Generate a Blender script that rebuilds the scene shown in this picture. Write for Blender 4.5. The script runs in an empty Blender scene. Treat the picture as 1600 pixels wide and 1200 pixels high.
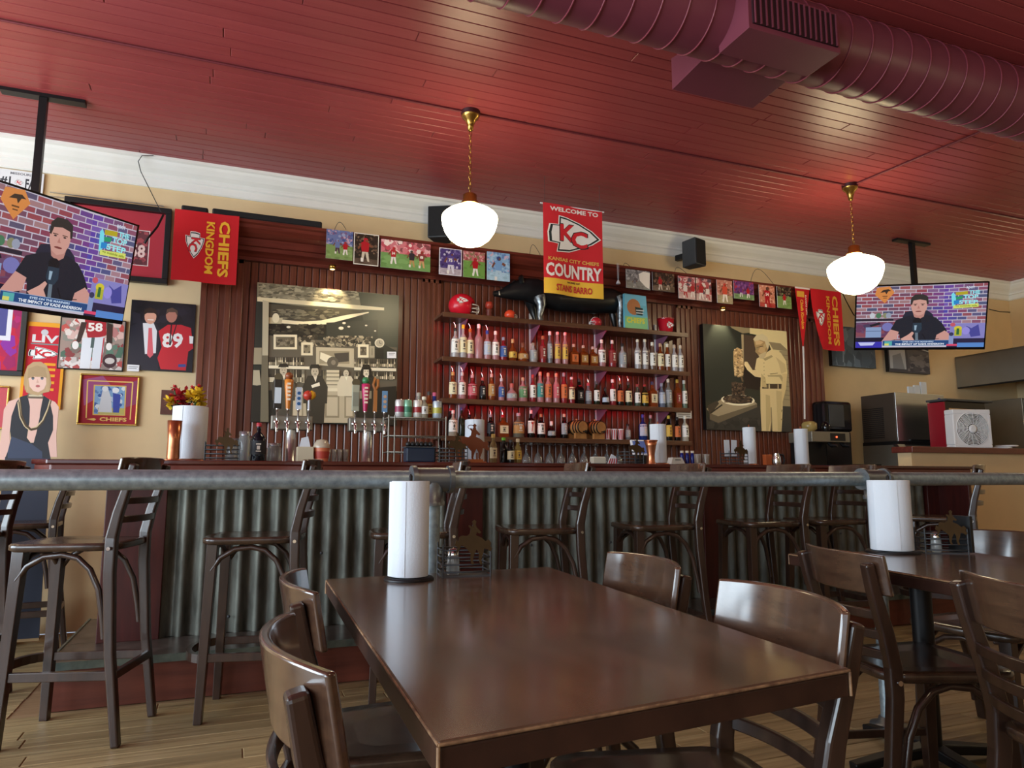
import bpy, bmesh, math, random
import numpy as np
from mathutils import Vector, Matrix

random.seed(7)
S = bpy.context.scene
COL = S.collection

# ------------------------------------------------------------------ camera
F_PX, HOR, VPX, CAM_H = 1110.0, 746.0, 3650.0, 1.05
PITCH = math.atan((HOR - 600) / F_PX)
YAW = math.pi / 2 - math.atan((VPX - 800) / math.hypot(F_PX, HOR - 600))
cd = bpy.data.cameras.new('camera'); cam = bpy.data.objects.new('camera', cd); COL.objects.link(cam)
cd.sensor_fit = 'HORIZONTAL'; cd.sensor_width = 36.0; cd.lens = 36.0 * F_PX / 1600.0
cd.clip_start = 0.02; cd.clip_end = 100
cam.location = (0, 0, CAM_H); cam.rotation_euler = (math.pi / 2 + PITCH, 0, -YAW)
S.camera = cam

# ------------------------------------------------------------------ world, daylight, exposure
w = bpy.data.worlds.new('world'); S.world = w; w.use_nodes = True
w.node_tree.nodes['Background'].inputs[0].default_value = (0.62, 0.78, 1.0, 1)
w.node_tree.nodes['Background'].inputs[1].default_value = 0.6
S.view_settings.view_transform = 'Standard'; S.view_settings.look = 'None'
S.view_settings.gamma = 1.0; S.view_settings.use_curve_mapping = False
S.view_settings.exposure = 0.15
def area_light(name, loc, rot, sx, sy, power, col):
    l = bpy.data.lights.new(name, 'AREA'); l.shape = 'RECTANGLE'; l.size = sx; l.size_y = sy
    l.energy = power; l.color = col
    o = bpy.data.objects.new(name, l); COL.objects.link(o); o.location = loc; o.rotation_euler = rot
    return o
R = math.radians
ROOM_X0, ROOM_X1, ROOM_Y0, WALL_Y, CEIL = -4.4, 8.95, -4.2, 5.80, 3.443
# daylight entering through the three storefront windows of the left wall and the two of the front wall
LEFT_WIN = [(-3.4, -1.4), (-1.0, 1.0), (1.4, 4.5)]
FRONT_WIN = [(-3.2, -0.8)]
WIN_Z = (0.55, 2.95)
for a, b in LEFT_WIN:
    area_light('daylight', (ROOM_X0 - 0.12, (a + b) / 2, sum(WIN_Z) / 2), (0, R(-90), 0), WIN_Z[1] - WIN_Z[0], b - a, 92 * (b - a), (0.75, 0.89, 1.0))
for a, b in FRONT_WIN:
    area_light('daylight', ((a + b) / 2, ROOM_Y0 - 0.12, sum(WIN_Z) / 2), (R(90), 0, 0), b - a, WIN_Z[1] - WIN_Z[0], 30, (0.86, 0.93, 1.0))

# ------------------------------------------------------------------ photo point -> point on a real plane
_fw = Vector((math.sin(YAW) * math.cos(PITCH), math.cos(YAW) * math.cos(PITCH), math.sin(PITCH)))
_rt = Vector((math.cos(YAW), -math.sin(YAW), 0)); _up = _rt.cross(_fw)
def _ray(x, y): return _fw * F_PX + _rt * (x - 800) + _up * (600 - y)
_O = Vector((0, 0, CAM_H))
def at(x, y, Y): r = _ray(x, y); return _O + r * (Y / r.y)
def atz(x, y, Z): r = _ray(x, y); return _O + r * ((Z - CAM_H) / r.z)
def atX(x, y, X): r = _ray(x, y); return _O + r * (X / r.x)

# ------------------------------------------------------------------ colours and materials
def lin(c):
    if isinstance(c, str): c = tuple(int(c[i:i + 2], 16) for i in (0, 2, 4))
    o = []
    for v in c[:3]:
        v = v / 255.0
        o.append(v / 12.92 if v <= 0.04045 else ((v + 0.055) / 1.055) ** 2.4)
    return tuple(o)
MATS = {}
def mat(name, col, rough=0.5, metal=0.0, var=0.0, scale=8.0, stretch=(1, 1, 1), bump=0.0, trans=0.0, alpha=1.0, coat=0.0, emit=0.0, ior=1.45, col2=None, spec=0.5, detail=4.0, coords='Object'):
    if name in MATS: return MATS[name]
    m = bpy.data.materials.new(name); m.use_nodes = True; MATS[name] = m
    nt = m.node_tree; b = nt.nodes['Principled BSDF']
    c = lin(col)
    b.inputs['Base Color'].default_value = (*c, 1); b.inputs['Roughness'].default_value = rough
    b.inputs['Metallic'].default_value = metal; b.inputs['IOR'].default_value = ior
    b.inputs['Specular IOR Level'].default_value = spec
    if coat: b.inputs['Coat Weight'].default_value = coat; b.inputs['Coat Roughness'].default_value = 0.12
    if trans: b.inputs['Transmission Weight'].default_value = trans
    if alpha < 1: b.inputs['Alpha'].default_value = alpha
    if emit:
        b.inputs['Emission Color'].default_value = (*c, 1); b.inputs['Emission Strength'].default_value = emit
    if var or bump or col2:
        tc = nt.nodes.new('ShaderNodeTexCoord'); mp = nt.nodes.new('ShaderNodeMapping')
        mp.inputs['Scale'].default_value = stretch
        nz = nt.nodes.new('ShaderNodeTexNoise'); nz.inputs['Scale'].default_value = scale
        nz.inputs['Detail'].default_value = detail; nz.inputs['Roughness'].default_value = 0.6
        nt.links.new(tc.outputs[coords], mp.inputs[0]); nt.links.new(mp.outputs[0], nz.inputs[0])
        if var or col2:
            rp = nt.nodes.new('ShaderNodeValToRGB')
            c2 = lin(col2) if col2 else tuple(min(1, v * (1 + var)) for v in c)
            c1 = tuple(v * (1 - var) for v in c) if not col2 else c
            rp.color_ramp.elements[0].position = 0.32; rp.color_ramp.elements[1].position = 0.68
            rp.color_ramp.elements[0].color = (*c1, 1); rp.color_ramp.elements[1].color = (*c2, 1)
            nt.links.new(nz.outputs[0], rp.inputs[0]); nt.links.new(rp.outputs[0], b.inputs['Base Color'])
        if bump:
            bp = nt.nodes.new('ShaderNodeBump'); bp.inputs['Strength'].default_value = bump; bp.inputs['Distance'].default_value = 0.01
            nt.links.new(nz.outputs[0], bp.inputs['Height']); nt.links.new(bp.outputs[0], b.inputs['Normal'])
    return m

def print_material(name, rough, emit=0.0):
    m = bpy.data.materials.new(name); m.use_nodes = True; MATS[name] = m
    nt = m.node_tree; b = nt.nodes['Principled BSDF']
    a = nt.nodes.new('ShaderNodeAttribute'); a.attribute_name = 'Col'
    b.inputs['Roughness'].default_value = rough
    if emit:
        b.inputs['Base Color'].default_value = (0.01, 0.01, 0.01, 1)
        nt.links.new(a.outputs['Color'], b.inputs['Emission Color']); b.inputs['Emission Strength'].default_value = emit
    else:
        nt.links.new(a.outputs['Color'], b.inputs['Base Color'])
    return m
print_material('print_matte', 0.75); print_material('print_gloss', 0.3); print_material('screen', 0.25, 0.78)

def plank_material(name, c1, c2, c3, rough, gx, gy, tone=(0.78, 1.18)):
    """wood with long grain along object x; each object gets its own tone"""
    m = bpy.data.materials.new(name); m.use_nodes = True; MATS[name] = m
    nt = m.node_tree; b = nt.nodes['Principled BSDF']; b.inputs['Roughness'].default_value = rough
    tc = nt.nodes.new('ShaderNodeTexCoord'); oi = nt.nodes.new('ShaderNodeObjectInfo')
    ad = nt.nodes.new('ShaderNodeVectorMath'); ad.operation = 'ADD'
    sc = nt.nodes.new('ShaderNodeVectorMath'); sc.operation = 'SCALE'; sc.inputs[3].default_value = 37.0
    cx = nt.nodes.new('ShaderNodeCombineXYZ')
    for i in range(3): nt.links.new(oi.outputs['Random'], cx.inputs[i])
    nt.links.new(cx.outputs[0], sc.inputs[0]); nt.links.new(tc.outputs['Object'], ad.inputs[0]); nt.links.new(sc.outputs[0], ad.inputs[1])
    mp = nt.nodes.new('ShaderNodeMapping'); mp.inputs['Scale'].default_value = (gx, gy, gy)
    nt.links.new(ad.outputs[0], mp.inputs[0])
    nz = nt.nodes.new('ShaderNodeTexNoise'); nz.inputs['Scale'].default_value = 1.0; nz.inputs['Detail'].default_value = 6; nz.inputs['Roughness'].default_value = 0.65
    nz.inputs['Distortion'].default_value = 0.4
    nt.links.new(mp.outputs[0], nz.inputs[0])
    rp = nt.nodes.new('ShaderNodeValToRGB'); e = rp.color_ramp.elements
    e[0].position = 0.3; e[0].color = (*lin(c1), 1); e[1].position = 0.72; e[1].color = (*lin(c3), 1)
    n = e.new(0.5); n.color = (*lin(c2), 1)
    nt.links.new(nz.outputs[0], rp.inputs[0])
    hsv = nt.nodes.new('ShaderNodeHueSaturation'); mr = nt.nodes.new('ShaderNodeMapRange')
    mr.inputs[3].default_value = tone[0]; mr.inputs[4].default_value = tone[1]
    nt.links.new(oi.outputs['Random'], mr.inputs[0]); nt.links.new(mr.outputs[0], hsv.inputs['Value'])
    nt.links.new(rp.outputs[0], hsv.inputs['Color']); nt.links.new(hsv.outputs[0], b.inputs['Base Color'])
    bp = nt.nodes.new('ShaderNodeBump'); bp.inputs['Strength'].default_value = 0.25; bp.inputs['Distance'].default_value = 0.002
    nt.links.new(nz.outputs[0], bp.inputs['Height']); nt.links.new(bp.outputs[0], b.inputs['Normal'])
    return m
plank_material('floor_wood', '725f40', '937e58', 'ae9a72', 0.42, 1.6, 42)
plank_material('ceiling_paint', '8f393c', '963f42', '9d4547', 0.36, 1.0, 20, (0.95, 1.05))

mat('wall_paint', 'd9bf94', 0.8, var=0.04, scale=3, bump=0.03)
mat('white_paint', 'e6e5df', 0.55, var=0.02, scale=5)
mat('mahogany', '5c2c20', 0.33, col2='74402c', scale=1.0, stretch=(40, 40, 3), coat=0.15)
mat('mahogany_h', '58241c', 0.3, col2='6e3226', scale=1.0, stretch=(3, 40, 40), coat=0.2)
mat('groove', '1c0a08', 0.6)
mat('kick_red', '54271b', 0.45, col2='6b3526', scale=1.0, stretch=(2, 20, 20))
mat('walnut', '291b15', 0.28, col2='3b281f', scale=1.0, stretch=(30, 30, 5), coat=0.4)
mat('walnut_seat', '2e211a', 0.25, col2='483527', scale=14.0, coat=0.3)
mat('walnut_rail', '3d2a20', 0.2, col2='543c2c', scale=1.0, stretch=(5, 40, 40), coat=0.9)
mat('table_wood', '4b392c', 0.2, col2='664e3c', scale=2.2, stretch=(4, 1.2, 1), coat=0.35, detail=8)
mat('table_edge', '261511', 0.35, col2='3a241b', scale=9.0)
mat('worn_edge', '9a7a58', 0.5, col2='54392a', scale=40.0)
mat('galvanised', '7d8b91', 0.4, 0.6, col2='a2b0b6', scale=38.0)
mat('corrugated_zinc', '45433b', 0.5, 0.5, col2='75766c', scale=5.0, stretch=(3, 3, 0.8), detail=8)
mat('step_metal', '586460', 0.35, 0.7, col2='76827c', scale=12)
mat('black_metal', '141416', 0.4, 0.3)
mat('black_plastic', '121214', 0.45)
mat('black_gloss', '0d0d10', 0.15)
mat('dark_grey', '3a3d40', 0.55, var=0.1)
mat('steel', 'b5b6b4', 0.28, 0.95, var=0.05, scale=3, stretch=(1, 1, 30))
mat('steel_dull', '8f8b80', 0.45, 0.8, var=0.08, scale=2)
mat('chrome', 'd8d8d8', 0.12, 1.0)
mat('brass', 'b08a45', 0.25, 0.95)
mat('copper', 'b87350', 0.28, 0.9, var=0.15, scale=20)
mat('paper', 'd2d8de', 0.85, bump=0.15, scale=140)
mat('white_plastic', 'e4e6ea', 0.4)
mat('duct_paint', '6e3340', 0.42, var=0.05, scale=4)
mat('cloth_red', 'c4141f', 0.8)
gg = mat('globe_glass', 'fff4c8', 0.25, emit=15.0)
gg.node_tree.nodes['Principled BSDF'].inputs['Emission Color'].default_value = (1.0, 0.83, 0.50, 1)
mat('led_red', 'ff1030', 0.4, emit=10.0)
mat('acrylic', 'b87a9a', 0.15, trans=0.5, alpha=0.75)
mat('clear_glass', 'eef2f2', 0.05, trans=0.9, ior=1.3)
mat('cardboard', 'a88860', 0.8)
mat('window_glass', 'eef4f8', 0.02, trans=1.0, ior=1.0)
def cmat(col, rough=0.5, metal=0.0):
    return mat('paint_%s_%d_%d' % (col, int(rough * 100), int(metal * 100)), col, rough, metal)
def gmat(col):   # tinted bottle glass with its drink
    return mat('bottle_glass_' + col, col, 0.08, trans=0.45, ior=1.35, spec=0.6)

# ------------------------------------------------------------------ mesh builder
class MB:
    def __init__(s): s.v = []; s.f = []; s.m = []; s.s = []
    def add(s, verts, faces, mi=0, smooth=False):
        o = len(s.v); s.v += [tuple(p) for p in verts]
        for f in faces: s.f.append(tuple(i + o for i in f)); s.m.append(mi); s.s.append(smooth)
        return s
    def box(s, c, d, rot=None, mi=0):
        x, y, z = d[0] / 2, d[1] / 2, d[2] / 2
        P = [Vector(p) for p in ((-x,-y,-z),(x,-y,-z),(x,y,-z),(-x,y,-z),(-x,-y,z),(x,-y,z),(x,y,z),(-x,y,z))]
        if rot is not None: P = [rot @ p for p in P]
        P = [p + Vector(c) for p in P]
        return s.add(P, [(0,3,2,1),(4,5,6,7),(0,1,5,4),(1,2,6,5),(2,3,7,6),(3,0,4,7)], mi)
    def b2(s, x0, x1, y0, y1, z0, z1, mi=0):
        return s.box(((x0+x1)/2, (y0+y1)/2, (z0+z1)/2), (abs(x1-x0), abs(y1-y0), abs(z1-z0)), None, mi)
    def tube(s, path, r, seg=8, closed=False, mi=0, sx=1.0, upv=None, square=False):
        P = [Vector(p) for p in path]; n = len(P); rr = r if isinstance(r, (list, tuple)) else [r] * n
        rings = []; prev = None
        for i in range(n):
            a = P[i - 1] if (i > 0 or closed) else P[0]; b = P[(i + 1) % n] if (i < n - 1 or closed) else P[-1]
            t = (b - a).normalized() if (b - a).length > 1e-9 else Vector((0, 0, 1))
            if prev is None:
                u = Vector(upv) if upv is not None else (Vector((0, 0, 1)) if abs(t.z) < 0.9 else Vector((1, 0, 0)))
            else: u = prev
            u = (u - t * u.dot(t)); u.normalize(); prev = u; w_ = t.cross(u)
            ring = []
            for k in range(seg):
                an = 2 * math.pi * (k + (0.5 if square else 0)) / seg
                ring.append(P[i] + u * math.cos(an) * rr[i] + w_ * math.sin(an) * rr[i] * sx)
            rings.append(ring)
        V = [p for g in rings for p in g]; Fc = []
        m_ = n if closed else n - 1
        for i in range(m_):
            for k in range(seg):
                a = i * seg + k; b = i * seg + (k + 1) % seg; c = ((i + 1) % n) * seg + (k + 1) % seg; d = ((i + 1) % n) * seg + k
                Fc.append((a, b, c, d))
        s.add(V, Fc, mi, not square)
        if not closed:
            s.add(rings[0], [tuple(range(seg))[::-1]], mi); s.add(rings[-1], [tuple(range(seg))], mi)
        return s
    def bar(s, path, wd, th, upv, mi=0):
        """rectangular section along a path: th along upv, wd across"""
        P = [Vector(p) for p in path]; n = len(P); V = []
        for i in range(n):
            a = P[max(0, i - 1)]; b = P[min(n - 1, i + 1)]; t = (b - a).normalized()
            u = Vector(upv); u = (u - t * u.dot(t)).normalized(); w_ = t.cross(u)
            W = wd[i] if isinstance(wd, (list, tuple)) else wd; T = th[i] if isinstance(th, (list, tuple)) else th
            V += [P[i] + u*T/2 + w_*W/2, P[i] - u*T/2 + w_*W/2, P[i] - u*T/2 - w_*W/2, P[i] + u*T/2 - w_*W/2]
        Fc = [(i*4+k, i*4+(k+1)%4, i*4+4+(k+1)%4, i*4+4+k) for i in range(n-1) for k in range(4)]
        Fc += [(3, 2, 1, 0), (n*4-4, n*4-3, n*4-2, n*4-1)]
        return s.add(V, Fc, mi)
    def lathe(s, prof, seg=16, c=(0, 0, 0), mi=0, rot=None, cap=True, smooth=True):
        V = []; n = len(prof)
        for r, z in prof:
            for k in range(seg):
                a = 2 * math.pi * k / seg; V.append(Vector((r * math.cos(a), r * math.sin(a), z)))
        if rot is not None: V = [rot @ p for p in V]
        V = [p + Vector(c) for p in V]
        Fc = [(i*seg+k, i*seg+(k+1)%seg, (i+1)*seg+(k+1)%seg, (i+1)*seg+k) for i in range(n-1) for k in range(seg)]
        s.add(V, Fc, mi, smooth)
        if cap:
            s.add(V[:seg], [tuple(range(seg))[::-1]], mi); s.add(V[-seg:], [tuple(range(seg))], mi)
        return s
    def prism(s, pts, d, o=(0,0,0), ex=(1,0,0), ey=(0,0,1), mi=0):
        """polygon pts (a,b) in the frame ex,ey at o, extruded by vector d"""
        o = Vector(o); ex = Vector(ex); ey = Vector(ey); d = Vector(d); n = len(pts)
        A = [o + ex * a + ey * b for a, b in pts]; B = [p + d for p in A]
        nrm = ex.cross(ey); ar = sum(pts[i][0]*pts[(i+1)%n][1]-pts[(i+1)%n][0]*pts[i][1] for i in range(n))
        flip = (nrm.dot(d) > 0) == (ar > 0)
        f0 = tuple(range(n)); f1 = tuple(range(n, 2*n))
        Fc = [f0[::-1] if flip else f0, f1 if flip else f1[::-1]]
        for i in range(n):
            j = (i + 1) % n; q = (i, j, n + j, n + i)
            Fc.append(q if flip else q[::-1])
        return s.add(A + B, Fc, mi)
    def build(s, name, m, parent=None, off=None, bevel=0, bseg=2):
        me = bpy.data.meshes.new(name)
        V = s.v
        if off is None and parent is not None: off = parent.get('_o')
        if off is not None: V = [(p[0]-off[0], p[1]-off[1], p[2]-off[2]) for p in V]
        me.from_pydata(V, [], s.f)
        ms = m if isinstance(m, (list, tuple)) else [m]
        for k in ms: me.materials.append(MATS[k] if isinstance(k, str) else k)
        me.polygons.foreach_set('material_index', s.m); me.polygons.foreach_set('use_smooth', s.s); me.update()
        if any(s.s) and getattr(s, 'sharp', 0): me.set_sharp_from_angle(angle=R(s.sharp))
        o = bpy.data.objects.new(name, me); COL.objects.link(o)
        if parent is not None: o.parent = parent
        if bevel:
            b = o.modifiers.new('bevel', 'BEVEL'); b.width = bevel; b.segments = bseg; b.limit_method = 'ANGLE'; b.angle_limit = R(40)
        return o

_OFFS = {}
def thing(name, label, cat, loc=(0, 0, 0), rotz=0, group=None, world=False):
    o = bpy.data.objects.new(name, None); COL.objects.link(o); o.empty_display_size = 0.05
    o.location = loc; o.rotation_euler = (0, 0, rotz); o['label'] = label; o['category'] = cat
    if group: o['group'] = group
    if world: _OFFS[o.name] = tuple(loc)
    return o
def part(mb, name, m, parent, bevel=0, bseg=2):
    """build a mesh given in world coordinates under a thing placed at its base"""
    root = parent
    off = None
    while root is not None:
        if root.name in _OFFS: off = _OFFS[root.name]; break
        root = root.parent
    return mb.build(name, m, parent, off, bevel, bseg)
def tag(o, label, cat, group=None):
    o['label'] = label; o['category'] = cat
    if group: o['group'] = group
    return o
def single(mb, name, m, label, cat, loc, group=None, bevel=0):
    o = mb.build(name, m, None, loc, bevel); o.location = loc
    return tag(o, label, cat, group)
def struct(o): o['kind'] = 'structure'; return o
def copy_tree(o, parent=None):
    c = o.copy(); COL.objects.link(c)
    if parent is not None: c.parent = parent
    for ch in list(o.children): copy_tree(ch, c)
    return c
ORD = ['', 'first', 'second', 'third', 'fourth', 'fifth', 'sixth', 'seventh', 'eighth', 'ninth', 'tenth', 'eleventh', 'twelfth', 'thirteenth', 'fourteenth', 'fifteenth', 'sixteenth', 'seventeenth', 'eighteenth', 'nineteenth', 'twentieth', 'twenty-first', 'twenty-second', 'twenty-third', 'twenty-fourth', 'twenty-fifth', 'twenty-sixth', 'twenty-seventh', 'twenty-eighth', 'twenty-ninth', 'thirtieth']

# ------------------------------------------------------------------ lettering and flat print
TEXTS = ['WELCOME TO', 'K', 'C', 'KC', 'KANSAS CITY CHIEFS', 'COUNTRY', 'HOME OF', 'STANS BARRO', 'CHIEFS', 'KINGDOM', 'THE', 'TOP', 'STEP', 'ROOT', 'EYES ON THE MARINERS', 'THE IMPACT OF KADE ANDERSON', '#1', 'FAN', 'LIV', '89', '58', '7', 'NEXT', 'go outside safe', 'Chiefs Kingdom', '54', '75', '8', '34', 'KANSAS CITY', 'Super Bowl', 'MISSOURI']
_TX = {}
def prepare_texts():
    obs = []
    for t in TEXTS:
        c = bpy.data.curves.new('t', 'FONT'); c.body = t; c.fill_mode = 'FRONT'; c.resolution_u = 2; c.offset = 0.034
        o = bpy.data.objects.new('t', c); COL.objects.link(o); obs.append((t, o, c))
    dg = bpy.context.evaluated_depsgraph_get(); dg.update()
    for t, o, c in obs:
        me = bpy.data.meshes.new_from_object(o.evaluated_get(dg))
        V = [(v.co.x, v.co.y) for v in me.vertices]; Fc = [tuple(p.vertices) for p in me.polygons]
        x0 = min(p[0] for p in V); x1 = max(p[0] for p in V); y0 = min(p[1] for p in V); y1 = max(p[1] for p in V)
        _TX[t] = ([((p[0]-x0)/(x1-x0) - 0.5, (p[1]-y0)/(y1-y0) - 0.5) for p in V], Fc, (x1-x0)/(y1-y0))
        bpy.data.objects.remove(o); bpy.data.curves.remove(c); bpy.data.meshes.remove(me)
prepare_texts()

class Panel:
    """flat print on a rectangle: u to the right, v down, both 0..1"""
    def __init__(s, o, ex, ey, n):
        s.o = Vector(o); s.ex = Vector(ex); s.ey = Vector(ey); s.n = Vector(n).normalized()
        s.v = []; s.f = []; s.c = []; s.k = 0; s.H = None; s.asp = s.ex.length / s.ey.length; s.warp = None; s.dk = 0.00004
    def pt(s, u, v, k): 
        d = 0.0006 + k * s.dk
        return s.o + s.ex * u + s.ey * v + s.n * d
    def trace(s, quad):
        """points given later are in a picture frame whose corners (tl,tr,br,bl) are quad"""
        A = []; 
        for (x, y), (u, v) in zip(quad, ((0,0),(1,0),(1,1),(0,1))):
            A.append([x, y, 1, 0, 0, 0, -u*x, -u*y, -u]); A.append([0, 0, 0, x, y, 1, -v*x, -v*y, -v])
        s.H = np.linalg.svd(np.array(A, float))[2][-1].reshape(3, 3)
    def uv(s, p):
        if s.H is None: return p
        q = s.H @ np.array([p[0], p[1], 1.0]); return (min(1, max(0, q[0]/q[2])), min(1, max(0, q[1]/q[2])))
    def raw(s, pts, faces, col):
        o = len(s.v); s.v += [s.pt(u, v, s.k) for u, v in pts]
        for f in faces: s.f.append(tuple(i + o for i in f)); s.c.append((*lin(col), 1))
    def poly(s, pts, col):
        s.k += 1; P = [s.uv(p) for p in pts]; s.raw(P, [tuple(range(len(P)))[::-1]], col)
    def rect(s, a, b, c, d, col): s.poly([(a, b), (c, b), (c, d), (a, d)], col)
    def grid(s, col, nx, ny):
        P = [(i/nx, j/ny) for j in range(ny+1) for i in range(nx+1)]
        s.raw(P, [(j*(nx+1)+i, (j+1)*(nx+1)+i, (j+1)*(nx+1)+i+1, j*(nx+1)+i+1) for j in range(ny) for i in range(nx)], col)
    def ell(s, cx, cy, rx, ry, col, n=14, rot=0):
        P = []
        for i in range(n):
            a = 2*math.pi*i/n; x = rx*math.cos(a); y = ry*math.sin(a)
            P.append((cx + x*math.cos(rot) - y*math.sin(rot), cy + x*math.sin(rot) + y*math.cos(rot)))
        s.poly(P, col)
    def line(s, pts, wd, col):
        for a, b in zip(pts, pts[1:]):
            dx, dy = b[0]-a[0], b[1]-a[1]; L = math.hypot(dx, dy) or 1; nx, ny = -dy/L*wd/2, dx/L*wd/2
            s.poly([(a[0]+nx, a[1]+ny), (b[0]+nx, b[1]+ny), (b[0]-nx, b[1]-ny), (a[0]-nx, a[1]-ny)], col)
    def blobs(s, a, b, c, d, cols, n, sz, rng, asp=1.0):
        for i in range(n):
            s.k += .3
            x = rng.uniform(a, c); y = rng.uniform(b, d); r = sz * rng.uniform(0.5, 1.2); k = rng.uniform(0, 6)
            P = [s.uv((min(c, max(a, x + r*math.cos(k+j*1.257))), min(d, max(b, y + r*asp*math.sin(k+j*1.257))))) for j in range(5)]
            s.raw(P, [(4, 3, 2, 1, 0)], rng.choice(cols))
    def text(s, t, cx, cy, wd, ht, col, rot=0, slant=0):
        """wd, ht: extent along and across the writing, in frame units (u units / v units when rot=0)"""
        s.k += 1; V, Fc, a = _TX[t]; P = []
        for x, y in V:
            X = x*wd + slant*y*ht; Y = -y*ht
            if rot == 90: X, Y = -Y, X        # reads downwards
            P.append(s.uv((cx + X, cy + Y)))
        o = len(s.v); s.v += [s.pt(u, v, s.k) for u, v in P]
        for f in Fc: s.f.append(tuple(i + o for i in f)); s.c.append((*lin(col), 1))
    def arrowhead(s, cx, cy, wd, ht, rot=0, red='d3202f', ring='1c2a2a', kc=True):
        A = [(.21,0),(.36,.03),(.6,.13),(.84,.29),(1,.48),(.84,.64),(.6,.79),(.4,.9),(.16,.93),(.19,.72),(.01,.7),(0,.45),(.035,.24),(.2,.23)]
        def T(p, g):
            x = (p[0]-.48)*wd*g; y = (p[1]-.47)*ht*g
            if rot == 90: x, y = -y, x
            return (cx + x, cy + y)
        s.poly([T(p, 1.06) for p in A], 'f2f2f0'); s.poly([T(p, 1.0) for p in A], ring); s.poly([T(p, .9) for p in A], 'ececea')
        if kc:
            def q(x, y):
                X, Y = (x-.48)*wd, (y-.47)*ht
                return (cx - Y, cy + X) if rot == 90 else (cx + X, cy + Y)
            for t, x, y, a, b in (('K', .37, .42, .3, .44), ('C', .6, .56, .32, .44)):
                X, Y = q(x, y)
                s.text(t, X, Y, a*wd*1.12, b*ht*1.1, ring, rot); s.text(t, X, Y, a*wd, b*ht, red, rot)
    def build(s, parent, m='print_matte', name='print'):
        me = bpy.data.meshes.new(name)
        root = parent; off = (0, 0, 0)
        while root is not None:
            if root.name in _OFFS: off = _OFFS[root.name]; break
            root = root.parent
        me.from_pydata([tuple(p - Vector(off)) for p in s.v], [], s.f)
        at_ = me.attributes.new('Col', 'FLOAT_COLOR', 'FACE')
        at_.data.foreach_set('color', [x for c in s.c for x in c])
        me.materials.append(MATS[m]); me.update()
        # make every face look along the panel's normal
        bm = bmesh.new(); bm.from_mesh(me)
        fl = [f for f in bm.faces if f.normal.dot(s.n) < 0]
        if fl: bmesh.ops.reverse_faces(bm, faces=fl)
        if s.warp:      # cloth: cut the print finely and lay it on the folds
            bmesh.ops.triangulate(bm, faces=bm.faces)
            for _ in range(6):
                es = [e for e in bm.edges if e.calc_length() > 0.035]
                if not es: break
                bmesh.ops.subdivide_edges(bm, edges=es, cuts=1); bmesh.ops.triangulate(bm, faces=bm.faces)
            O_ = s.o - Vector(off)
            for q in bm.verts:
                d = q.co - O_; q.co += s.n * s.warp(d.dot(s.ex) / s.ex.length_squared, d.dot(s.ey) / s.ey.length_squared)
        bm.to_mesh(me); bm.free()
        o = bpy.data.objects.new(name, me); COL.objects.link(o); o.parent = parent
        return o

# ================================================================== THE SETTING
# ---- floor: slab with separate boards where they can be told apart
def plank_base(name, c1, c2, w_, ax):
    m = bpy.data.materials.new(name); m.use_nodes = True; MATS[name] = m
    return m
fl = struct(MB().b2(ROOM_X0, ROOM_X1, ROOM_Y0, WALL_Y, -0.06, -0.004).build('floor', mat('floor_far', '7d6243', 0.45, col2='94795a', scale=1.0, stretch=(1.5, 30, 1), bump=0.1)))
rng = random.Random(3)
BW = 0.105
def boards(parent, name, m, xr, yr, bw, gap, lens, z0, z1):
    meshes = {}
    y = yr[0]
    while y < yr[1] - 1e-6:
        x = xr[0] - rng.uniform(0, lens[-1] * 0.8)
        while x < xr[1]:
            L = rng.choice(lens)
            a = max(x, xr[0]); b = min(x + L, xr[1]); key = round(b - a, 2)
            if key > 0.06:
                if key not in meshes:
                    h = key / 2 - gap * 0.7; t = bw / 2 - gap / 2; c = 0.0025; dn = z0 < z1
                    zz0, zz1 = (0, z1 - z0)
                    mb = MB()
                    V = [(-h, -t, 0), (h, -t, 0), (h, t, 0), (-h, t, 0)]
                    zt = z1 - z0; cz = 0.002 if zt > 0 else -0.002
                    V += [(-h, -t, zt - cz), (h, -t, zt - cz), (h, t, zt - cz), (-h, t, zt - cz)]
                    V += [(-h + c, -t + c, zt), (h - c, -t + c, zt), (h - c, t - c, zt), (-h + c, t - c, zt)]
                    Fc = [(3, 2, 1, 0)] + [(i, (i+1) % 4, 4 + (i+1) % 4, 4 + i) for i in range(4)] + [(4+i, 4+(i+1) % 4, 8+(i+1) % 4, 8+i) for i in range(4)] + [(8, 9, 10, 11)]
                    if zt < 0: Fc = [f[::-1] for f in Fc]
                    mb.add(V, Fc)
                    o = mb.build(name, m, parent); meshes[key] = o.data
                else:
                    o = bpy.data.objects.new(name, meshes[key]); COL.objects.link(o); o.parent = parent
                o.location = ((a + b) / 2, y + bw / 2, z0)
            x += L
        y += bw
boards(fl, 'floor_board', 'floor_wood', (-1.9, 4.6), (1.55, 3.86), BW, 0.003, (1.2, 1.5, 1.9), -0.004, 0.0)
boards(fl, 'floor_board', 'floor_wood', (-3.2, -0.86), (3.86, 5.75), BW, 0.003, (1.2, 1.5), -0.004, 0.0)
# ---- ceiling of narrow painted boards
ce = struct(MB().b2(ROOM_X0, ROOM_X1, ROOM_Y0, WALL_Y, CEIL + 0.006, CEIL + 0.12).build('ceiling', mat('ceiling_far', '8e4248', 0.4, var=0.06, scale=2)))
boards(ce, 'ceiling_board', 'ceiling_paint', (-2.6, 8.9), (2.0, 5.79), 0.0885, 0.004, (2.4, 3.0, 3.6), CEIL + 0.006, CEIL)
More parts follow.
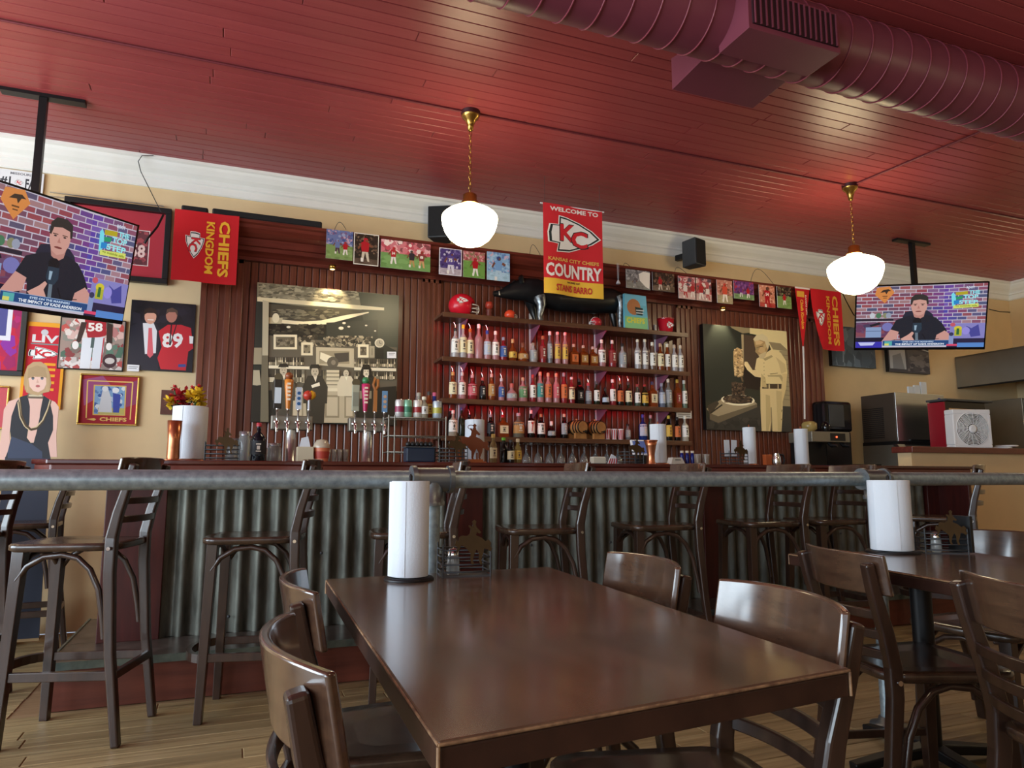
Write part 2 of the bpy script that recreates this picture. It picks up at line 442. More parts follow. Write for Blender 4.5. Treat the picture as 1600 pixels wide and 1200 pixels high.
# ---- walls
struct(MB().b2(ROOM_X0, ROOM_X1, WALL_Y, WALL_Y + 0.15, 0, CEIL).build('wall_back', 'wall_paint'))
struct(MB().b2(ROOM_X1, ROOM_X1 + 0.15, ROOM_Y0, WALL_Y, 0, CEIL).build('wall_right', 'wall_paint'))
def window_wall(name, axis, pos, wins, lo, hi, outward):
    mb = MB(); e = sorted(wins); cur = lo
    def seg(a, b, z0, z1):
        if axis == 'x': mb.b2(pos, pos + outward * 0.15, a, b, z0, z1)
        else: mb.b2(a, b, pos, pos + outward * 0.15, z0, z1)
    for a, b in e:
        seg(cur, a, 0, CEIL); seg(a, b, 0, WIN_Z[0]); seg(a, b, WIN_Z[1], CEIL); cur = b
    seg(cur, hi, 0, CEIL)
    return struct(mb.build(name, 'wall_paint'))
window_wall('wall_left', 'x', ROOM_X0, LEFT_WIN, ROOM_Y0, WALL_Y, -1)
window_wall('wall_front', 'y', ROOM_Y0, FRONT_WIN, ROOM_X0, ROOM_X1, -1)
n_ = 0
for axis, pos, wins in (('x', ROOM_X0 - 0.05, LEFT_WIN), ('y', ROOM_Y0 - 0.05, FRONT_WIN)):
    for a, b in wins:
        n_ += 1; mb = MB()
        for (p, q, z0, z1) in ((a, b, WIN_Z[0], WIN_Z[0]+.06), (a, b, WIN_Z[1]-.06, WIN_Z[1]), (a, a+.06, *WIN_Z), (b-.06, b, *WIN_Z), ((a+b)/2-.02, (a+b)/2+.02, *WIN_Z)):
            if axis == 'x': mb.b2(pos-.03, pos+.03, p, q, z0, z1)
            else: mb.b2(p, q, pos-.03, pos+.03, z0, z1)
        struct(mb.build('window_%d' % n_, 'mahogany'))
# ---- crown moulding
def run_profile(prof, x0, x1, name, m, parent=None):
    mb = MB(); n = len(prof)
    V = [(x0, a, b) for a, b in prof] + [(x1, a, b) for a, b in prof]
    Fc = [(i, (i+1) % n, n + (i+1) % n, n + i) for i in range(n)] + [tuple(range(n))[::-1], tuple(range(n, 2*n))]
    mb.add(V, Fc); o = mb.build(name, m, parent)
    bm = bmesh.new(); bm.from_mesh(o.data); bmesh.ops.recalc_face_normals(bm, faces=bm.faces); bm.to_mesh(o.data); bm.free()
    return o
Wy = WALL_Y; C0 = CEIL
crown = [(Wy, C0), (Wy-.125, C0), (Wy-.125, C0-.022), (Wy-.108, C0-.03), (Wy-.10, C0-.05), (Wy-.075, C0-.085), (Wy-.045, C0-.11), (Wy-.035, C0-.125), (Wy-.035, C0-.14), (Wy-.022, C0-.15), (Wy-.022, C0-.20), (Wy-.012, C0-.21), (Wy, C0-.21)]
struct(run_profile(crown, ROOM_X0, ROOM_X1, 'trim_1', 'white_paint'))
# right-hand return of the crown
mb = MB(); prof = [(ROOM_X1 - (Wy - a), b) for a, b in crown]; n = len(prof)
mb.add([(a, ROOM_Y0, b) for a, b in prof] + [(a, Wy, b) for a, b in prof], [(i, (i+1) % n, n + (i+1) % n, n + i) for i in range(n)])
struct(mb.build('trim_3', 'white_paint'))

# ---- panelled back bar on the wall: boards, pilasters, cornice
PX0, PX1, PF = -0.27, 5.66, 5.62
pan = struct(MB().b2(PX0, PX1, PF + 0.012, WALL_Y, 0, 2.80).build('trim_2', 'groove'))
def vboard(w_, z0, z1):
    c = 0.006; t = w_ / 2 - 0.0025
    mb = MB(); V = []
    for z in (z0, z1): V += [(-t, 0.012, z), (-t, 0.004, z), (-t + c, 0, z), (t - c, 0, z), (t, 0.004, z), (t, 0.012, z)]
    mb.add(V, [(i, i+1, 7+i, 6+i) for i in range(5)] + [(5, 4, 3, 2, 1, 0), (6, 7, 8, 9, 10, 11)])
    return mb
b0 = vboard(0.056, 0.9, 2.79).build('panel_board', 'mahogany', pan); nb = int((PX1 - PX0) / 0.056)
for i in range(nb):
    o = b0 if i == 0 else bpy.data.objects.new('panel_board', b0.data)
    if i: COL.objects.link(o); o.parent = pan
    o.location = (PX0 + 0.028 + i * (PX1 - PX0) / nb, PF, 0)
def pilaster(x0, x1, z0=0.9, z1=2.70, nfl=3):
    mb = MB(); yf = PF - 0.035; wd = x1 - x0
    mb.b2(x0, x1, yf + 0.012, PF + 0.005, z0, z1)
    st = wd / (nfl * 2 + 1)          # raised strips with flutes between
    for k in range(nfl + 1): mb.b2(x0 + k * 2 * st, x0 + (k * 2 + 1) * st, yf, yf + 0.013, z0, z1)
    mb.b2(x0, x1, yf, yf + 0.013, z1 - 0.05, z1); mb.b2(x0, x1, yf, yf + 0.013, z0, z0 + .25)
    o = mb.build('pilaster', 'mahogany', pan, bevel=0.003)
    c = MB(); c.b2(x0 - .015, x1 + .015, yf - .015, PF, z1, z1 + .03); c.b2(x0 - .005, x1 + .005, yf - .01, PF, z1 + .03, 2.80)
    cx = (x0 + x1) / 2
    sp = [(cx + (.035 - .0022 * i) * math.cos(i * .6), yf - .02, z1 + .065 + (.035 - .0022 * i) * math.sin(i * .6)) for i in range(15)]
    c.tube(sp, .007, 6)
    c.build('capital', 'mahogany', o, bevel=0.003)
for a, b in ((PX0, 0.02), (1.40, 1.56), (3.87, 4.06), (5.42, PX1)): pilaster(a, b)
CT = at(510, 357.3, 5.40).z; CF = 5.40
corn = [(WALL_Y, CT), (CF, CT), (CF, CT-.02), (CF+.02, CT-.03), (CF+.02, CT-.055), (CF+.05, CT-.085), (CF+.085, CT-.105), (CF+.10, CT-.11), (CF+.10, CT-.165), (CF+.12, CT-.17), (CF+.12, CT-.20), (CF+.15, CT-.215), (CF+.17, CT-.235), (CF+.17, CT-.26), (WALL_Y, CT-.26)]
run_profile(corn, PX0 - 0.16, PX1 + 0.1, 'cornice', 'mahogany_h', pan)
# picture lights let into the cornice (their pools of light show on the boards)
def puck(x):
    t = thing('picture_light', 'small brass spotlight under the cornice above %s' % ('the old saloon photograph' if x < 2 else 'the photograph of the man with ribs'), 'light', (x, 5.50, CT - .275), world=True)
    part(MB().lathe([(.02, CT-.285), (.028, CT-.28), (.028, CT-.255), (.02, CT-.25)], 14, (x, 5.50, 0)), 'housing', 'brass', t)
    part(MB().lathe([(.001, CT-.288), (.018, CT-.287)], 14, (x, 5.50, 0), cap=False), 'lens', mat('warm_lens', 'ffd890', 0.4, emit=6), t)
    l = bpy.data.lights.new('picture_spot', 'SPOT'); l.energy = 26; l.color = (1, .82, .55); l.spot_size = R(75); l.spot_blend = .7; l.shadow_soft_size = .02
    o = bpy.data.objects.new('picture_spot', l); COL.objects.link(o); o.parent = t; o.location = (0, 0, -.02); o.rotation_euler = (R(12), 0, 0)
puck(0.66); puck(4.35)

# ---- ductwork under the ceiling
DR, DY, DZ = 0.185, 2.60, 3.25
duct = thing('air_duct', 'round spiral air duct painted dark red under the ceiling', 'duct', (1.0, DY, DZ), world=True)
mb = MB(); mb.tube([(-0.6, DY, DZ), (8.9, DY, DZ)], DR, 40); part(mb, 'duct_pipe', 'duct_paint', duct)
rib0 = None
for i in range(56):
    x = 0.6 + i * 0.135
    if rib0 is None:
        m_ = MB(); pts = [(0.008*math.sin(0), math.cos(a)*(DR+.002), math.sin(a)*(DR+.002)) for a in [2*math.pi*k/40 for k in range(40)]]
        m_.tube(pts, .0045, 5, closed=True); rib0 = m_.build('seam_rib', mat('duct_rib', '7a3540', 0.35), duct); o = rib0
    else:
        o = bpy.data.objects.new('seam_rib', rib0.data); COL.objects.link(o); o.parent = duct
    o.location = (x - 1.0, 0, 0)
# register box with slatted grille on the near lower side
p = at(1230, 40, DY - .20)
rx0 = at(1160, 30, DY - .22).x; rx1 = at(1300, 40, DY - .22).x
mb = MB(); zb = at(1200, 62, DY - .22).z
mb.b2(rx0, rx1, DY - .26, DY - .05, zb, zb + .20); rg = part(mb, 'register_box', 'duct_paint', duct, bevel=.002)
part(MB().b2(rx0 + .02, rx1 - .02, DY - .268, DY - .26, zb + .025, zb + .185), 'grille', mat('grille_dark', '2a0f16', 0.6), rg)
ns = 16
for i in range(ns):
    x = rx0 + .03 + (rx1 - rx0 - .06) * i / (ns - 1)
    part(MB().b2(x - .003, x + .003, DY - .275, DY - .262, zb + .025, zb + .185), 'slat', 'duct_paint', rg)
# branch boxes on the far side
for (a, b, yb) in ((1068, 1195, 145), (1512, 1578, 105)):
    xa = at(a, yb, DY + .30).x; xb = at(b, yb, DY + .30).x; zq = at((a+b)/2, yb - 10, DY + .30).z
    mb = MB(); mb.prism([(0.0, 0), (.30, -.02), (.30, .16), (0, .10)], (xb - xa, 0, 0), (xa, DY + .10, zq), (0, 1, 0), (0, 0, 1))
    part(mb, 'branch_box', 'duct_paint', duct, bevel=.002)
# ---- conduit on the ceiling
def conduit(label, pts):
    p0 = pts[0]; single(MB().tube(pts, .0075, 8), 'ceiling_conduit', mat('conduit_paint', '6e2a31', .45), label, 'conduit', tuple(p0))
L1 = Vector((1.36, 4.21, CEIL)); L2 = Vector((4.64, 4.19, CEIL))
conduit('dark red conduit along the ceiling from the left edge to the first pendant lamp', [(-2.6, 4.19, CEIL-.009), (L1.x - .02, L1.y, CEIL-.009)])
conduit('dark red conduit along the ceiling between the two pendant lamps', [(L1.x + .02, L1.y, CEIL-.009), (L2.x - .02, L2.y, CEIL-.009)])
conduit('dark red conduit along the ceiling past the second pendant to the right', [(L2.x + .02, L2.y, CEIL-.009), (8.9, 4.17, CEIL-.009)])
conduit('dark red conduit running from the second pendant up to the air duct', [(L2.x + .01, L2.y - .03, CEIL-.009), (4.74, 3.2, CEIL-.009), (4.72, DY + .1, CEIL-.009)])

# ---- pendant lamps
def pendant(loc, zg, rg, label, swing=0):
    x, y = loc[:2]
    t = thing('pendant_lamp', label, 'lamp', (x, y, CEIL), world=True, group='schoolhouse pendant lamps')
    part(MB().lathe([(.062, CEIL-.028), (.064, CEIL)], 20, (x, y, 0)), 'ceiling_block', mat('block_red', '3a1216', .5), t)
    part(MB().lathe([(.010, CEIL-.135), (.018, CEIL-.13), (.022, CEIL-.10), (.036, CEIL-.06), (.055, CEIL-.045), (.06, CEIL-.028)], 20, (x, y, 0)), 'canopy', 'brass', t)
    zt = zg + rg * .78; ch = None; z = CEIL - .135; n = int((z - zt - .05) / .034); k = 0
    for i in range(n):
        zc = z - .02 - i * (z - zt - .05) / n
        m_ = MB(); a0 = (i % 2) * math.pi / 2
        pts = [(x + .009 * math.cos(q) * math.cos(a0), y + .009 * math.cos(q) * math.sin(a0), zc + .022 * math.sin(q)) for q in [2*math.pi*j/8 for j in range(8)]]
        m_.tube(pts, .0026, 4, closed=True); part(m_, 'chain_link', 'brass', t)
    part(MB().lathe([(.062, zt - .02), (.05, zt + .005), (.045, zt + .012), (.045, zt + .045), (.03, zt + .055), (.008, zt + .06)], 18, (x, y, 0)), 'fitter', 'brass', t)
    prof = [(.001, -1.0), (.25, -.97), (.5, -.86), (.72, -.66), (.88, -.38), (.97, -.08), (1.0, .14), (.985, .27), (.93, .36), (.8, .48), (.6, .6), (.38, .70), (.26, .76)]
    part(MB().lathe([(r_ * rg, zg + h * rg * .86) for r_, h in prof], 32, (x, y, 0), cap=False), 'globe', 'globe_glass', t)
p1 = at(731, 348, L1.y); p2 = at(1336, 425, L2.y)
pendant((L1.x, L1.y), p1.z, 45 / F_PX * 4.5, 'glowing milk glass pendant lamp on a brass chain left of the red banner')
for x_, y_, lab_ in ((-1.92, 4.21, 'added unseen milk glass pendant lamp beyond the left edge of the photo'), (7.92, 4.19, 'added unseen milk glass pendant lamp beyond the right edge of the photo'), (1.36, .55, 'added unseen milk glass pendant lamp over the dining tables behind the camera, left'), (4.64, .55, 'added unseen milk glass pendant lamp over the dining tables behind the camera, right')):  # unseen extra pendants, added to bring more light into the room
    pendant((x_, y_), p1.z, .19, lab_)
pendant((L2.x, L2.y), p2.z, 41 / F_PX * 5.75, 'glowing milk glass pendant lamp on a brass chain above the right television')

# ================================================================== FURNITURE
def rounded_seat(fw_, rw, dep, z0, z1, dish=0.006):
    """shield-shaped seat, front at +y, rounded corners"""
    pts = []
    def arc(cx, cy, r, a0, a1, n=6):
        for i in range(n + 1):
            a = a0 + (a1 - a0) * i / n; pts.append((cx + r * math.cos(a), cy + r * math.sin(a)))
    r = .06
    arc(fw_/2 - r, dep/2 - r, r, 0, math.pi/2); 
    for i in range(1, 6): pts.append(((fw_/2 - r) * (1 - i/3), dep/2 + .012 * math.sin(math.pi * i / 6)))
    arc(-fw_/2 + r, dep/2 - r, r, math.pi/2, math.pi)
    r2 = .09
    arc(-rw/2 + r2, -dep/2 + r2, r2, math.pi, 1.5*math.pi); arc(rw/2 - r2, -dep/2 + r2, r2, 1.5*math.pi, 2*math.pi)
    mb = MB(); n = len(pts)
    rings = [([(x*.94, y*.94) for x, y in pts], z0), (pts, z0 + .008), (pts, z1 - .006), ([(x*.975, y*.975) for x, y in pts], z1), ([(x*.8, y*.8) for x, y in pts], z1 - .002), ([(x*.5, y*.5) for x, y in pts], z1 - dish)]
    V = [(x, y, z) for R_, z in rings for x, y in R_]
    Fc = [(k*n+i, k*n+(i+1)%n, (k+1)*n+(i+1)%n, (k+1)*n+i) for k in range(len(rings)-1) for i in range(n)]
    mb.add(V, Fc, 0, True); mb.add([(x, y, z0) for x, y in rings[0][0]], [tuple(range(n))[::-1]]); mb.add([(x, y, z1-dish) for x, y in rings[-1][0]], [tuple(range(n))])
    return mb
def curved_board(hw, sag, y0, z0, z1, th, lean=0.0, n=14, round_top=0.0):
    """board bent so that its ends come forward (+y)"""
    mb = MB(); V = []
    for i in range(n + 1):
        t = -1 + 2 * i / n; x = hw * t; y = y0 + sag * t * t
        tx, ty = 1.0, 2 * sag * t / hw; L = math.hypot(tx, ty); nx, ny = -ty / L, tx / L
        ztop = z1 - round_top * t ** 4
        for z, k in ((z0, 0), (ztop, 1)):
            dy = lean * (z - z0)
            V += [(x - nx*th/2, y - ny*th/2 + dy, z), (x + nx*th/2, y + ny*th/2 + dy, z)]
    Fc = []
    for i in range(n):
        a = i*4; b = a+4
        Fc += [(a, b, b+2, a+2), (a+1, a+3, b+3, b+1), (a+2, b+2, b+3, a+3), (a, a+1, b+1, b)]
    Fc += [(0, 2, 3, 1), (n*4, n*4+1, n*4+3, n*4+2)]
    mb.add(V, Fc, 0, True); mb.sharp = 35
    return mb
def make_seat_furniture(name, zs, ztop, stool):
    t = thing(name, 'x', 'stool' if stool else 'chair')
    rounded_seat(.43 if not stool else .41, .37, .42, zs - .032, zs).build('seat', 'walnut_seat', t)
    spl = .03 if stool else .022
    LX = .152 if stool else .165
    for s in (-1, 1):
        # front leg: tapering, splayed
        m = MB(); m.bar([(s*(LX+spl), .165+spl*.6, 0), (s*LX, .165, zs-.03)], [.034, .047], [.034, .047], (0, 1, 0)); 
        l = m.build('leg', 'walnut', t, bevel=.003)
        MB().lathe([(.012, -.002), (.014, .006)], 10, (s*(LX+spl), .165+spl*.6, 0)).build('glide', 'chrome', l)
        # rear leg sweeping up into the back post
        zb = ztop
        path = [(s*.185, -.245 - spl*.6, 0), (s*.18, -.215, zs*.45), (s*.175, -.19, zs*.85), (s*.172, -.188, zs+.02), (s*.175, -.208, zs+(zb-zs)*.35), (s*.18, -.243, zs+(zb-zs)*.7), (s*.183, -.260, zs+(zb-zs)*.92)]
        m = MB(); m.bar(path, [.032, .038, .044, .045, .04, .034, .030], [.038]*7, (1, 0, 0)); m.build('back_post', 'walnut', t, bevel=.008, bseg=3)
        # bentwood brace under the seat, front leg to rear leg
        zz = zs - .045
        P = [(s*.168, .165, zz-.10), (s*.166, .13, zz-.045), (s*.163, .07, zz-.008), (s*.162, 0, zz), (s*.163, -.06, zz-.015), (s*.166, -.11, zz-.06), (s*.17, -.15, zz-.14), (s*.173, -.175, zz-.26), (s*.174, -.185, zz-.33)]
        MB().tube(P, .0125, 8).build('bentwood_brace', 'walnut', t)
        MB().lathe([(.008, -.004), (.008, .004)], 8, (s*.203, -.19, zs-.02), rot=Matrix.Rotation(math.pi/2, 3, 'Y')).build('bolt', 'chrome', t)
    zz = zs - .045
    P = [(-.166, .165, zz-.10), (-.13, .168, zz-.05), (-.07, .17, zz-.012), (0, .17, zz), (.07, .17, zz-.012), (.13, .168, zz-.05), (.166, .165, zz-.10)]
    MB().tube(P, .0115, 8).build('bentwood_brace', 'walnut', t)
    h = .125 if not stool else .115
    curved_board(.215, .060, -.260, ztop-h, ztop, .017, lean=-.18, round_top=.004).build('top_rail', 'walnut_rail', t, bevel=.005, bseg=3)
    gap = ztop - h - zs
    for k, q in enumerate((.72, .40) if stool else (.74, .48, .22)):
        z = zs + gap * q; y = -.20 - .045 * q
        curved_board(.170, .035, y - .03, z - .014, z + .014, .014, lean=-.1).build('slat', 'walnut', t, bevel=.003)
    if stool:
        z = .27
        for s in (-1, 1): MB().bar([(s*.172, .178, z), (s*.181, -.235, z)], .022, .036, (0, 0, 1)).build('stretcher', 'walnut', t, bevel=.003)
        MB().bar([(-.18, -.236, z), (.18, -.236, z)], .02, .034, (0, 0, 1)).build('stretcher', 'walnut', t, bevel=.003)
        # foot ring bowed forward, with metal tread
        n = 12; P = [(.175*math.cos(math.pi*i/n), .17 + .10*math.sin(math.pi*i/n), z) for i in range(n+1)]
        MB().bar(P, .024, .036, (0, 0, 1)).build('foot_ring', 'walnut', t)
    else:
        for s in (-1, 1): MB().bar([(s*.176, .172, .17), (s*.18, -.225, .17)], .018, .026, (0, 0, 1)).build('stretcher', 'walnut', t, bevel=.003)
    return t
CH = .82; SZ = .465
chair0 = make_seat_furniture('dining_chair', SZ, CH, False)
stool0 = make_seat_furniture('bar_stool', .785, 1.135, True)
used = {}
def put(proto, x, y, face, label, group):
    """face: direction the sitter looks, degrees clockwise from +y (towards the back wall)"""
    o = proto if proto.name not in used else copy_tree(proto); used[proto.name] = 1
    o.location = (x, y, 0); o.rotation_euler = (0, 0, R(-face)); o['label'] = label; o['group'] = group
    return o
gC = 'ladder-back dining chairs'
# rail ends at +-.215, .195 behind the seat centre, ends at y about -.20
def back_at(x, y, face, label):   # (x,y): middle between the two ends of the top rail
    a = R(face); fx, fy = math.sin(a), math.cos(a)
    return put(chair0, x + fx*.205, y + fy*.205, face, label, gC)
back_at(.135, 1.13, 88, 'dark wooden dining chair nearest the camera on the left side of the front table')
back_at(.20, 1.76, 92, 'dark wooden dining chair beside the far left corner of the front table')
back_at(1.03, 1.20, -82, 'dark wooden dining chair near right of the front table, back catching window light')
back_at(1.10, 1.83, -86, 'dark wooden dining chair at the far right side of the front table')
back_at(1.91, 1.83, 104, 'dark wooden dining chair with empty seat between the front table and the right-hand table')
back_at(1.71, 1.11, 108, 'dark wooden dining chair cut off by the right edge of the photo')
back_at(3.11, 2.12, -97, 'dark wooden dining chair on the far side of the right-hand table')

# ---- tables
def table(q, z, label, cols, group):
    """q: corners nl,nr,fr,fl of the top"""
    c = sum((Vector((*p, 0)) for p in q), Vector()) / 4
    t = thing('dining_table', label, 'table', (c.x, c.y, 0), world=True, group=group)
    def ring(s, zz): return [(c.x + (p[0]-c.x)*s, c.y + (p[1]-c.y)*s, zz) for p in q]
    def slab(s, z0, z1):
        m = MB(); A = ring(s, z0) + ring(s, z1)
        m.add(A, [(3,2,1,0),(4,5,6,7),(0,1,5,4),(1,2,6,5),(2,3,7,6),(3,0,4,7)]); return m
    o = part(slab(1, z - .008, z), 'table_top', 'table_wood', t, bevel=.003)
    part(slab(.997, z - .045, z - .008), 'edge_band', 'table_edge', t, bevel=.003)
    # worn corners and arrises
    for i in range(4):
        a = Vector((*q[i], z - .004)); b = Vector((*q[(i+1) % 4], z - .004))
        part(MB().tube([a, b], .0022, 6), 'worn_edge', 'worn_edge', o)
        part(MB().tube([Vector((*q[i], z - .006)), Vector((*q[i], z - .043))], .0025, 6), 'worn_edge', 'worn_edge', o)
    ux = (Vector((*q[1], 0)) - Vector((*q[0], 0))).normalized(); uy = (Vector((*q[3], 0)) - Vector((*q[0], 0))).normalized()
    for k in cols:
        p = c + uy * k
        part(MB().lathe([(.037, .05), (.037, z - .06)], 20, p), 'column', 'black_metal', t)
        m = MB(); m.box((p.x, p.y, z - .052), (.4, .4, .014), Matrix.Rotation(math.atan2(ux.y, ux.x), 3, 'Z')); part(m, 'mounting_plate', 'black_metal', t)
        for d in (ux, -ux, uy, -uy):
            e = p + d * .34
            part(MB().bar([(p.x, p.y, .06), (p.x + d.x*.15, p.y + d.y*.15, .045), (e.x, e.y, .022)], [.06, .055, .045], [.04, .035, .03], (0, 0, 1)), 'foot', 'black_metal', t, bevel=.006)
    return t
TZ = .745
table([(.240, .845), (.945, .915), (1.035, 2.29), (.284, 2.262)], TZ, 'dark brown rectangular wooden table in the foreground with a worn edge', (0,), 'dark wooden dining tables')
u = Vector((math.cos(R(-8)), math.sin(R(-8)), 0)); v = Vector((math.sin(R(8)), math.cos(R(8)), 0)); TL = Vector((2.12, 2.33, 0))
TL2 = [TL - v*1.36, TL - v*1.36 + u*.76, TL + u*.76, TL]
table([(p.x, p.y) for p in TL2], TZ, 'dark brown wooden table at the right edge of the photo', (-.42, .42), 'dark wooden dining tables')

# ---- paper towels and caddies on the tables
def towel(x, y, z, r, h, label, style='table', cat='paper towel', group='paper towel rolls'):
    t = thing('paper_towel_roll', label, cat, (x, y, z), world=True, group=group)
    base = 'black_metal' if style == 'table' else 'copper'
    part(MB().lathe([(r*1.28, z), (r*1.30, z+.004), (r*1.2, z+.009), (.008, z+.01)], 28, (x, y, 0)), 'holder_base', base, t)
    part(MB().lathe([(.006, z+.01), (.006, z+.012+h+.015), (.001, z+.012+h+.022)], 10, (x, y, 0)), 'holder_rod', base, t)
    m = MB(); n = 40
    def sp(k): 
        a = 2*math.pi*k/n; return (r*(1 + .0 * k/n) * math.cos(a), r * math.sin(a))
    z0 = z + .012; z1 = z0 + h
    prof_o = [(r*.985, z0), (r, z0+.003), (r, z1-.003), (r*.985, z1), (.022, z1), (.020, z1-.004), (.020, z0)]
    m.lathe(prof_o, n, (x, y, 0), cap=False); rl = part(m, 'roll', 'paper', t)
    part(MB().lathe([(.021, z0+.002), (.021, z1+.0005), (.018, z1+.0005), (.018, z0+.002)], 20, (x, y, 0), cap=False), 'cardboard_core', 'cardboard', t)
    # loose outer sheet
    a0 = 4.25
    P = [(x + (r + .0015 + .006*max(0, k-6)/6)*math.cos(a0 - k*.09), y + (r + .0015 + .006*max(0, k-6)/6)*math.sin(a0 - k*.09)) for k in range(13)]
    m = MB(); V = [(a, b, z0 + .002) for a, b in P] + [(a, b, z1 - .002) for a, b in P]; m.add(V, [(i, i+1, 14+i, 13+i) for i in range(12)], 0, True)
    part(m, 'loose_sheet', 'paper', rl)
    return t
def rodeo(sc):   # rider on a bucking animal, as a cut-out outline (a to the right, b up)
    body = [(-.50,.02),(-.46,.16),(-.40,.10),(-.38,.22),(-.30,.26),(-.18,.24),(-.10,.30),(-.08,.42),(-.14,.50),(-.10,.52),(-.04,.47),(-.02,.56),(-.05,.60),(.02,.66),(.08,.60),(.05,.56),(.07,.47),(.14,.40),(.20,.34),(.16,.30),(.08,.34),(.06,.26),(.20,.20),(.32,.10),(.40,.14),(.47,.06),(.44,-.02),(.50,-.10),(.44,-.16),(.36,-.10),(.28,-.08),(.26,-.20),(.20,-.36),(.24,-.48),(.18,-.49),(.14,-.36),(.14,-.20),(.08,-.10),(.02,-.22),(-.02,-.38),(.02,-.47),(-.05,-.48),(-.08,-.36),(-.08,-.18),(-.20,-.06),(-.32,.02),(-.38,-.10),(-.44,-.20),(-.46,-.16),(-.42,-.04)]
    return [(a*sc, b*sc) for a, b in body]
def caddy(x, y, z, rot, label, wd=.15, style=0):
    t = thing('condiment_caddy', label, 'caddy', (x, y, z), rot, group='wire condiment caddies')
    dp = .10
    m = MB(); m.b2(-wd/2, wd/2, -dp/2, dp/2, 0, .004); m.build('tray', 'dark_grey', t)
    for k in range(4):
        zz = .015 + k*.022
        MB().tube([(-wd/2, -dp/2, zz), (wd/2, -dp/2, zz), (wd/2, dp/2, zz), (-wd/2, dp/2, zz)], .0028, 5, closed=True).build('wire_hoop', 'dark_grey', t)
    for sx in (-1, 1):
        for sy in (-1, 1): MB().tube([(sx*wd/2, sy*dp/2, 0), (sx*wd/2, sy*dp/2, .10)], .003, 5).build('upright', 'dark_grey', t)
    m = MB(); m.prism(rodeo(.12), (0, .003, 0), (.02, -dp/2 - .004, .095)); m.build('rodeo_cutout', mat('rust_metal', '4d3a22', .5, .6, var=.2), t)
    return t
def shaker(x, y, z, label):
    t = thing('salt_shaker', label, 'shaker', (x, y, z), world=True, group='glass shakers in the table caddies')
    part(MB().lathe([(.019, z+.004), (.022, z+.01), (.020, z+.055), (.018, z+.062)], 12, (x, y, 0)), 'glass', mat('shaker_glass', 'b9bdbb', .1, trans=.6), t)
    part(MB().lathe([(.019, z+.062), (.019, z+.072), (.012, z+.082), (.002, z+.085)], 12, (x, y, 0)), 'cap', 'chrome', t)
towel(.515, 2.16, TZ, .058, .282, 'white paper towel roll on a round black stand at the end of the front table')
caddy(.70, 2.20, TZ, R(-6), 'dark wire condiment caddy with a rodeo cut-out beside the paper towels on the front table')
shaker(.665, 2.20, TZ, 'glass salt shaker with chrome cap in the front table caddy')
towel(2.54, 2.20, TZ, .080, .282, 'wide white paper towel roll standing on the right-hand table')
caddy(2.72, 2.12, TZ, R(-30), 'dark condiment caddy with small bottles beside the towels on the right-hand table', .16)
shaker(2.69, 2.12, TZ, 'glass shaker with metal cap in the right-hand table caddy')
single(MB().b2(2.775, 2.79, 2.03, 2.13, TZ+.006, TZ+.15), 'menu_holder', 'black_plastic', 'upright dark menu card behind the caddy on the right-hand table', 'menu', (2.78, 2.08, TZ))

# ---- pipe railing
PY, PZ, PR = 2.38, 1.043, .0302
rail = thing('pipe_railing', 'grey galvanised pipe railing running across the whole view in front of the bar', 'railing', (0.64, PY, 0), world=True)
part(MB().tube([(-2.6, PY, PZ), (8.6, PY, PZ)], PR, 28), 'pipe_rail', 'galvanised', rail)
for k, X in enumerate((-1.38, .64, 2.66, 4.68, 6.7)):
    m = MB(); m.tube([(X-.064, PY, PZ), (X+.064, PY, PZ)], .0405, 26)
    for s in (-1, 1): m.tube([(X+s*.064-.008, PY, PZ), (X+s*.064+.008, PY, PZ)], .047, 26)
    m.lathe([(.046, PZ-.088), (.046, PZ-.074), (.040, PZ-.070), (.040, PZ-.01)], 24, (X, PY, 0))
    part(m, 'tee_fitting', mat('cast_fitting', '74797c', .4, .8, var=.08, scale=30), rail)
    part(MB().tube([(X, PY, .012), (X, PY, PZ-.04)], PR, 24), 'post', 'galvanised', rail)
    part(MB().lathe([(.075, 0), (.075, .010), (.045, .016), (.038, .04), (.030, .04)], 24, (X, PY, 0)), 'floor_flange', 'cast_fitting', rail)

# ---- the bar
BT, BF, BC = 1.137, 3.98, 4.30
bar = thing('bar_counter', 'long mahogany bar counter with a corrugated metal front', 'bar', (2.4, 4.3, 0), world=True)
bx0, bx1 = -.90, 5.53
m = MB(); m.prism([(bx0+.08, BF), (bx1, BF), (bx1, 4.72), (bx0, 4.72), (bx0, BF+.08)], (0, 0, .022), (0, 0, BT-.022), (1, 0, 0), (0, 1, 0))
part(m, 'bar_top', mat('bar_top_wood', '3c0f0d', .16, col2='55201a', scale=1.0, stretch=(2, 25, 25), coat=.5), bar, bevel=.004)
m = MB(); m.prism([(bx0+.095, BF+.012), (bx1-.01, BF+.012), (bx1-.01, 4.71), (bx0+.012, 4.71), (bx0+.012, BF+.09)], (0, 0, -.04), (0, 0, BT-.022), (1, 0, 0), (0, 1, 0))
part(m, 'bar_edge', 'mahogany_h', bar, bevel=.006)
part(MB().b2(-.56, bx1-.02, BC+.03, 4.68, .0, BT-.06), 'carcass', 'groove', bar)
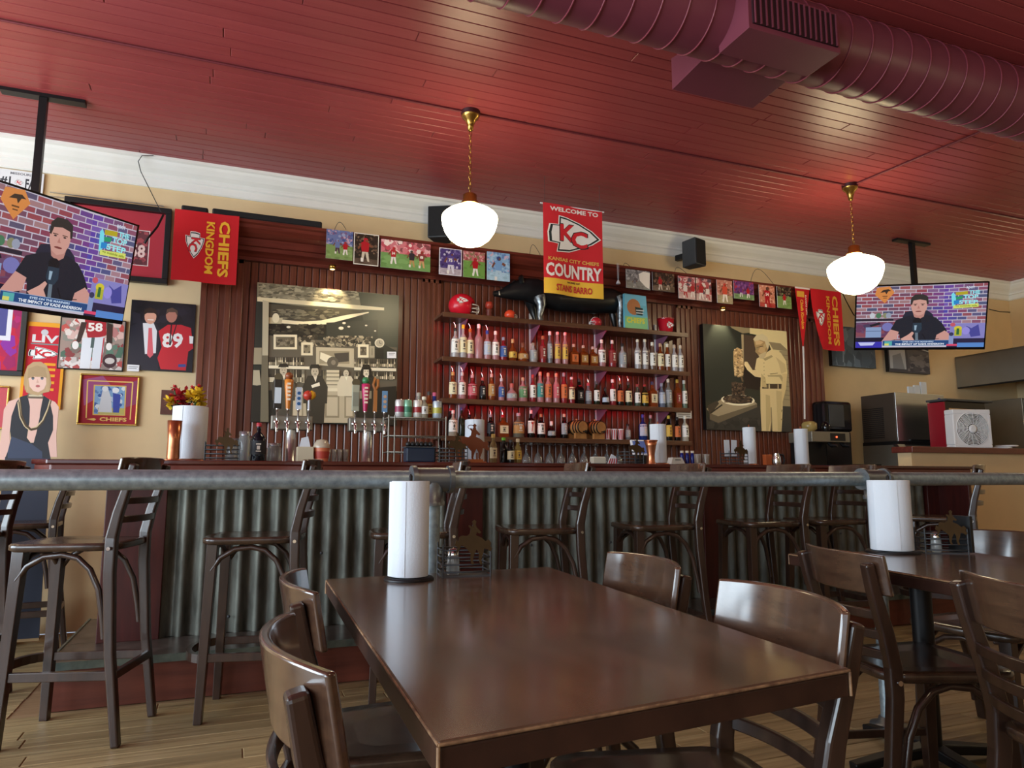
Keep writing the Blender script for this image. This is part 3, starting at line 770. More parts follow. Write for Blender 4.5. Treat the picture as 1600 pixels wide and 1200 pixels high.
def corr(x0, x1):
    pitch, amp = .096, .0175; n = int((x1-x0)/pitch*8); V = []
    for i in range(n+1):
        x = x0 + (x1-x0)*i/n; y = BC - amp*math.cos(2*math.pi*(x-x0)/pitch)
        V += [(x, y, .212), (x, y, BT-.06)]
    m = MB(); m.add(V, [(2*i, 2*i+2, 2*i+3, 2*i+1) for i in range(n)], 0, True)
    o = part(m, 'corrugated_panel', 'corrugated_zinc', bar)
    for i in range(3):
        for z in (.30, .62):
            x = x0 + (round((x1-x0)*(i+.5)/3/pitch)+.5)*pitch
            part(MB().lathe([(.009, 0), (.007, -.004), (.002, -.006)], 8, (x, BC-amp, z), rot=Matrix.Rotation(-math.pi/2, 3, 'X')), 'screw', 'dark_grey', o)
for a, b in ((-.31, 1.25), (1.48, 3.14), (3.31, 5.36)): corr(a, b)
for a, b in ((-.60, -.31), (1.25, 1.48), (3.14, 3.31), (5.36, 5.51)):
    part(MB().b2(a, b, BC-.035, BC+.05, .21, BT-.06), 'post', mat('post_red', '38120f', .4, col2='4a1a15', scale=1, stretch=(30, 30, 3)), bar, bevel=.004)
part(MB().b2(bx1-.045, bx1-.01, BF+.02, 4.68, 0, BT-.06), 'end_panel', 'post_red', bar, bevel=.003)
# stepped foot rest
sx0, SF = -.74, 3.885
part(MB().b2(sx0+.01, bx1-.05, SF+.012, BC-.02, 0, .188), 'kick_board', 'kick_red', bar)
part(MB().b2(sx0, bx1-.05, SF, BC, .188, .212), 'foot_step', mat('step_top', '3e342e', .28, col2='5c524a', scale=10), bar, bevel=.002)
part(MB().b2(sx0-.004, bx1-.05, SF-.006, SF+.004, .180, .216), 'step_nosing', 'step_metal', bar)
part(MB().b2(sx0-.006, sx0+.006, SF-.006, 5.0, .180, .216), 'step_nosing', 'step_metal', bar)
part(MB().b2(sx0, -.60, BC, 5.0, .188, .212), 'foot_step', 'step_top', bar)
part(MB().b2(sx0+.01, -.60, BC, 4.99, 0, .188), 'kick_board', 'kick_red', bar)
part(MB().b2(-.60, -.56, BC, 4.70, .21, BT-.06), 'end_panel', 'post_red', bar)

# ---- bar stools, all turned sideways to the bar
gS = 'dark wooden bar stools along the bar'
def stool_corner(x, y, face, label):       # (x,y): near front corner of the seat
    a = R(-face); lx, ly = -.195, .20
    put(stool0, x - (lx*math.cos(a) - ly*math.sin(a)), y - (lx*math.sin(a) + ly*math.cos(a)), face, label, gS)
SN = ['leftmost', 'second', 'third', 'fourth', 'fifth', 'sixth', 'seventh', 'rightmost']
put(stool0, -.575, 3.56, -75, 'dark wooden bar stool before the bar, leftmost of the row, largest in view', gS)
stool_corner(-.10, 3.47, -79, 'dark wooden bar stool before the brightest corrugated panel, second from the left')
stool_corner(.645, 3.47, -78, 'dark wooden bar stool half hidden by the paper towels, third from the left')
stool_corner(1.346, 3.47, -80, 'dark wooden bar stool right of the railing post, fourth from the left along the bar')
stool_corner(2.10, 3.47, -82, 'dark wooden bar stool behind the far right front chair, fifth from the left')
stool_corner(2.88, 3.47, -84, 'dark wooden bar stool in deep shade, sixth from the left along the bar')
stool_corner(3.42, 3.47, -84, 'dark wooden bar stool behind the chair with the lit seat, seventh from the left')
put(stool0, 4.58, 3.56, -35, 'dark wooden bar stool at the right end of the bar against tan wall', gS)
# stools and high table left of the bar
gH = 'stools at the high table left of the bar'
for (x, y, face, lab) in ((-1.29, 4.28, -60, 'dark bar stool at the left edge of the photo, in front of the high table'), (-1.16, 5.10, -95, 'dark bar stool beyond the bar end, right of the high table'), (-1.70, 5.32, 180, 'dark bar stool beside the cardboard figure, behind the high table')):
    put(stool0, x, y, face, lab, gH)
ht = thing('high_table', 'dark square high-top table behind the left bar stools', 'table', (-1.72, 4.62, 0), world=True)
part(MB().b2(-2.07, -1.37, 4.27, 4.97, 1.0, 1.035), 'table_top', 'table_wood', ht, bevel=.004)
part(MB().lathe([(.04, .04), (.04, 1.0)], 16, (-1.72, 4.62, 0)), 'column', 'black_metal', ht)
for dx, dy in ((.3, 0), (-.3, 0), (0, .3), (0, -.3)): part(MB().bar([(-1.72, 4.62, .05), (-1.72+dx, 4.62+dy, .02)], .05, .03, (0, 0, 1)), 'foot', 'black_metal', ht)

# ================================================================== WALL PIECES
def flat(name, label, cat, x0, y0, x1, y1, Y, th=.012, backing='black_plastic', frame=None, fw=.02, group=None, fdep=.022):
    """rectangular picture whose top-left and bottom-right corners are seen at (x0,y0) and (x1,y1) on the plane Y"""
    a = at(x0, y0, Y); b = at(x1, y1, Y); X0, X1, Z1, Z0 = a.x, b.x, a.z, b.z
    t = thing(name, label, cat, ((X0+X1)/2, Y, Z0), world=True, group=group)
    part(MB().b2(X0, X1, Y, Y + th, Z0, Z1), 'backing', backing, t)
    if frame:
        for (p, q, r_, s_) in ((X0-fw, X1+fw, Z1, Z1+fw), (X0-fw, X1+fw, Z0-fw, Z0), (X0-fw, X0, Z0, Z1), (X1, X1+fw, Z0, Z1)):
            part(MB().b2(p, q, Y-fdep+th, Y+th, r_, s_), 'frame_bar', frame, t, bevel=.003)
    P = Panel((X0, Y, Z1), (X1-X0, 0, 0), (0, 0, Z0-Z1), (0, -1, 0)); P.t = t
    return P
def player(P, cx, base, h, jersey, pants, helmet, num=None, rng=random, skin='7a4a35'):
    w_ = h * .34 / P.asp
    ln = rng.uniform(-.12, .12)
    P.poly([(cx-w_*.45, base), (cx-w_*.2, base), (cx+w_*.02, base-h*.42), (cx-w_*.35, base-h*.45)], pants)
    P.poly([(cx+w_*.3, base-h*.03), (cx+w_*.55, base-h*.02), (cx+w_*.36, base-h*.45), (cx+w_*.0, base-h*.42)], pants)
    P.poly([(cx-w_*.5, base-h*.16), (cx-w_*.18, base-h*.15), (cx-w_*.18, base), (cx-w_*.48, base)], 'e8e4de')
    P.poly([(cx-w_*.40, base-h*.42), (cx+w_*.40, base-h*.42), (cx+w_*.55, base-h*.78), (cx+w_*.2, base-h*.86), (cx-w_*.2, base-h*.86), (cx-w_*.55, base-h*.78)], jersey)
    P.poly([(cx-w_*.55, base-h*.78), (cx-w_*.40, base-h*.70), (cx-w_*.75, base-h*.50), (cx-w_*.9, base-h*.55)], skin)
    P.poly([(cx+w_*.55, base-h*.78), (cx+w_*.40, base-h*.68), (cx+w_*.8, base-h*.62), (cx+w_*.95, base-h*.7)], skin)
    P.ell(cx+w_*ln, base-h*.92, w_*.28, h*.10, helmet, 10); P.ell(cx+w_*(ln+.1), base-h*.90, w_*.14, h*.05, skin, 8)
    if num: P.text(num, cx, base-h*.64, w_*.55, h*.16, 'f4f0ea')
RED, WHT, GRN = 'b01c28', 'ddd8d2', '5f8a4a'
def sport(P, seed, crowd, field, horizon, players, border=None):
    r = random.Random(seed); P.rect(0, 0, 1, 1, crowd[0])
    P.blobs(.0, 0, 1, horizon, crowd, 90, .06, r, P.asp)
    P.rect(0, horizon, 1, 1, field); P.blobs(0, horizon, 1, 1, [field] + [''.join('%02x' % max(0, min(255, int(field[i:i+2], 16) + d)) for i in (0, 2, 4)) for d in (-14, 12)], 30, .10, r, .5 * P.asp)
    for p in players: player(P, *p, rng=r)
    if border:
        for q in ((0, 0, 1, .025), (0, .975, 1, 1), (0, 0, .03, 1), (.97, 0, 1, 1)): P.rect(*q, border)
PH = 5.385
gP = 'football photographs hung along the cornice'
stands = ['b85a60', 'd2a0a0', 'e2d4d0', '8a3a44', '5a4a58']; blue = ['6a78a8', '9aa2c4', '4a5a90', 'c4a0b0', '7a5a80']
dark = ['2a241e', '4a3a30', '6a5444', '352a26', '806a58']; purp = ['4a3a7a', '8a82b4', '6a5a9a', 'c8c2d8', '34285a']
specs = [
 ('photograph of two football players on grass, leftmost on the cornice', (510.5, 357.5, 550.5, 407.5), lambda P: sport(P, 1, blue, '7f9a5c', .52, [(.42, .82, .5, '6a7aa8', '54304a', '8a96c0'), (.72, .84, .46, RED, 'e4dcd8', 'a83040')])),
 ('photograph of a leaping player in a white border on the cornice', (553.5, 363, 591, 416.5), lambda P: sport(P, 2, dark, '55443a', .8, [(.45, .9, .75, RED, 'cfc4b0', 'b02030')], 'ece6da')),
 ('wide photograph of players tackling on green turf on the cornice', (595.5, 373, 672, 425.5), lambda P: sport(P, 3, ['d27a84', 'e6b0b4', 'c45060', 'f0dcd8', '8a4a50'], '6f9a58', .46, [(.25, .85, .6, RED, 'e8e2de', 'c02030', '34'), (.62, .9, .6, '2e2a34', 'b8905a', '3a3a44'), (.82, .9, .62, '8a3a3a', 'cfa070', 'a03030', '8')])),
 ('purple-toned photograph of a player numbered 75 left of the red banner', (686.5, 386.5, 721, 432), lambda P: sport(P, 4, purp, 'b4a8b4', .75, [(.5, .95, .8, '5a4a92', 'dcd6e4', '4a3a80', '75')], 'e8e4ec')),
 ('photograph of a red-shirted player standing on grass left of the banner', (724, 391.5, 757.5, 436), lambda P: sport(P, 5, ['c06a70', 'd8a4a4', '8a7a5a', '9a4a50'], '6f9a4c', .36, [(.55, .93, .68, RED, 'e8e4e0', 'b02030')])),
 ('pale blue photograph of a football player nearest the red banner', (761, 392.5, 796.5, 440.5), lambda P: sport(P, 6, ['8ab4d8', 'a8c8e4', '6a8ac0', 'd0b4c8'], 'a8c8dc', .7, [(.5, 1.0, .85, '7aa4d4', 'b4d0e4', '3a4a80')])),
 ('grey photograph with a painted white glare patch right of the red banner', (978, 420, 1016, 453.5), lambda P: (sport(P, 7, ['8a8a8e', 'aaaaae', '6a6a6e', 'c4c4c6'], '96968f', .6, [(.35, .95, .5, '7a7a80', 'b4b4b8', '5a5a60')]), P.poly([(.52, .2), (.72, .05), (1, .08), (.96, .95), (.8, .85), (.56, .55)], 'fbf8ee'))),  # the white polygon is glare painted onto the print
 ('dark photograph of two red players beside the grey photograph with painted glare', (1019, 424.5, 1054, 457), lambda P: sport(P, 8, dark, '6a5a4a', .7, [(.35, .95, .7, RED, 'd8ccc0', 'b03038'), (.7, .9, .6, '4a3a3a', 'b4a494', '2a2a2a')])),
 ('wide pair of photographs with many red players on the cornice', (1059.5, 430.5, 1112, 471.5), lambda P: (sport(P, 9, stands, 'c8a8a4', .7, [(.2, .95, .65, 'e0d8d8', RED, 'e4e0e0'), (.42, .9, .6, RED, 'e8e0dc', 'b83038'), (.68, .95, .7, RED, 'e8e0dc', 'b83038'), (.88, .95, .6, 'dcd4d0', 'b03a40', 'c04a50')]), P.rect(.50, 0, .53, 1, '3a1a16'))),
 ('photograph of an orange and red player on the right cornice', (1119.5, 436.5, 1145, 475.5), lambda P: sport(P, 10, ['c08070', 'd8b0a0', '8a5a4a'], 'a89a7a', .65, [(.5, .95, .8, 'd0503a', 'ece4dc', 'c83a30')])),
 ('purple and red photograph of a pile of players on the right cornice', (1146, 438, 1178.5, 469.5), lambda P: sport(P, 11, ['6a3a7a', '8a5a9a', '4a2a5a', 'b03a50'], '7a9a6a', .72, [(.35, .9, .6, '6a3080', 'd8d0dc', '50206a'), (.7, .92, .6, RED, 'e4dce0', 'a82838')])),
 ('tall photograph of a red jersey numbered 54 on the right cornice', (1185.5, 444.5, 1211.5, 481.5), lambda P: sport(P, 12, ['d08a70', 'e4b4a0', 'a85a4a'], 'b0443c', .8, [(.5, 1.0, .92, 'b4202c', 'b4202c', '5a3a30', '54')])),
 ('photograph of a player running on grass at the right end of the cornice', (1213.5, 447, 1237, 483), lambda P: sport(P, 13, dark + ['8a9a6a'], '7d9a5a', .45, [(.5, .85, .5, RED, 'e8e4e0', 'b02030')])),
]
for lab, q, fn in specs:
    P = flat('football_photo', lab, 'photograph', *q, PH, .004, 'white_plastic', group=gP); fn(P); P.build(P.t, 'print_gloss')
    if q[2] < 680 or 1050 < q[0] < 1120:   # caption strip
        pass
# hanging wires above the cornice
for k, (xa, xb, y_, top) in enumerate(((523, 541, 358, 344), (828, 846, 400, 380), (975, 990, 421, 409), (1055, 1075, 428, 416), (1173, 1210, 444, 420))):
    a = at(xa, y_, 5.39); b = at(xb, y_, 5.39); zt = at((xa+xb)/2, top, 5.39).z
    n = 8; P_ = [(a.x + (b.x-a.x)*i/n, 5.40 + .05*math.sin(math.pi*i/n), a.z + (b.z-a.z)*i/n + (zt-a.z)*math.sin(math.pi*i/n)) for i in range(n+1)]
    single(MB().tube(P_, .0022, 5), 'hanging_wire', 'dark_grey', ORD[k+1] + ' thin wire loop from the left standing up above the cornice', 'wire', tuple(P_[0]), 'wire loops above the cornice')
# small white hanging bell
b_ = at(966, 440, 5.36); t = thing('hanging_bell', 'small white bell on two strings right of the red banner', 'bell', tuple(b_), world=True)
part(MB().lathe([(.020, b_.z-.022), (.018, b_.z-.01), (.008, b_.z+.008), (.003, b_.z+.015)], 12, (b_.x, b_.y, 0)), 'bell', 'white_plastic', t)
for s in (-.008, .008): part(MB().tube([(b_.x+s*.5, b_.y, b_.z+.012), (b_.x+s, b_.y, CT)], .002, 4), 'string', 'paper', t)

# ---- big hanging banner
a = at(848, 316, 4.95); b = at(943, 466, 4.95); X0, X1, Z1, Z0 = a.x, b.x, a.z, b.z - .01
bn = thing('welcome_banner', 'red and yellow hanging football banner over the middle of the bar', 'banner', ((X0+X1)/2, 4.95, Z0), world=True)
def wv(u, v): return .012 * math.sin(u * 5 + 1) * (.3 + v) + .010 * v * v * math.sin(u * 9)
m = MB(); nx, ny = 20, 20; V = []
for j in range(ny+1):
    for i in range(nx+1): 
        u, v = i/nx, j/ny; V.append((X0 + (X1-X0)*u, 4.95 - wv(u, v), Z1 + (Z0-Z1)*v))
m.add(V, [(j*(nx+1)+i, (j+1)*(nx+1)+i, (j+1)*(nx+1)+i+1, j*(nx+1)+i+1) for j in range(ny) for i in range(nx)], 0, True)
cl = part(m, 'cloth', 'cloth_red', bn)
P = Panel((X0, 4.95, Z1), (X1-X0, 0, 0), (0, 0, Z0-Z1), (0, -1, 0)); P.warp = lambda u, v: wv(u, v) + .0008; P.dk = .0002
P.grid('d0242f', 16, 16); P.k += 4
o_ = len(P.v); nn = 16
P.k += 2; P.raw([(i/nn, v) for v in (.83, .9, 1.0) for i in range(nn+1)], [(j*(nn+1)+i, (j+1)*(nn+1)+i, (j+1)*(nn+1)+i+1, j*(nn+1)+i+1) for j in range(2) for i in range(nn)], 'e8b83a'); P.k += 6
P.text('WELCOME TO', .52, .055, .82, .05, 'f0e4de')
P.k += 2; P.arrowhead(.5, .33, .86, .42)
P.k += 2; P.text('KANSAS CITY CHIEFS', .5, .615, .86, .04, 'e2b25a'); P.text('COUNTRY', .5, .735, .94, .15, 'ece6e2')
P.text('HOME OF', .5, .855, .22, .022, '5a3020'); P.text('STANS BARRO', .5, .925, .62, .075, 'c0302a')
P.build(bn)
part(MB().tube([(X0-.02, 4.955, Z1-.004), (X1+.02, 4.955, Z1-.004)], .006, 8), 'rod', 'white_plastic', bn)
for x in (X0+.02, X1-.02): part(MB().tube([(x, 4.955, Z1), (x, 4.955, CEIL)], .0018, 4), 'string', 'dark_grey', bn)

# ---- Chiefs Kingdom flags, pennant
def hang_flag(label, x0, y0, x1, y1, Y, cut=None):
    a = at(x0, y0, Y); b = at(x1, y1, Y); X0, X1, Z1, Z0 = a.x, b.x, a.z, b.z
    t = thing('team_flag', label, 'flag', ((X0+X1)/2, Y, Z0), world=True, group='red team flags at the ends of the cornice')
    wq = lambda u, v: .010*math.sin(u*7)*(.4+.6*v)
    m = MB(); V = []; nx = 16; ny = 12
    for j in range(ny+1):
        for i in range(nx+1):
            u, v = i/nx, j/ny
            if cut: u = u*(1-cut*v**2) + cut*v**2
            V.append((X0+(X1-X0)*u, Y - wq(u, v), Z1+(Z0-Z1)*v))
    m.add(V, [(j*(nx+1)+i, (j+1)*(nx+1)+i, (j+1)*(nx+1)+i+1, j*(nx+1)+i+1) for j in range(ny) for i in range(nx)], 0, True)
    part(m, 'cloth', 'cloth_red', t)
    P = Panel((X0, Y, Z1), (X1-X0, 0, 0), (0, 0, Z0-Z1), (0, -1, 0)); P.warp = lambda u, v: wq(u, v) + .003; P.dk = .0002
    return t, P
t, P = hang_flag('red flag with yellow lettering at the left end of the cornice', 273.5, 326, 368.5, 446, 5.375)
P.arrowhead(.33, .48, .36, .30, rot=90); P.text('CHIEFS', .78, .5, .80, .17, 'ecb42a', 90); P.text('KINGDOM', .56, .5, .74, .13, 'ecb42a', 90); P.build(t)
t, P = hang_flag('red flag with yellow lettering at the right end of the cornice', 1266, 450.5, 1319, 549, 5.33, .28)
P.arrowhead(.27, .47, .26, .30, rot=90); P.text('CHIEFS', .78, .5, .84, .17, 'dda030', 90); P.text('KINGDOM', .55, .5, .80, .12, 'dda030', 90); P.build(t)
a = at(1242, 447.5, 5.36); b = at(1265, 450, 5.36); c = at(1255, 541, 5.36)
t = thing('team_pennant', 'narrow red pennant with yellow script beside the right red flag', 'pennant', (c.x, 5.36, c.z), world=True)
m = MB(); m.prism([(a.x, a.z), (b.x, b.z), (c.x+.004, c.z), (c.x-.004, c.z)], (0, .004, 0), (0, 5.36, 0)); part(m, 'cloth', 'cloth_red', t)
P = Panel((a.x, 5.36, a.z), (b.x-a.x, 0, 0), (0, 0, c.z-a.z), (0, -1, 0)); P.rect(0, 0, 1, .03, 'ece4dc'); P.rect(.1, .07, .6, .17, 'e0a83a')
P.text('Chiefs Kingdom', .38, .46, .50, .26, 'e8b03a', 90); P.text('KANSAS CITY', .70, .30, .34, .09, 'ecd8c8', 90); P.build(t)
# long white strap below the pennant
a = at(1255, 541, 5.40); b = at(1261, 655, 5.40)
single(MB().bar([(a.x, 5.40, a.z), ((a.x+b.x)/2-.01, 5.40, (a.z+b.z)/2), (b.x-.03, 5.40, b.z)], .018, .003, (0, 1, 0)), 'hanging_strap', 'white_plastic', 'white strap hanging below the red pennant on the panelling', 'strap', tuple(b))

# ---- black sound bars on the cornice, loudspeakers
def boxbar(label, xa, xb, ya, h):
    a = at(xa, ya, 5.46); b = at(xb, ya, 5.46)
    t = thing('sound_bar', label, 'speaker', ((a.x+b.x)/2, 5.46, CT), world=True)
    part(MB().b2(a.x, b.x, 5.42, 5.52, CT, CT+h), 'housing', 'black_plastic', t, bevel=.012)
    part(MB().b2(a.x+.012, b.x-.012, 5.414, 5.421, CT+.012, CT+h-.012), 'grille', mat('speaker_cloth', '1c1c1e', .9, var=.3, scale=200), t)
boxbar('short black speaker on the left end of the cornice', 284, 326, 325, .055); boxbar('long black sound bar lying on the cornice', 331, 503, 345, .06)
def speaker(label, xc, yt, yb, wd, turn):
    a = at(xc, yt, 5.60); b = at(xc, yb, 5.60); h = a.z - b.z
    t = thing('wall_speaker', label, 'speaker', (a.x, 5.60, b.z), turn, group='black loudspeakers on the back wall')
    m = MB(); m.prism([(-wd/2, -.09), (wd/2, -.09), (wd*.32, .09), (-wd*.32, .09)], (0, 0, h), (0, 0, 0), (1, 0, 0), (0, 1, 0)); m.build('cabinet', 'dark_grey', t, bevel=.01)
    MB().b2(-wd/2+.012, wd/2-.012, -.096, -.089, .012, h-.012).build('grille', 'speaker_cloth', t)
    MB().b2(-.02, .02, .08, .2, h*.4, h*.6).build('bracket', 'black_metal', t)
speaker('grey loudspeaker on the wall behind the left pendant lamp', 690, 327, 376, .20, R(-28))
speaker('black loudspeaker on the wall right of the red banner', 1082, 376, 417, .17, R(18))

# ---- the two large photographs
def big(label, tl, br):
    P = flat('canvas_print', label, 'picture', *tl, *br, 5.555, .05, 'black_plastic', group='large monochrome prints on the panelling'); return P
P = big('large sepia photograph of an old saloon with men at the counter', (402, 441), (619, 665)); P.trace([(60, 55), (1165, 155), (1145, 1165), (10, 1145)])
r = random.Random(5)
P.rect(0, 0, 1200, 1200, '3f423b')
g = P.poly
g([(60,55),(1165,155),(1150,330),(60,200)], '8b8672')
P.H2 = P.H
P.blobs(70, 70, 880, 205, ['6a6656', '9a947e', 'a8a28a', '787360'], 260, 26, r, .35)
g([(850,130),(1165,155),(1160,600),(1000,600),(900,420)], '4f5348')
g([(60,172),(300,188),(850,232),(1050,250),(1050,272),(840,264),(300,222),(60,205)], 'cdc4a6')
g([(150,225),(930,275),(560,380),(150,360)], '5e5a4c'); P.blobs(180, 265, 700, 345, ['6e6a58', '85806c', '524f44'], 130, 28, r, .35)
g([(230,345),(420,362),(560,352),(760,308),(930,284),(930,292),(800,330),(600,382),(420,388),(230,375)], 'd6cdb0')
g([(150,330),(260,335),(250,380),(150,378)], 'b8b094'); P.ell(205, 335, 28, 38, 'cfc8ae')
g([(150,378),(600,392),(580,470),(380,490),(150,460)], '3a3830'); P.blobs(150, 380, 580, 480, ['2e2c26', '4a473c', '5c584a'], 80, 26, r, .5)
g([(600,370),(1000,345),(1000,500),(600,480)], '464840')
for x, y, s_ in ((305, 405, 16), (738, 372, 14), (715, 412, 20), (775, 400, 12), (910, 390, 10), (980, 432, 9)): P.ell(x, y, s_, s_*.6, 'cfc9b4')
g([(150,470),(1150,560),(1150,900),(150,900)], '6e685a')
P.blobs(380, 470, 960, 560, ['4a463c', '8e8672', 'b0a78e', '5e584a'], 170, 16, r)
g([(940,480),(1150,590),(1140,700),(960,640)], '3c3f37')
def pic(x0, y0, x1, y1, fr, inner): P.rect(x0, y0, x1, y1, fr); P.rect(x0+18, y0+18, x1-18, y1-18, inner); P.blobs(x0+20, y0+20, x1-20, y1-20, [inner, '8c8470', '5c5648'], 26, 14, r)
pic(188, 465, 372, 580, 'd4ccb2', '746c5a'); pic(404, 525, 494, 626, 'd0c8ae', '8a826c'); pic(845, 538, 930, 640, 'd8d0b6', '6e6656'); pic(935, 550, 975, 640, 'a8a08a', '5c5648')
P.ell(1013, 527, 38, 36, 'd0cab4'); P.ell(1013, 527, 28, 27, 'b4ad96'); P.line([(1013, 527), (1013, 508)], 4, '3a362e'); P.line([(1013, 527), (1028, 530)], 4, '3a362e')
P.rect(980, 570, 1045, 650, '2e2e28')
g([(520,560),(815,570),(815,720),(520,700)], 'b9b098'); g([(545,590),(780,590),(780,690),(545,690)], '9c937c'); g([(555,600),(660,640),(600,680),(550,650)], 'd8d0b8'); g([(660,610),(775,600),(775,670),(680,680)], '57524a'); P.ell(650, 680, 45, 45, '6a6458'); P.ell(655, 680, 18, 20, '8e8676')
# bottle rows
for (xa, xb, ya, yb, n) in ((150, 425, 640, 705, 22), (150, 430, 735, 840, 24), (815, 1135, 650, 715, 24), (815, 1130, 750, 810, 22), (560, 620, 740, 850, 5), (30, 95, 640, 700, 5)):
    P.rect(xa, ya, xb, yb, '575246')
    for i in range(n):
        x = xa + (xb-xa)*(i+.5)/n; wd = (xb-xa)/n*.36; c = r.choice(['2e2b25', '3a362e', '8e866e', 'c8c0a8', '4c473c'])
        g([(x-wd, yb), (x-wd, ya+(yb-ya)*.45), (x-wd*.35, ya+(yb-ya)*.3), (x-wd*.35, ya+4), (x+wd*.35, ya+4), (x+wd*.35, ya+(yb-ya)*.3), (x+wd, ya+(yb-ya)*.45), (x+wd, yb)], c)
        g([(x-wd, yb-4), (x-wd, ya+(yb-ya)*.6), (x+wd, ya+(yb-ya)*.6), (x+wd, yb-4)], r.choice(['d4ccb4', 'b0a78f', '8c846e']))
for (xa, xb, y_) in ((150, 470, 706), (815, 1140, 716)): g([(xa, y_), (xb, y_+8), (xb, y_+30), (xa, y_+24)], 'd6cfb8')
# post at left and counter
g([(30,570),(95,570),(95,700),(30,700)], '9c947e'); g([(30,745),(78,745),(90,860),(25,870)], 'aaa28c'); g([(10,860),(100,870),(100,1150),(10,1150)], '35332d')
g([(102,200),(150,210),(145,630),(98,630)], 'b0a992'); g([(95,630),(145,630),(150,1150),(85,1150)], '77715f')
g([(300,880),(860,880),(1140,900),(1140,915),(300,905)], 'd2cab2'); g([(300,905),(830,905),(830,1150),(300,1150)], 'b6ac94'); g([(830,890),(1140,860),(1145,1165),(830,1150)], '37352f')
for x0, x1 in ((330, 420), (590, 700), (740, 815)): P.rect(x0, 935, x1, 1110, '978d76'); P.rect(x0+12, 950, x1-12, 1095, 'bcb29a')
g([(600,740),(700,740),(700,880),(600,880)], 'c6bda4')
for y_ in (760, 790, 820, 850): g([(600, y_), (700, y_), (700, y_+8), (600, y_+8)], '8a826c')
# four figures
def man(cx, top, sc, coat, hat, leg=True, shirt='cfc7b2', face='b8ae98'):
    g([(cx-95*sc, top+170*sc), (cx-55*sc, top+85*sc), (cx+55*sc, top+85*sc), (cx+100*sc, top+170*sc), (cx+95*sc, top+300*sc), (cx-90*sc, top+300*sc)], coat)
    if leg: g([(cx-70*sc, top+280*sc), (cx+80*sc, top+280*sc), (cx+70*sc, top+470*sc), (cx-60*sc, top+470*sc)], coat)
    g([(cx-14*sc, top+85*sc), (cx+18*sc, top+85*sc), (cx+6*sc, top+135*sc)], shirt)
    P.ell(cx, top+55*sc, 30*sc, 38*sc, face)
    P.ell(cx-9*sc, top+50*sc, 5*sc, 3*sc, '4a443a'); P.ell(cx+12*sc, top+50*sc, 5*sc, 3*sc, '4a443a'); P.ell(cx+2*sc, top+73*sc, 9*sc, 3*sc, '5a5246')
    if hat: g([(cx-44*sc, top+28*sc), (cx-30*sc, top-2*sc), (cx+28*sc, top-4*sc), (cx+44*sc, top+26*sc)], hat)
man(265, 695, .95, '5b564b', '3a372f'); man(510, 700, 1.0, '48443b', '39362f')
g([(480,860),(545,835),(550,862),(490,880)], 'd8d0bc'); 
man(752, 725, .72, 'c9c1aa', None, False, 'dcd4be', 'c0b7a0')
man(908, 700, .95, '39372f', None, True, 'd6cfba', 'cdc4ae'); g([(868,735),(885,695),(930,695),(950,735),(945,770),(955,800),(930,790),(928,735),(888,735),(885,790),(862,800)], '2c2a25')
g([(850,900),(950,900),(950,960),(850,960)], '8a826e')
P.rect(1070, 595, 1140, 645, 'f0eee6'); P.rect(1082, 606, 1130, 610, '6a6a66'); P.rect(1082, 618, 1122, 622, '6a6a66')
P.c = [(*(min(1, v ** 1.3 * 1.65 * f) for v, f in zip(c_[:3], (1, .985, .99))), 1) for c_ in P.c]
P.build(P.t, 'print_gloss')

P = big('large sepia photograph of a man holding up a rack of ribs', (1098, 505.5), (1237, 675)); P.trace([(52, 90), (852, 155), (885, 1110), (80, 1095)])
g = P.poly; r = random.Random(9)
P.rect(0, 0, 960, 1200, '36382f')
g([(52,90),(420,115),(425,900),(70,830)], '31352f')
g([(310,110),(500,128),(520,170),(430,180),(330,130)], '94886a'); g([(500,125),(852,155),(860,420),(700,330),(660,210),(500,180)], 'd2c496')
g([(430,190),(550,205),(600,480),(600,620),(440,620),(440,300)], '57493c'); g([(418,190),(440,190),(440,480),(425,480)], 'a89a7a')
g([(680,258),(790,270),(855,330),(855,345),(720,330)], '8e8266'); g([(780,340),(860,345),(885,900),(800,870)], '9c8f70')
for y_ in range(380, 840, 42): P.line([(800, y_), (872, y_+8)], 5, '7c7158')
g([(440,480),(600,600),(600,720),(440,700)], '2c241f')
# counter, board, plate, meat
g([(70,980),(200,1035),(560,870),(600,860),(885,870),(885,1110),(80,1095)], '3d3c38'); P.blobs(90, 980, 590, 1090, ['33322f', '45433e', '3a3935'], 40, 40, r)
g([(80,900),(220,810),(540,830),(560,850),(190,970),(110,940)], 'a0947a'); g([(190,970),(560,850),(560,880),(190,1033),(110,1000),(110,940)], '6e6553')
g([(90,870),(180,820),(200,850),(120,950),(100,940)], '4a4338'); P.line([(120, 940), (230, 860)], 14, '3a342c')
P.ell(378, 815, 160, 52, 'e4dac0', 24, .03); P.ell(378, 808, 142, 42, '443a32', 24, .03); P.blobs(250, 772, 510, 840, ['2e2620', '54463a', '6a5a48'], 60, 18, r, .6)
g([(315,650),(360,640),(420,680),(455,690),(440,730),(380,770),(330,740)], '4e4136'); P.blobs(320, 650, 445, 770, ['3a2f27', '6a5a49', '5a4b3d', '2e251f'], 50, 16, r)
g([(340,350),(375,315),(410,330),(432,390),(440,520),(420,590),(380,600),(345,560),(338,450)], 'a8906a'); P.blobs(345, 330, 432, 590, ['8a7452', 'c4ae84', '6e5b42', 'b89e74', 'd0bc94'], 110, 13, r, .7)
P.line([(410, 590), (425, 640)], 16, '6a5a44')
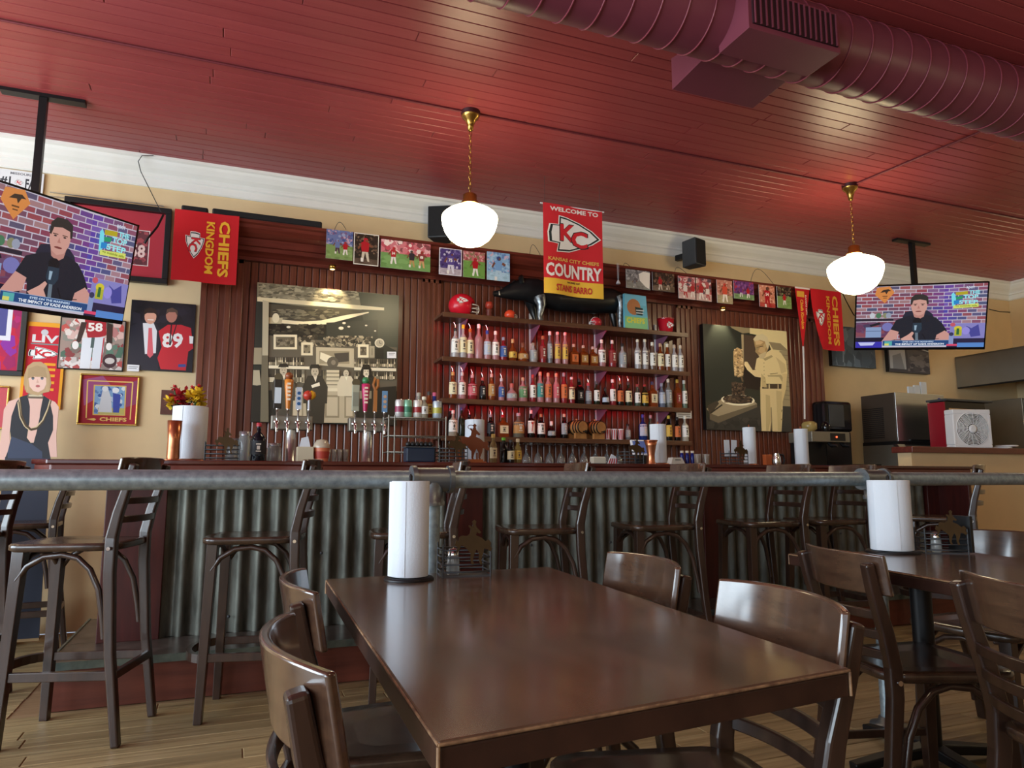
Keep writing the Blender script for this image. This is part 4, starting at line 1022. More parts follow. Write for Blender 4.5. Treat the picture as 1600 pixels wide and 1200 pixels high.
# the man
g([(445,450),(470,450),(520,530),(600,520),(600,600),(540,590),(470,530),(440,480)], 'd8c69a')
g([(560,420),(610,390),(700,330),(790,360),(840,440),(850,560),(810,590),(800,700),(800,740),(590,740),(595,640),(600,560),(540,520)], 'd6c697')
g([(590,690),(800,690),(800,900),(785,1110),(700,1110),(690,1000),(680,1110),(598,1110),(590,900)], 'd0bf92'); P.line([(690, 880), (696, 1100)], 9, '8c7e5e')
P.rect(608, 658, 800, 704, '4e4030'); P.rect(668, 662, 682, 702, 'c8b98e'); P.rect(755, 662, 764, 702, 'c8b98e'); P.rect(625, 664, 660, 698, '857658')
g([(800,560),(848,560),(835,700),(800,830),(790,900),(770,950),(745,940),(770,850),(790,700)], 'cdbb8c'); P.blobs(745, 900, 800, 1000, ['b8a67a', '8e7f5e'], 8, 16, r)
g([(660,575),(790,570),(805,600),(800,640),(770,590),(665,590)], 'b09f76')
g([(530,235),(560,210),(640,200),(675,250),(680,310),(660,350),(640,400),(590,420),(575,385),(545,352),(552,330),(542,300)], 'a98f66'); 
g([(528,235),(560,195),(620,182),(665,215),(682,280),(665,330),(648,290),(640,255),(590,240),(550,262)], 'cabf9c')
g([(600,300),(640,320),(640,360),(600,370),(575,350)], 'bfa67a'); g([(548,250),(590,246),(625,262),(600,285),(552,288)], 'c8b084')
g([(578,385),(605,372),(650,350),(648,390),(620,425),(588,415)], 'c2b48e'); P.ell(640, 300, 14, 24, 'b8a478'); P.line([(555, 315), (620, 300)], 6, '4a4030'); P.ell(562, 325, 16, 12, '9a8a66'); P.line([(548, 345), (556, 362)], 9, 'a8946a')
g([(620,420),(700,385),(715,400),(640,440)], 'a89870')
g([(600,560),(640,600),(650,690),(605,690)], 'bfae80'); g([(740,400),(830,470),(840,540),(790,560),(770,470)], 'c6b588'); g([(680,560),(760,552),(755,560),(690,570)], '9c8c64'); g([(640,760),(680,770),(685,1000),(660,1100),(640,1100)], 'bcab7e'); g([(740,720),(795,730),(780,1100),(750,1100)], 'c0af82')
for q in range(6): P.ell(628, 460+q*36, 4, 4, '8c7c58')
P.c = [(*(min(1, v ** 1.1 * 1.4) for v in c_[:3]), 1) for c_ in P.c]
P.build(P.t, 'print_gloss')

# ---- left wall
gL = 'framed football pieces on the left wall'
Yw = WALL_Y - .02
P = flat('licence_plate', 'white number one fan licence plate at the upper left', 'sign', -12, 261, 66, 308, Yw, .004, 'white_plastic'); P.rect(0, 0, 1, 1, 'dfe0e2'); P.text('MISSOURI', .55, .14, .4, .10, '6a6a70'); P.text('#1', .27, .5, .2, .42, '3a3a40'); P.text('FAN', .8, .52, .3, .42, '3a3a40'); P.arrowhead(.53, .5, .16, .28); P.build(P.t)
a = at(78, 300, 5.77); b = at(256, 323, 5.77)
single(MB().tube([a, (b.x, 5.77, a.z)], .004, 6).tube([(a.x, 5.77, a.z-.03), (b.x, 5.77, a.z-.03)], .004, 6), 'picture_rail_wire', 'steel', 'pair of thin grey wires along the wall above the framed jersey', 'wire', tuple(a))
P = flat('framed_jersey', 'red framed football jersey display behind the left television', 'picture', 112, 318, 253, 437, Yw, .01, 'black_plastic', 'black_plastic', .04, gL, .05)
P.rect(0, 0, 1, 1, 'b02a38'); P.rect(.60, .28, .84, .82, 'e8d8d4'); P.rect(.61, .29, .83, .81, '6a3038'); P.blobs(.62, .3, .82, .8, ['8a3a42', '5a2a30', 'a84a50'], 30, .05, random.Random(3)); P.text('58', .72, .6, .16, .2, 'e8c8c0'); P.rect(.1, .3, .5, .9, 'c03040'); P.text('58', .3, .6, .24, .3, 'f0e0dc'); P.build(P.t)
P = flat('framed_print', 'framed purple and red print at the left edge of the photo', 'picture', -60, 470, 27, 580, Yw, .01, 'black_plastic', 'black_plastic', .035, gL, .03)
P.rect(0, 0, 1, 1, 'b01a48'); P.blobs(0, 0, 1, 1, ['b0206a', '9a1a5a', 'c01a3a', '8a2a9a'], 50, .12, random.Random(4)); P.rect(0, 0, .84, .55, 'dcdce4'); P.rect(0, 0, .76, .48, '4a4a8a'); P.build(P.t)
P = flat('framed_print', 'gold framed red print cut off at the left edge of the photo', 'picture', -40, 604, 7, 668, Yw, .01, 'cardboard', 'brass', .012, gL, .02); P.rect(0, 0, 1, 1, 'c05058'); P.build(P.t)
P = flat('championship_banner', 'narrow red banner with yellow border behind the cardboard figure', 'banner', 41, 502, 94, 640, Yw+.004, .006, 'cloth_red')
P.rect(0, 0, 1, 1, 'e8a020'); P.rect(.07, .05, .93, 1, 'c4182c'); P.text('LIV', .5, .19, .64, .09, 'dcdcdc'); P.ell(.47, .115, .09, .035, 'c8c8cc'); P.rect(.16, .245, .84, .26, '7a8a8a'); P.arrowhead(.47, .36, .70, .15)
for y_ in (.47, .53, .60, .68, .76): P.rect(.52, y_, .80, y_+.03, 'e8a020')
P.build(P.t)
P = flat('action_photo', 'photograph of a player in white trousers holding a helmet below the television', 'photograph', 97, 496, 190, 579, Yw, .012, 'black_plastic', 'black_plastic', .008, gL, .016); P.trace([(385, 275), (765, 290), (755, 600), (372, 585)])
P.rect(300, 200, 800, 700, 'a08a80'); r = random.Random(6); P.blobs(385, 280, 760, 420, ['b87a78', 'd8b4ac', '8a8a80', 'c0504a', 'e4d8d0'], 90, 28, r); P.blobs(385, 430, 760, 520, ['4a6a58', '5a7a68', '7a6a62', '8a3a3c'], 60, 28, r); P.blobs(385, 520, 760, 600, ['c8c0bc', 'b04a48', 'e0d8d4', '8a7a74'], 60, 26, r)
g = P.poly; g([(520,280),(650,290),(650,380),(590,400),(540,395)], 'a8202c'); P.text('58', 585, 330, 90, 55, 'f0e8e0'); g([(500,300),(535,300),(500,420),(470,440)], '3a2620'); g([(655,300),(690,310),(690,430),(655,430)], '3a2620'); P.ell(470, 445, 20, 26, 'ece6e2'); P.ell(672, 450, 18, 24, 'ece6e2')
g([(510,400),(575,395),(570,480),(560,590),(500,590),(505,480)], 'dfe2e8'); g([(575,395),(645,390),(640,480),(620,590),(570,590),(575,480)], 'd6dae2'); g([(565,395),(585,395),(580,460),(560,460)], '4a5a58'); P.line([(640, 395), (625, 580)], 8, 'b83038'); P.ell(680, 540, 44, 46, '3a1a22'); P.ell(680, 540, 30, 20, 'c8c0bc'); P.build(P.t, 'print_gloss')
P = flat('duo_photo', 'photograph of a suited man beside a man in a red jersey numbered 89', 'photograph', 206, 468, 300, 582, Yw, .02, 'black_plastic', None, .01, gL); P.trace([(822, 150), (1210, 180), (1188, 612), (800, 590)])
g = P.poly; P.rect(700, 100, 1300, 700, '17161f'); P.blobs(830, 160, 1190, 300, ['1c1a24', '22202c', '121118'], 30, 40, random.Random(2))
g([(820,320),(880,290),(970,300),(1000,350),(985,480),(985,600),(800,590)], '23222e'); g([(890,300),(955,300),(975,350),(970,490),(905,495)], 'e2e2e6'); g([(925,330),(945,330),(955,500),(935,520),(918,500)], 'd8606a')
P.ell(935, 258, 36, 48, 'd8a088', 16); g([(895,250),(900,215),(935,200),(970,215),(975,250),(955,235),(915,235)], '2c1e18'); P.line([(918, 278), (955, 280)], 6, 'f0e0d8')
g([(985,350),(1040,310),(1120,310),(1180,330),(1195,460),(1165,480),(1150,600),(1000,590),(980,520),(1005,450)], 'c42430'); P.ell(1062, 250, 34, 46, 'b87a68', 16); g([(1028,245),(1035,212),(1065,200),(1098,220),(1100,260),(1085,230),(1045,230)], '5a4438'); P.text('89', 1070, 410, 125, 95, 'f2ece8'); P.line([(1062, 310), (1052, 440)], 8, '1a1a1e'); P.line([(1095, 300), (1055, 440)], 6, '1a1a1e'); P.rect(1105, 560, 1150, 578, '3a4a8a'); g([(1170,380),(1195,385),(1192,430),(1172,430)], 'f0e8e4')
P.build(P.t, 'print_gloss')
P = flat('caption_card', 'small white caption card at the corner of the two-man photograph', 'card', 199, 569.5, 217, 580.5, Yw-.012, .004, 'white_plastic'); P.rect(.1, .25, .9, .35, '8a8a8a'); P.rect(.1, .5, .8, .6, '8a8a8a'); P.build(P.t)
P = flat('framed_team_print', 'gold framed red print lettered in the lower edge below the two photographs', 'picture', 129, 586, 211, 663, Yw, .012, 'cardboard', 'brass', .012, gL, .024); P.trace([(525, 620), (840, 622), (835, 935), (515, 935)])
g = P.poly; P.rect(500, 600, 860, 960, 'a01c2c'); g([(525,650),(640,620),(700,700),(540,820)], '9a4a7a'); g([(700,700),(835,640),(835,800),(760,830)], '8a3a60')
P.line([(555, 900), (555, 655), (810, 655), (805, 905)], 7, 'e4c06a'); P.rect(590, 680, 775, 880, 'd8b45a'); P.rect(597, 687, 768, 873, '7aa0c8'); P.blobs(597, 687, 768, 873, ['b4c8dc', '3a5a9a', '8ab0d0', '5a7ab0', 'd0d8dc'], 60, 16, random.Random(8)); P.rect(620, 830, 768, 872, 'b8b060'); player_c = [(640,720),(670,700),(690,760),(700,860),(620,860)]; g(player_c, 'c8ccd2'); P.ell(655, 705, 18, 18, 'd8dce0'); P.ell(715, 712, 20, 18, 'e0e4e8'); g([(700,730),(745,740),(740,860),(705,860)], '3a4aa0')
g([(555,908),(600,900),(612,908),(600,918)], 'e4c06a'); P.text('CHIEFS', 708, 906, 155, 26, 'e4c06a'); P.build(P.t)
P = flat('wall_plaque', 'small brown wooden plaque behind the flowers on the left wall', 'plaque', 252.5, 609, 276, 648, Yw, .018, mat('plaque_wood', '5a3024', .4, var=.2, scale=20)); P.rect(.2, .2, .8, .5, '7a4a38'); P.build(P.t)

# ---- cardboard figure
CY = 5.47
def cpx(pts): return [(lambda q: (q.x, q.z))(at(x/5.0, 480 + y/5.0, CY)) for x, y in pts]
cut = thing('cardboard_cutout', 'life-size cardboard figure of a blond woman in black by the left wall', 'cutout', (at(58, 700, CY).x, CY, 0), world=True)
hair = [(185,600),(190,530),(215,460),(260,428),(320,426),(365,455),(390,520),(400,600),(385,660),(340,670),(300,690),(240,680),(205,665)]
body = [(240,680),(220,690),(160,705),(70,735),(30,800),(10,1000),(-20,1180),(60,1200),(80,1090),(75,980),(95,880),(400,880),(415,960),(375,1060),(390,1170),(445,1170),(440,1000),(460,780),(430,740),(385,720),(340,690)]
legs_z = [(at(8, 720, CY).x, .02), (at(92, 720, CY).x, .02)]
tq = [(75,880),(400,880),(410,960),(372,1060),(395,1180),(40,1180),(85,1060),(80,980)]
m = MB(); m.prism(cpx(hair), (0, .006, 0), (0, CY, 0)); m.prism(cpx(body), (0, .006, 0), (0, CY+.0005, 0))
w0 = cpx([(40,1180),(395,1180)]); m.prism([w0[0], w0[1], (w0[1][0]+.02, .02), (w0[0][0]-.02, .02)], (0, .006, 0), (0, CY+.001, 0))
part(m, 'board', 'cardboard', cut)
part(MB().prism([(0, 0), (.28, 0), (0, .7)], (.004, 0, 0), (at(50, 700, CY).x, CY+.008, .0), (0, 1, 0), (0, 0, 1)), 'easel', 'cardboard', cut)
a = at(-30, 540, CY); b = at(110, 760, CY)
P = Panel((a.x, CY, a.z), (b.x-a.x, 0, 0), (0, 0, -a.z), (0, -1, 0))
def uvz(x, y): q = at(x/5.0, 480+y/5.0, CY); return ((q.x-a.x)/(b.x-a.x), (q.z-a.z)/(-a.z))
def cg(pts, col): P.poly([uvz(*q) for q in pts], col)
SK = 'dcb4a6'
cg(body, SK); 
P.poly([uvz(40,1170), uvz(395,1170), ((w0[1][0]+.02-a.x)/(b.x-a.x), .98), ((w0[0][0]-.02-a.x)/(b.x-a.x), .98)], '2c3140')
cg([(160,700),(215,685),(235,780),(230,900),(210,1020),(240,1060),(265,1055),(300,900),(325,760),(340,690),(385,720),(415,850),(415,960),(375,1060),(395,1180),(40,1180),(90,1050),(78,960),(90,850),(130,740)], '34384a' if False else '2b2d33')
cg([(235,720),(325,720),(310,860),(285,980),(262,1060),(240,1055),(212,1020),(232,900)], SK)
cg([(90,1010),(250,1070),(330,1130),(330,1180),(60,1180),(60,1130)], '3a4358')
for L in ([(150,715),(165,850),(200,930),(235,955),(280,945),(330,890),(370,800),(392,725)], [(140,740),(155,850),(190,920),(225,945)]):
    P.line([uvz(*q) for q in L], .010, 'c8b48c'); P.line([uvz(q[0]+9, q[1]+2) for q in L], .008, '4a3a24')
cg([(215,675),(335,675),(338,715),(215,712)], '6a5a4a'); cg([(225,683),(330,683),(332,700),(225,697)], 'c4b89a')
cg(hair, 'b89a72'); 
for q in range(9): P.line([uvz(200+q*23, 470+abs(4-q)*10), uvz(192+q*25, 650)], .004, ('a5865e', 'c9ae86')[q % 2])
cg([(222,545),(360,545),(362,600),(345,640),(300,665),(262,655),(232,620)], 'e2bdae')
cg([(215,560),(222,480),(290,455),(355,475),(370,555),(330,540),(260,540)], 'a98d68')
for x_ in (258, 330): P.ell(*uvz(x_, 553), .016, .004, '4a3830'); P.ell(*uvz(x_, 560), .012, .0035, '5a6a7a')
P.poly([uvz(292,560), uvz(306,590), uvz(284,592)], 'cfa494'); P.ell(*uvz(296, 617), .022, .0045, 'b06060')
P.build(cut)

# ---- right wall pictures
gR = 'dark canvases below the right television'
P = flat('canvas_print', 'dark blue-grey canvas behind the right red flag', 'picture', 1297, 508, 1369, 576, WALL_Y-.05, .045, 'black_plastic', None, .01, gR); P.rect(0, 0, 1, 1, '5a6a78'); P.blobs(0, 0, 1, 1, ['6a7c8c', '4c5a66', '7c8e9c', '566572'], 60, .12, random.Random(1), 2.2); P.line([(.28, .1), (.25, .9)], .03, '8a9aa8'); P.build(P.t)
P = flat('canvas_print', 'black and white canvas below the right television', 'picture', 1386, 530, 1453.5, 585, WALL_Y-.05, .045, 'black_plastic', None, .01, gR); P.rect(0, 0, 1, 1, '4a4a50'); P.poly([(.02, 0), (.4, 0), (.42, .9), (.03, .9)], 'b8bcc0'); P.poly([(.1, .5), (.3, .4), (.38, .9), (.1, .9)], '8a8e94'); P.poly([(.45, .2), (1, .35), (1, .95), (.5, .95)], '5e5c60'); P.blobs(.45, .4, 1, .95, ['6e6a6c', '504e54', '46444c', '7a7678'], 40, .09, random.Random(1)); P.line([(.45, .1), (1, .28)], .03, 'c8ccd0'); P.build(P.t)

# ---- televisions
def tv(c, yaw, tilt, roll, wd, label, pole, seed):
    t = thing('television', label, 'television', c, world=True, group='televisions hung from the ceiling')
    ex = Vector((math.cos(yaw), math.sin(yaw), 0)); n = Vector((math.sin(yaw), -math.cos(yaw), 0)); ez = Vector((0, 0, 1))
    ez2 = ez*math.cos(tilt) + n*math.sin(tilt); n2 = ex.cross(ez2)
    e1 = ex*math.cos(roll) + ez2*math.sin(roll); e2 = ez2*math.cos(roll) - ex*math.sin(roll)
    h = wd*.575; c = Vector(c)
    M = Matrix((e1, e2, n2)).transposed()
    def bx(u0, u1, v0, v1, d0, d1, m_, nm, bev=0):
        mb = MB(); mb.box(c + e1*(u0+u1)/2 + e2*(v0+v1)/2 + n2*(d0+d1)/2, (u1-u0, v1-v0, d1-d0), M); return part(mb, nm, m_, t, bevel=bev)
    bx(-wd/2, wd/2, -h/2, h/2, -.05, -.006, 'black_plastic', 'housing', .006)
    bz = .012
    bx(-wd/2, wd/2, h/2-bz, h/2, -.006, .002, 'black_gloss', 'bezel'); bx(-wd/2, wd/2, -h/2, -h/2+bz*2.2, -.006, .002, 'black_gloss', 'bezel')
    bx(-wd/2, -wd/2+bz, -h/2, h/2, -.006, .002, 'black_gloss', 'bezel'); bx(wd/2-bz, wd/2, -h/2, h/2, -.006, .002, 'black_gloss', 'bezel')
    u0, u1, v0, v1 = -wd/2+bz, wd/2-bz, -h/2+bz*2.2, h/2-bz
    P = Panel(c + e1*u0 + e2*v1 - n2*.004, e1*(u1-u0), e2*(v0-v1), n2); r = random.Random(21)
    P.rect(0, 0, 1, 1, 'c8c0d0')
    # brick wall, two faces meeting in a corner
    rows = 16; corner = .685
    for j in range(rows):
        y0 = j/rows*.92; y1 = y0 + .92/rows*.80
        k = (j % 2)*.5
        for i in range(-1, 9):
            x0 = (i + k)*corner/8; x1 = x0 + corner/8*.93
            x0, x1 = max(0, x0), min(corner, x1)
            if x1 - x0 < .01: continue
            pur = max(0, 1 - abs((x0+x1)/2 - .67)/.16)
            base = r.choice([(150,72,82), (138,66,88), (118,76,98), (164,124,128), (92,84,112), (80,84,116), (150,110,120), (156,80,86)])
            col = tuple(int(b_*(1-.55*pur) + p_*.55*pur) for b_, p_ in zip(base, (90, 60, 190)))
            d = .05*(.5 - (j/rows))
            P.poly([(x0, y0 + d*x0), (x1, y0 + d*x1), (x1, y1 + d*x1), (x0, y1 + d*x0)], '%02x%02x%02x' % col)
        for i in range(-1, 6):
            x0 = corner + (i + k)*(1-corner)/4.4; x1 = x0 + (1-corner)/4.4*.93; x0, x1 = max(corner, x0), min(1, x1)
            if x1 - x0 < .01: continue
            pur = max(0, 1 - abs((x0+x1)/2 - .70)/.16)
            base = r.choice([(150,80,92), (120,84,120), (96,92,130), (168,128,140), (140,84,110), (84,90,126)])
            col = tuple(int(b_*(1-.6*pur) + p_*.6*pur) for b_, p_ in zip(base, (80, 60, 200)))
            d0 = .05*(.5 - j/rows)*corner; sl = -.10*(.55 - j/rows)
            P.poly([(x0, y0 + d0 + sl*(x0-corner)), (x1, y0 + d0 + sl*(x1-corner)), (x1, y1 + d0 + sl*(x1-corner)), (x0, y1 + d0 + sl*(x0-corner))], '%02x%02x%02x' % col)
    g = P.poly
    g([(.16,.02),(.26,.0),(.30,.10),(.225,.27),(.145,.13)], 'd98a48'); g([(.185,.10),(.21,.055),(.25,.045),(.275,.075),(.25,.08),(.235,.13),(.225,.09)], '3a2c24'); P.rect(.205, .15, .245, .165, '6a4428'); P.rect(.212, .18, .24, .192, '6a4428')
    # shelf, helmets, clapper board
    P.rect(0, .52, .30, .56, '2a2434')
    for x_, c_ in ((.13, 'c8ccd4'), (.18, '4a7a5a'), (.235, '8a8a6a'), (.26, '9aa0b4')): P.ell(x_, .47, .022, .045, c_)
    P.rect(0, .58, .30, .82, '6a4a6a'); P.blobs(0, .58, .30, .82, ['8a4a58', '6a3a5a', '4a3a5a'], 24, .04, r); P.rect(.08, .66, .205, .84, '8aa0c8'); g([(.11,.62),(.19,.58),(.20,.615),(.12,.655)], '1c1c28'); P.rect(.08, .72, .205, .726, '3a4a6a'); P.rect(0, .83, .32, .9, '1a1630')
    P.ell(.255, .66, .045, .07, '7a78b8')
    # right shelf toys
    P.rect(.74, .62, 1, .88, '8a86c8'); P.rect(.72, .86, 1, 1, '2a2444'); g([(.86,.66),(.9,.7),(.95,.64),(.97,.82),(.90,.84)], '4a4a9a'); P.ell(.86, .74, .03, .06, '9a90e0'); P.ell(.80, .70, .03, .04, 'd8c83a'); P.rect(.775, .72, .83, .82, 'b4b43a'); P.rect(.79, .70, .81, .80, '2f6a3a'); P.ell(.76, .64, .02, .03, 'c85a6a')
    # man at a microphone
    g([(.37,.50),(.39,.42),(.44,.40),(.56,.40),(.60,.46),(.62,.56),(.40,.58)], '26283a')
    g([(.28,.70),(.32,.55),(.40,.49),(.47,.47),(.56,.47),(.63,.52),(.68,.62),(.72,.74),(.66,.80),(.62,.90),(.36,.90),(.35,.78)], '20222e')
    g([(.28,.70),(.345,.74),(.33,.86),(.25,.90),(.21,.90)], 'd09a90'); g([(.64,.80),(.70,.73),(.76,.82),(.77,.90),(.63,.90)], 'd09a90'); g([(.36,.86),(.42,.79),(.45,.74),(.465,.76),(.45,.82),(.47,.88),(.40,.92)], 'd8a498')
    g([(.445,.40),(.545,.40),(.535,.50),(.50,.54),(.46,.50)], 'c08a80'); g([(.43,.26),(.445,.22),(.545,.22),(.56,.28),(.555,.38),(.53,.46),(.49,.485),(.455,.45),(.435,.37)], 'd29e92')
    g([(.428,.30),(.43,.20),(.46,.145),(.52,.14),(.56,.18),(.568,.30),(.555,.31),(.548,.245),(.50,.225),(.45,.24),(.44,.31)], '34302f')
    for x_ in (.465, .522): P.rect(x_-.016, .292, x_+.016, .300, '4a342e'); P.ell(x_, .312, .009, .008, '3a3030')
    g([(.49,.32),(.503,.37),(.482,.372)], 'b87e74'); P.ell(.492, .415, .024, .010, '7a3c3a')
    P.ell(.485, .57, .034, .055, '17171d'); g([(.455,.60),(.52,.60),(.525,.70),(.505,.76),(.47,.76),(.45,.70)], '2a3a4a'); g([(.465,.64),(.485,.64),(.48,.72),(.468,.72)], '9ab4c8'); P.line([(.485, .76), (.49, .90)], .022, '6a7a88'); P.line([(.53, .78), (.56, .88), (.66, .86)], .008, '15151c')
    # on-screen graphics
    g([(.735,.16),(.75,.13),(.765,.17),(.775,.30),(.76,.36),(.745,.34),(.74,.25)], '7ae0f0'); g([(.765,.13),(.855,.115),(.857,.165),(.77,.18)], 'b8a82a'); g([(.77,.20),(.82,.19),(.82,.235),(.772,.245)], '2a9a6a'); g([(.755,.26),(.795,.25),(.797,.31),(.757,.32)], '2a8ad0')
    P.text('THE', .905, .135, .08, .055, '9aecf4'); P.text('TOP', .88, .205, .11, .06, '9aecf4'); P.text('STEP', .865, .285, .14, .062, '9aecf4'); g([(.755,.335),(.94,.31),(.942,.365),(.757,.385)], 'd8e070'); P.text('go outside safe', .85, .348, .16, .035, '8a9a30'); P.text('ROOT', .875, .06, .06, .035, 'd8e4f4')
    P.rect(.22, .885, .735, .975, '244a80'); P.rect(.22, .968, .735, .978, 'b8c8e0'); P.rect(.22, .882, .735, .888, '8aa4c8'); P.rect(.235, .895, .295, .965, '5ab0b0'); P.rect(.235, .93, .27, .965, 'd8d870')
    P.text('EYES ON THE MARINERS', .50, .908, .24, .022, 'c8dcf4'); P.text('THE IMPACT OF KADE ANDERSON', .51, .944, .38, .030, 'f0f6ff')
    P.rect(0, .90, .215, 1, '3a34b0'); g([(.02,.91),(.16,.91),(.14,.96),(.04,.965)], 'c8ccf4'); P.rect(.735, .80, .77, .95, '8a9ac8'); P.ell(.752, .79, .018, .03, '3a3a5a'); P.rect(.72, .95, .80, .98, 'e04a70'); P.rect(.80, .93, 1, 1, '5a8ad0')
    P.build(t, 'screen', 'screen')
    # ceiling pole with plate
    pb = c - n2*.06; px, py = pole
    part(MB().b2(px-.022, px+.022, py-.022, py+.022, pb.z-.08, CEIL-.02), 'pole', 'black_metal', t)
    m = MB(); m.box((px, py, CEIL-.012), (.46, .07, .022), Matrix.Rotation(0, 3, 'Z')); part(m, 'ceiling_plate', 'black_metal', t)
    part(MB().bar([(px, py, pb.z), pb], .07, .07, (0, 0, 1)), 'bracket', 'black_metal', t)
    bx(-.2, .2, -.13, .13, -.065, -.05, 'black_metal', 'mount_plate')
    return t
tv((-1.033, 4.837, 2.354), .997, .212, .11, 1.194, 'large television tilted down from a ceiling pole at the upper left', (-1.21, 5.0), 1)
tv((6.275, 4.941, 2.624), -.775, .375, -.063, 1.147, 'television hung from a ceiling pole at the right of the bar', (6.36, 5.03), 2)
# loose cables by the televisions
def cable(label, pts, r_=.004):
    single(MB().tube(pts, r_, 6), 'cable', 'black_plastic', label, 'cable', tuple(pts[0]))
P3 = [at(x, y, 5.66) for x, y in ((240, 243), (222, 243), (216, 252), (220, 268), (236, 300), (252, 332))]; P3[0].y = 5.66
cable('thin black cable hanging from the crown moulding to the framed jersey', [tuple(p) for p in P3], .003)
cable('black cable bundle behind the right edge of the left television', [tuple(at(x, y, Y)) for x, y, Y in ((255, 336, 5.66), (246, 354, 5.62), (238, 364, 5.6), (231, 372, 5.58), (226, 380, 5.6))], .008)
cable('thin black cable on the wall left of the right television', [tuple(at(x, y, 5.796)) for x, y in ((1316, 457), (1322, 470), (1334, 492), (1345, 500), (1360, 498))], .005)
cable('black cable loop on the wall right of the right television', [tuple(at(x, y, 5.796)) for x, y in ((1545, 483), (1562, 487), (1582, 488), (1600, 487), (1620, 486))], .005)

# ================================================================== BACK BAR
SHX0, SHX1, SHF, SHB = 1.505, 3.82, 5.33, PF
SZS = [2.355, 1.998, 1.667, 1.372]      # shelf top heights
names = ['top', 'second', 'third', 'lowest']
shelves = []
for k, z in enumerate(SZS):
    t = thing('bar_shelf', '%s wooden liquor shelf on the panelling, counted from above' % names[k], 'shelf', ((SHX0+SHX1)/2, SHF, z-.03), world=True, group='wooden liquor shelves')
    part(MB().b2(SHX0, SHX1, SHF, SHB+.002, z-.022, z), 'shelf_board', mat('shelf_wood', '4a2c1e', .35, col2='6a4630', scale=1.0, stretch=(3, 30, 30)), t, bevel=.003)
    part(MB().b2(SHX0, SHX1, SHF, SHF+.009, z-.040, z-.02), 'front_lip', 'shelf_wood', t, bevel=.002)
    for X in [at(px, 520, PF).x for px in (718, 828, 929, 1023)]:
        m = MB(); m.prism([(SHF+.07, z-.023), (SHB-.012, z-.023), (SHB-.012, z-.15)], (.006, 0, 0), (X, 0, 0), (0, 1, 0), (0, 0, 1))
        if k < 3: part(m, 'bracket', mat('bracket_paint', '8a5a70', .35), t)
    shelves.append(t)
    if k < 3:
        sl = thing('led_strip', 'red light strip under the %s liquor shelf' % names[k], 'light', ((SHX0+SHX1)/2, SHF+.015, z-.04), world=True, group='red light strips under the shelves')
        xs = (SHX0+.05, 3.1) if k == 0 else (SHX0+.05, SHX1-.3)
        part(MB().b2(xs[0], xs[1], SHF+.0095, SHF+.013, z-.039, z-.0225), 'housing', 'white_plastic', sl)
        part(MB().b2(xs[0]+.01, xs[1]-.01, SHF+.013, SHF+.019, z-.037, z-.024), 'diodes', 'led_red', sl)
for X in [at(px, 520, PF).x for px in (718, 828, 929, 1023)]:
    single(MB().b2(X-.008, X+.014, PF-.014, PF, SZS[3]-.05, SZS[0]+.12), 'shelf_standard', 'white_plastic', '%s slim white shelf upright from the left' % ORD[1 + [round(at(px, 520, PF).x, 3) for px in (718, 828, 929, 1023)].index(round(X, 3))], 'upright', (X, PF, SZS[3]-.05), 'white shelf uprights')
# back counter (cabinet) with worktop
bc = thing('back_counter', 'dark cabinet run below the liquor shelves behind the bar', 'cabinet', (2.6, 5.3, 0), world=True)
part(MB().b2(-.15, 5.6, 5.06, PF+.01, 0, .96), 'body', 'mahogany', bc); part(MB().b2(-.18, 5.62, 5.02, PF+.01, .96, 1.0), 'worktop', mat('slate_top', '23282a', .25), bc, bevel=.004)
for i in range(10): part(MB().b2(-.12+i*.57, .40+i*.57, 5.045, 5.06, .1, .93), 'door', 'mahogany', bc, bevel=.004)

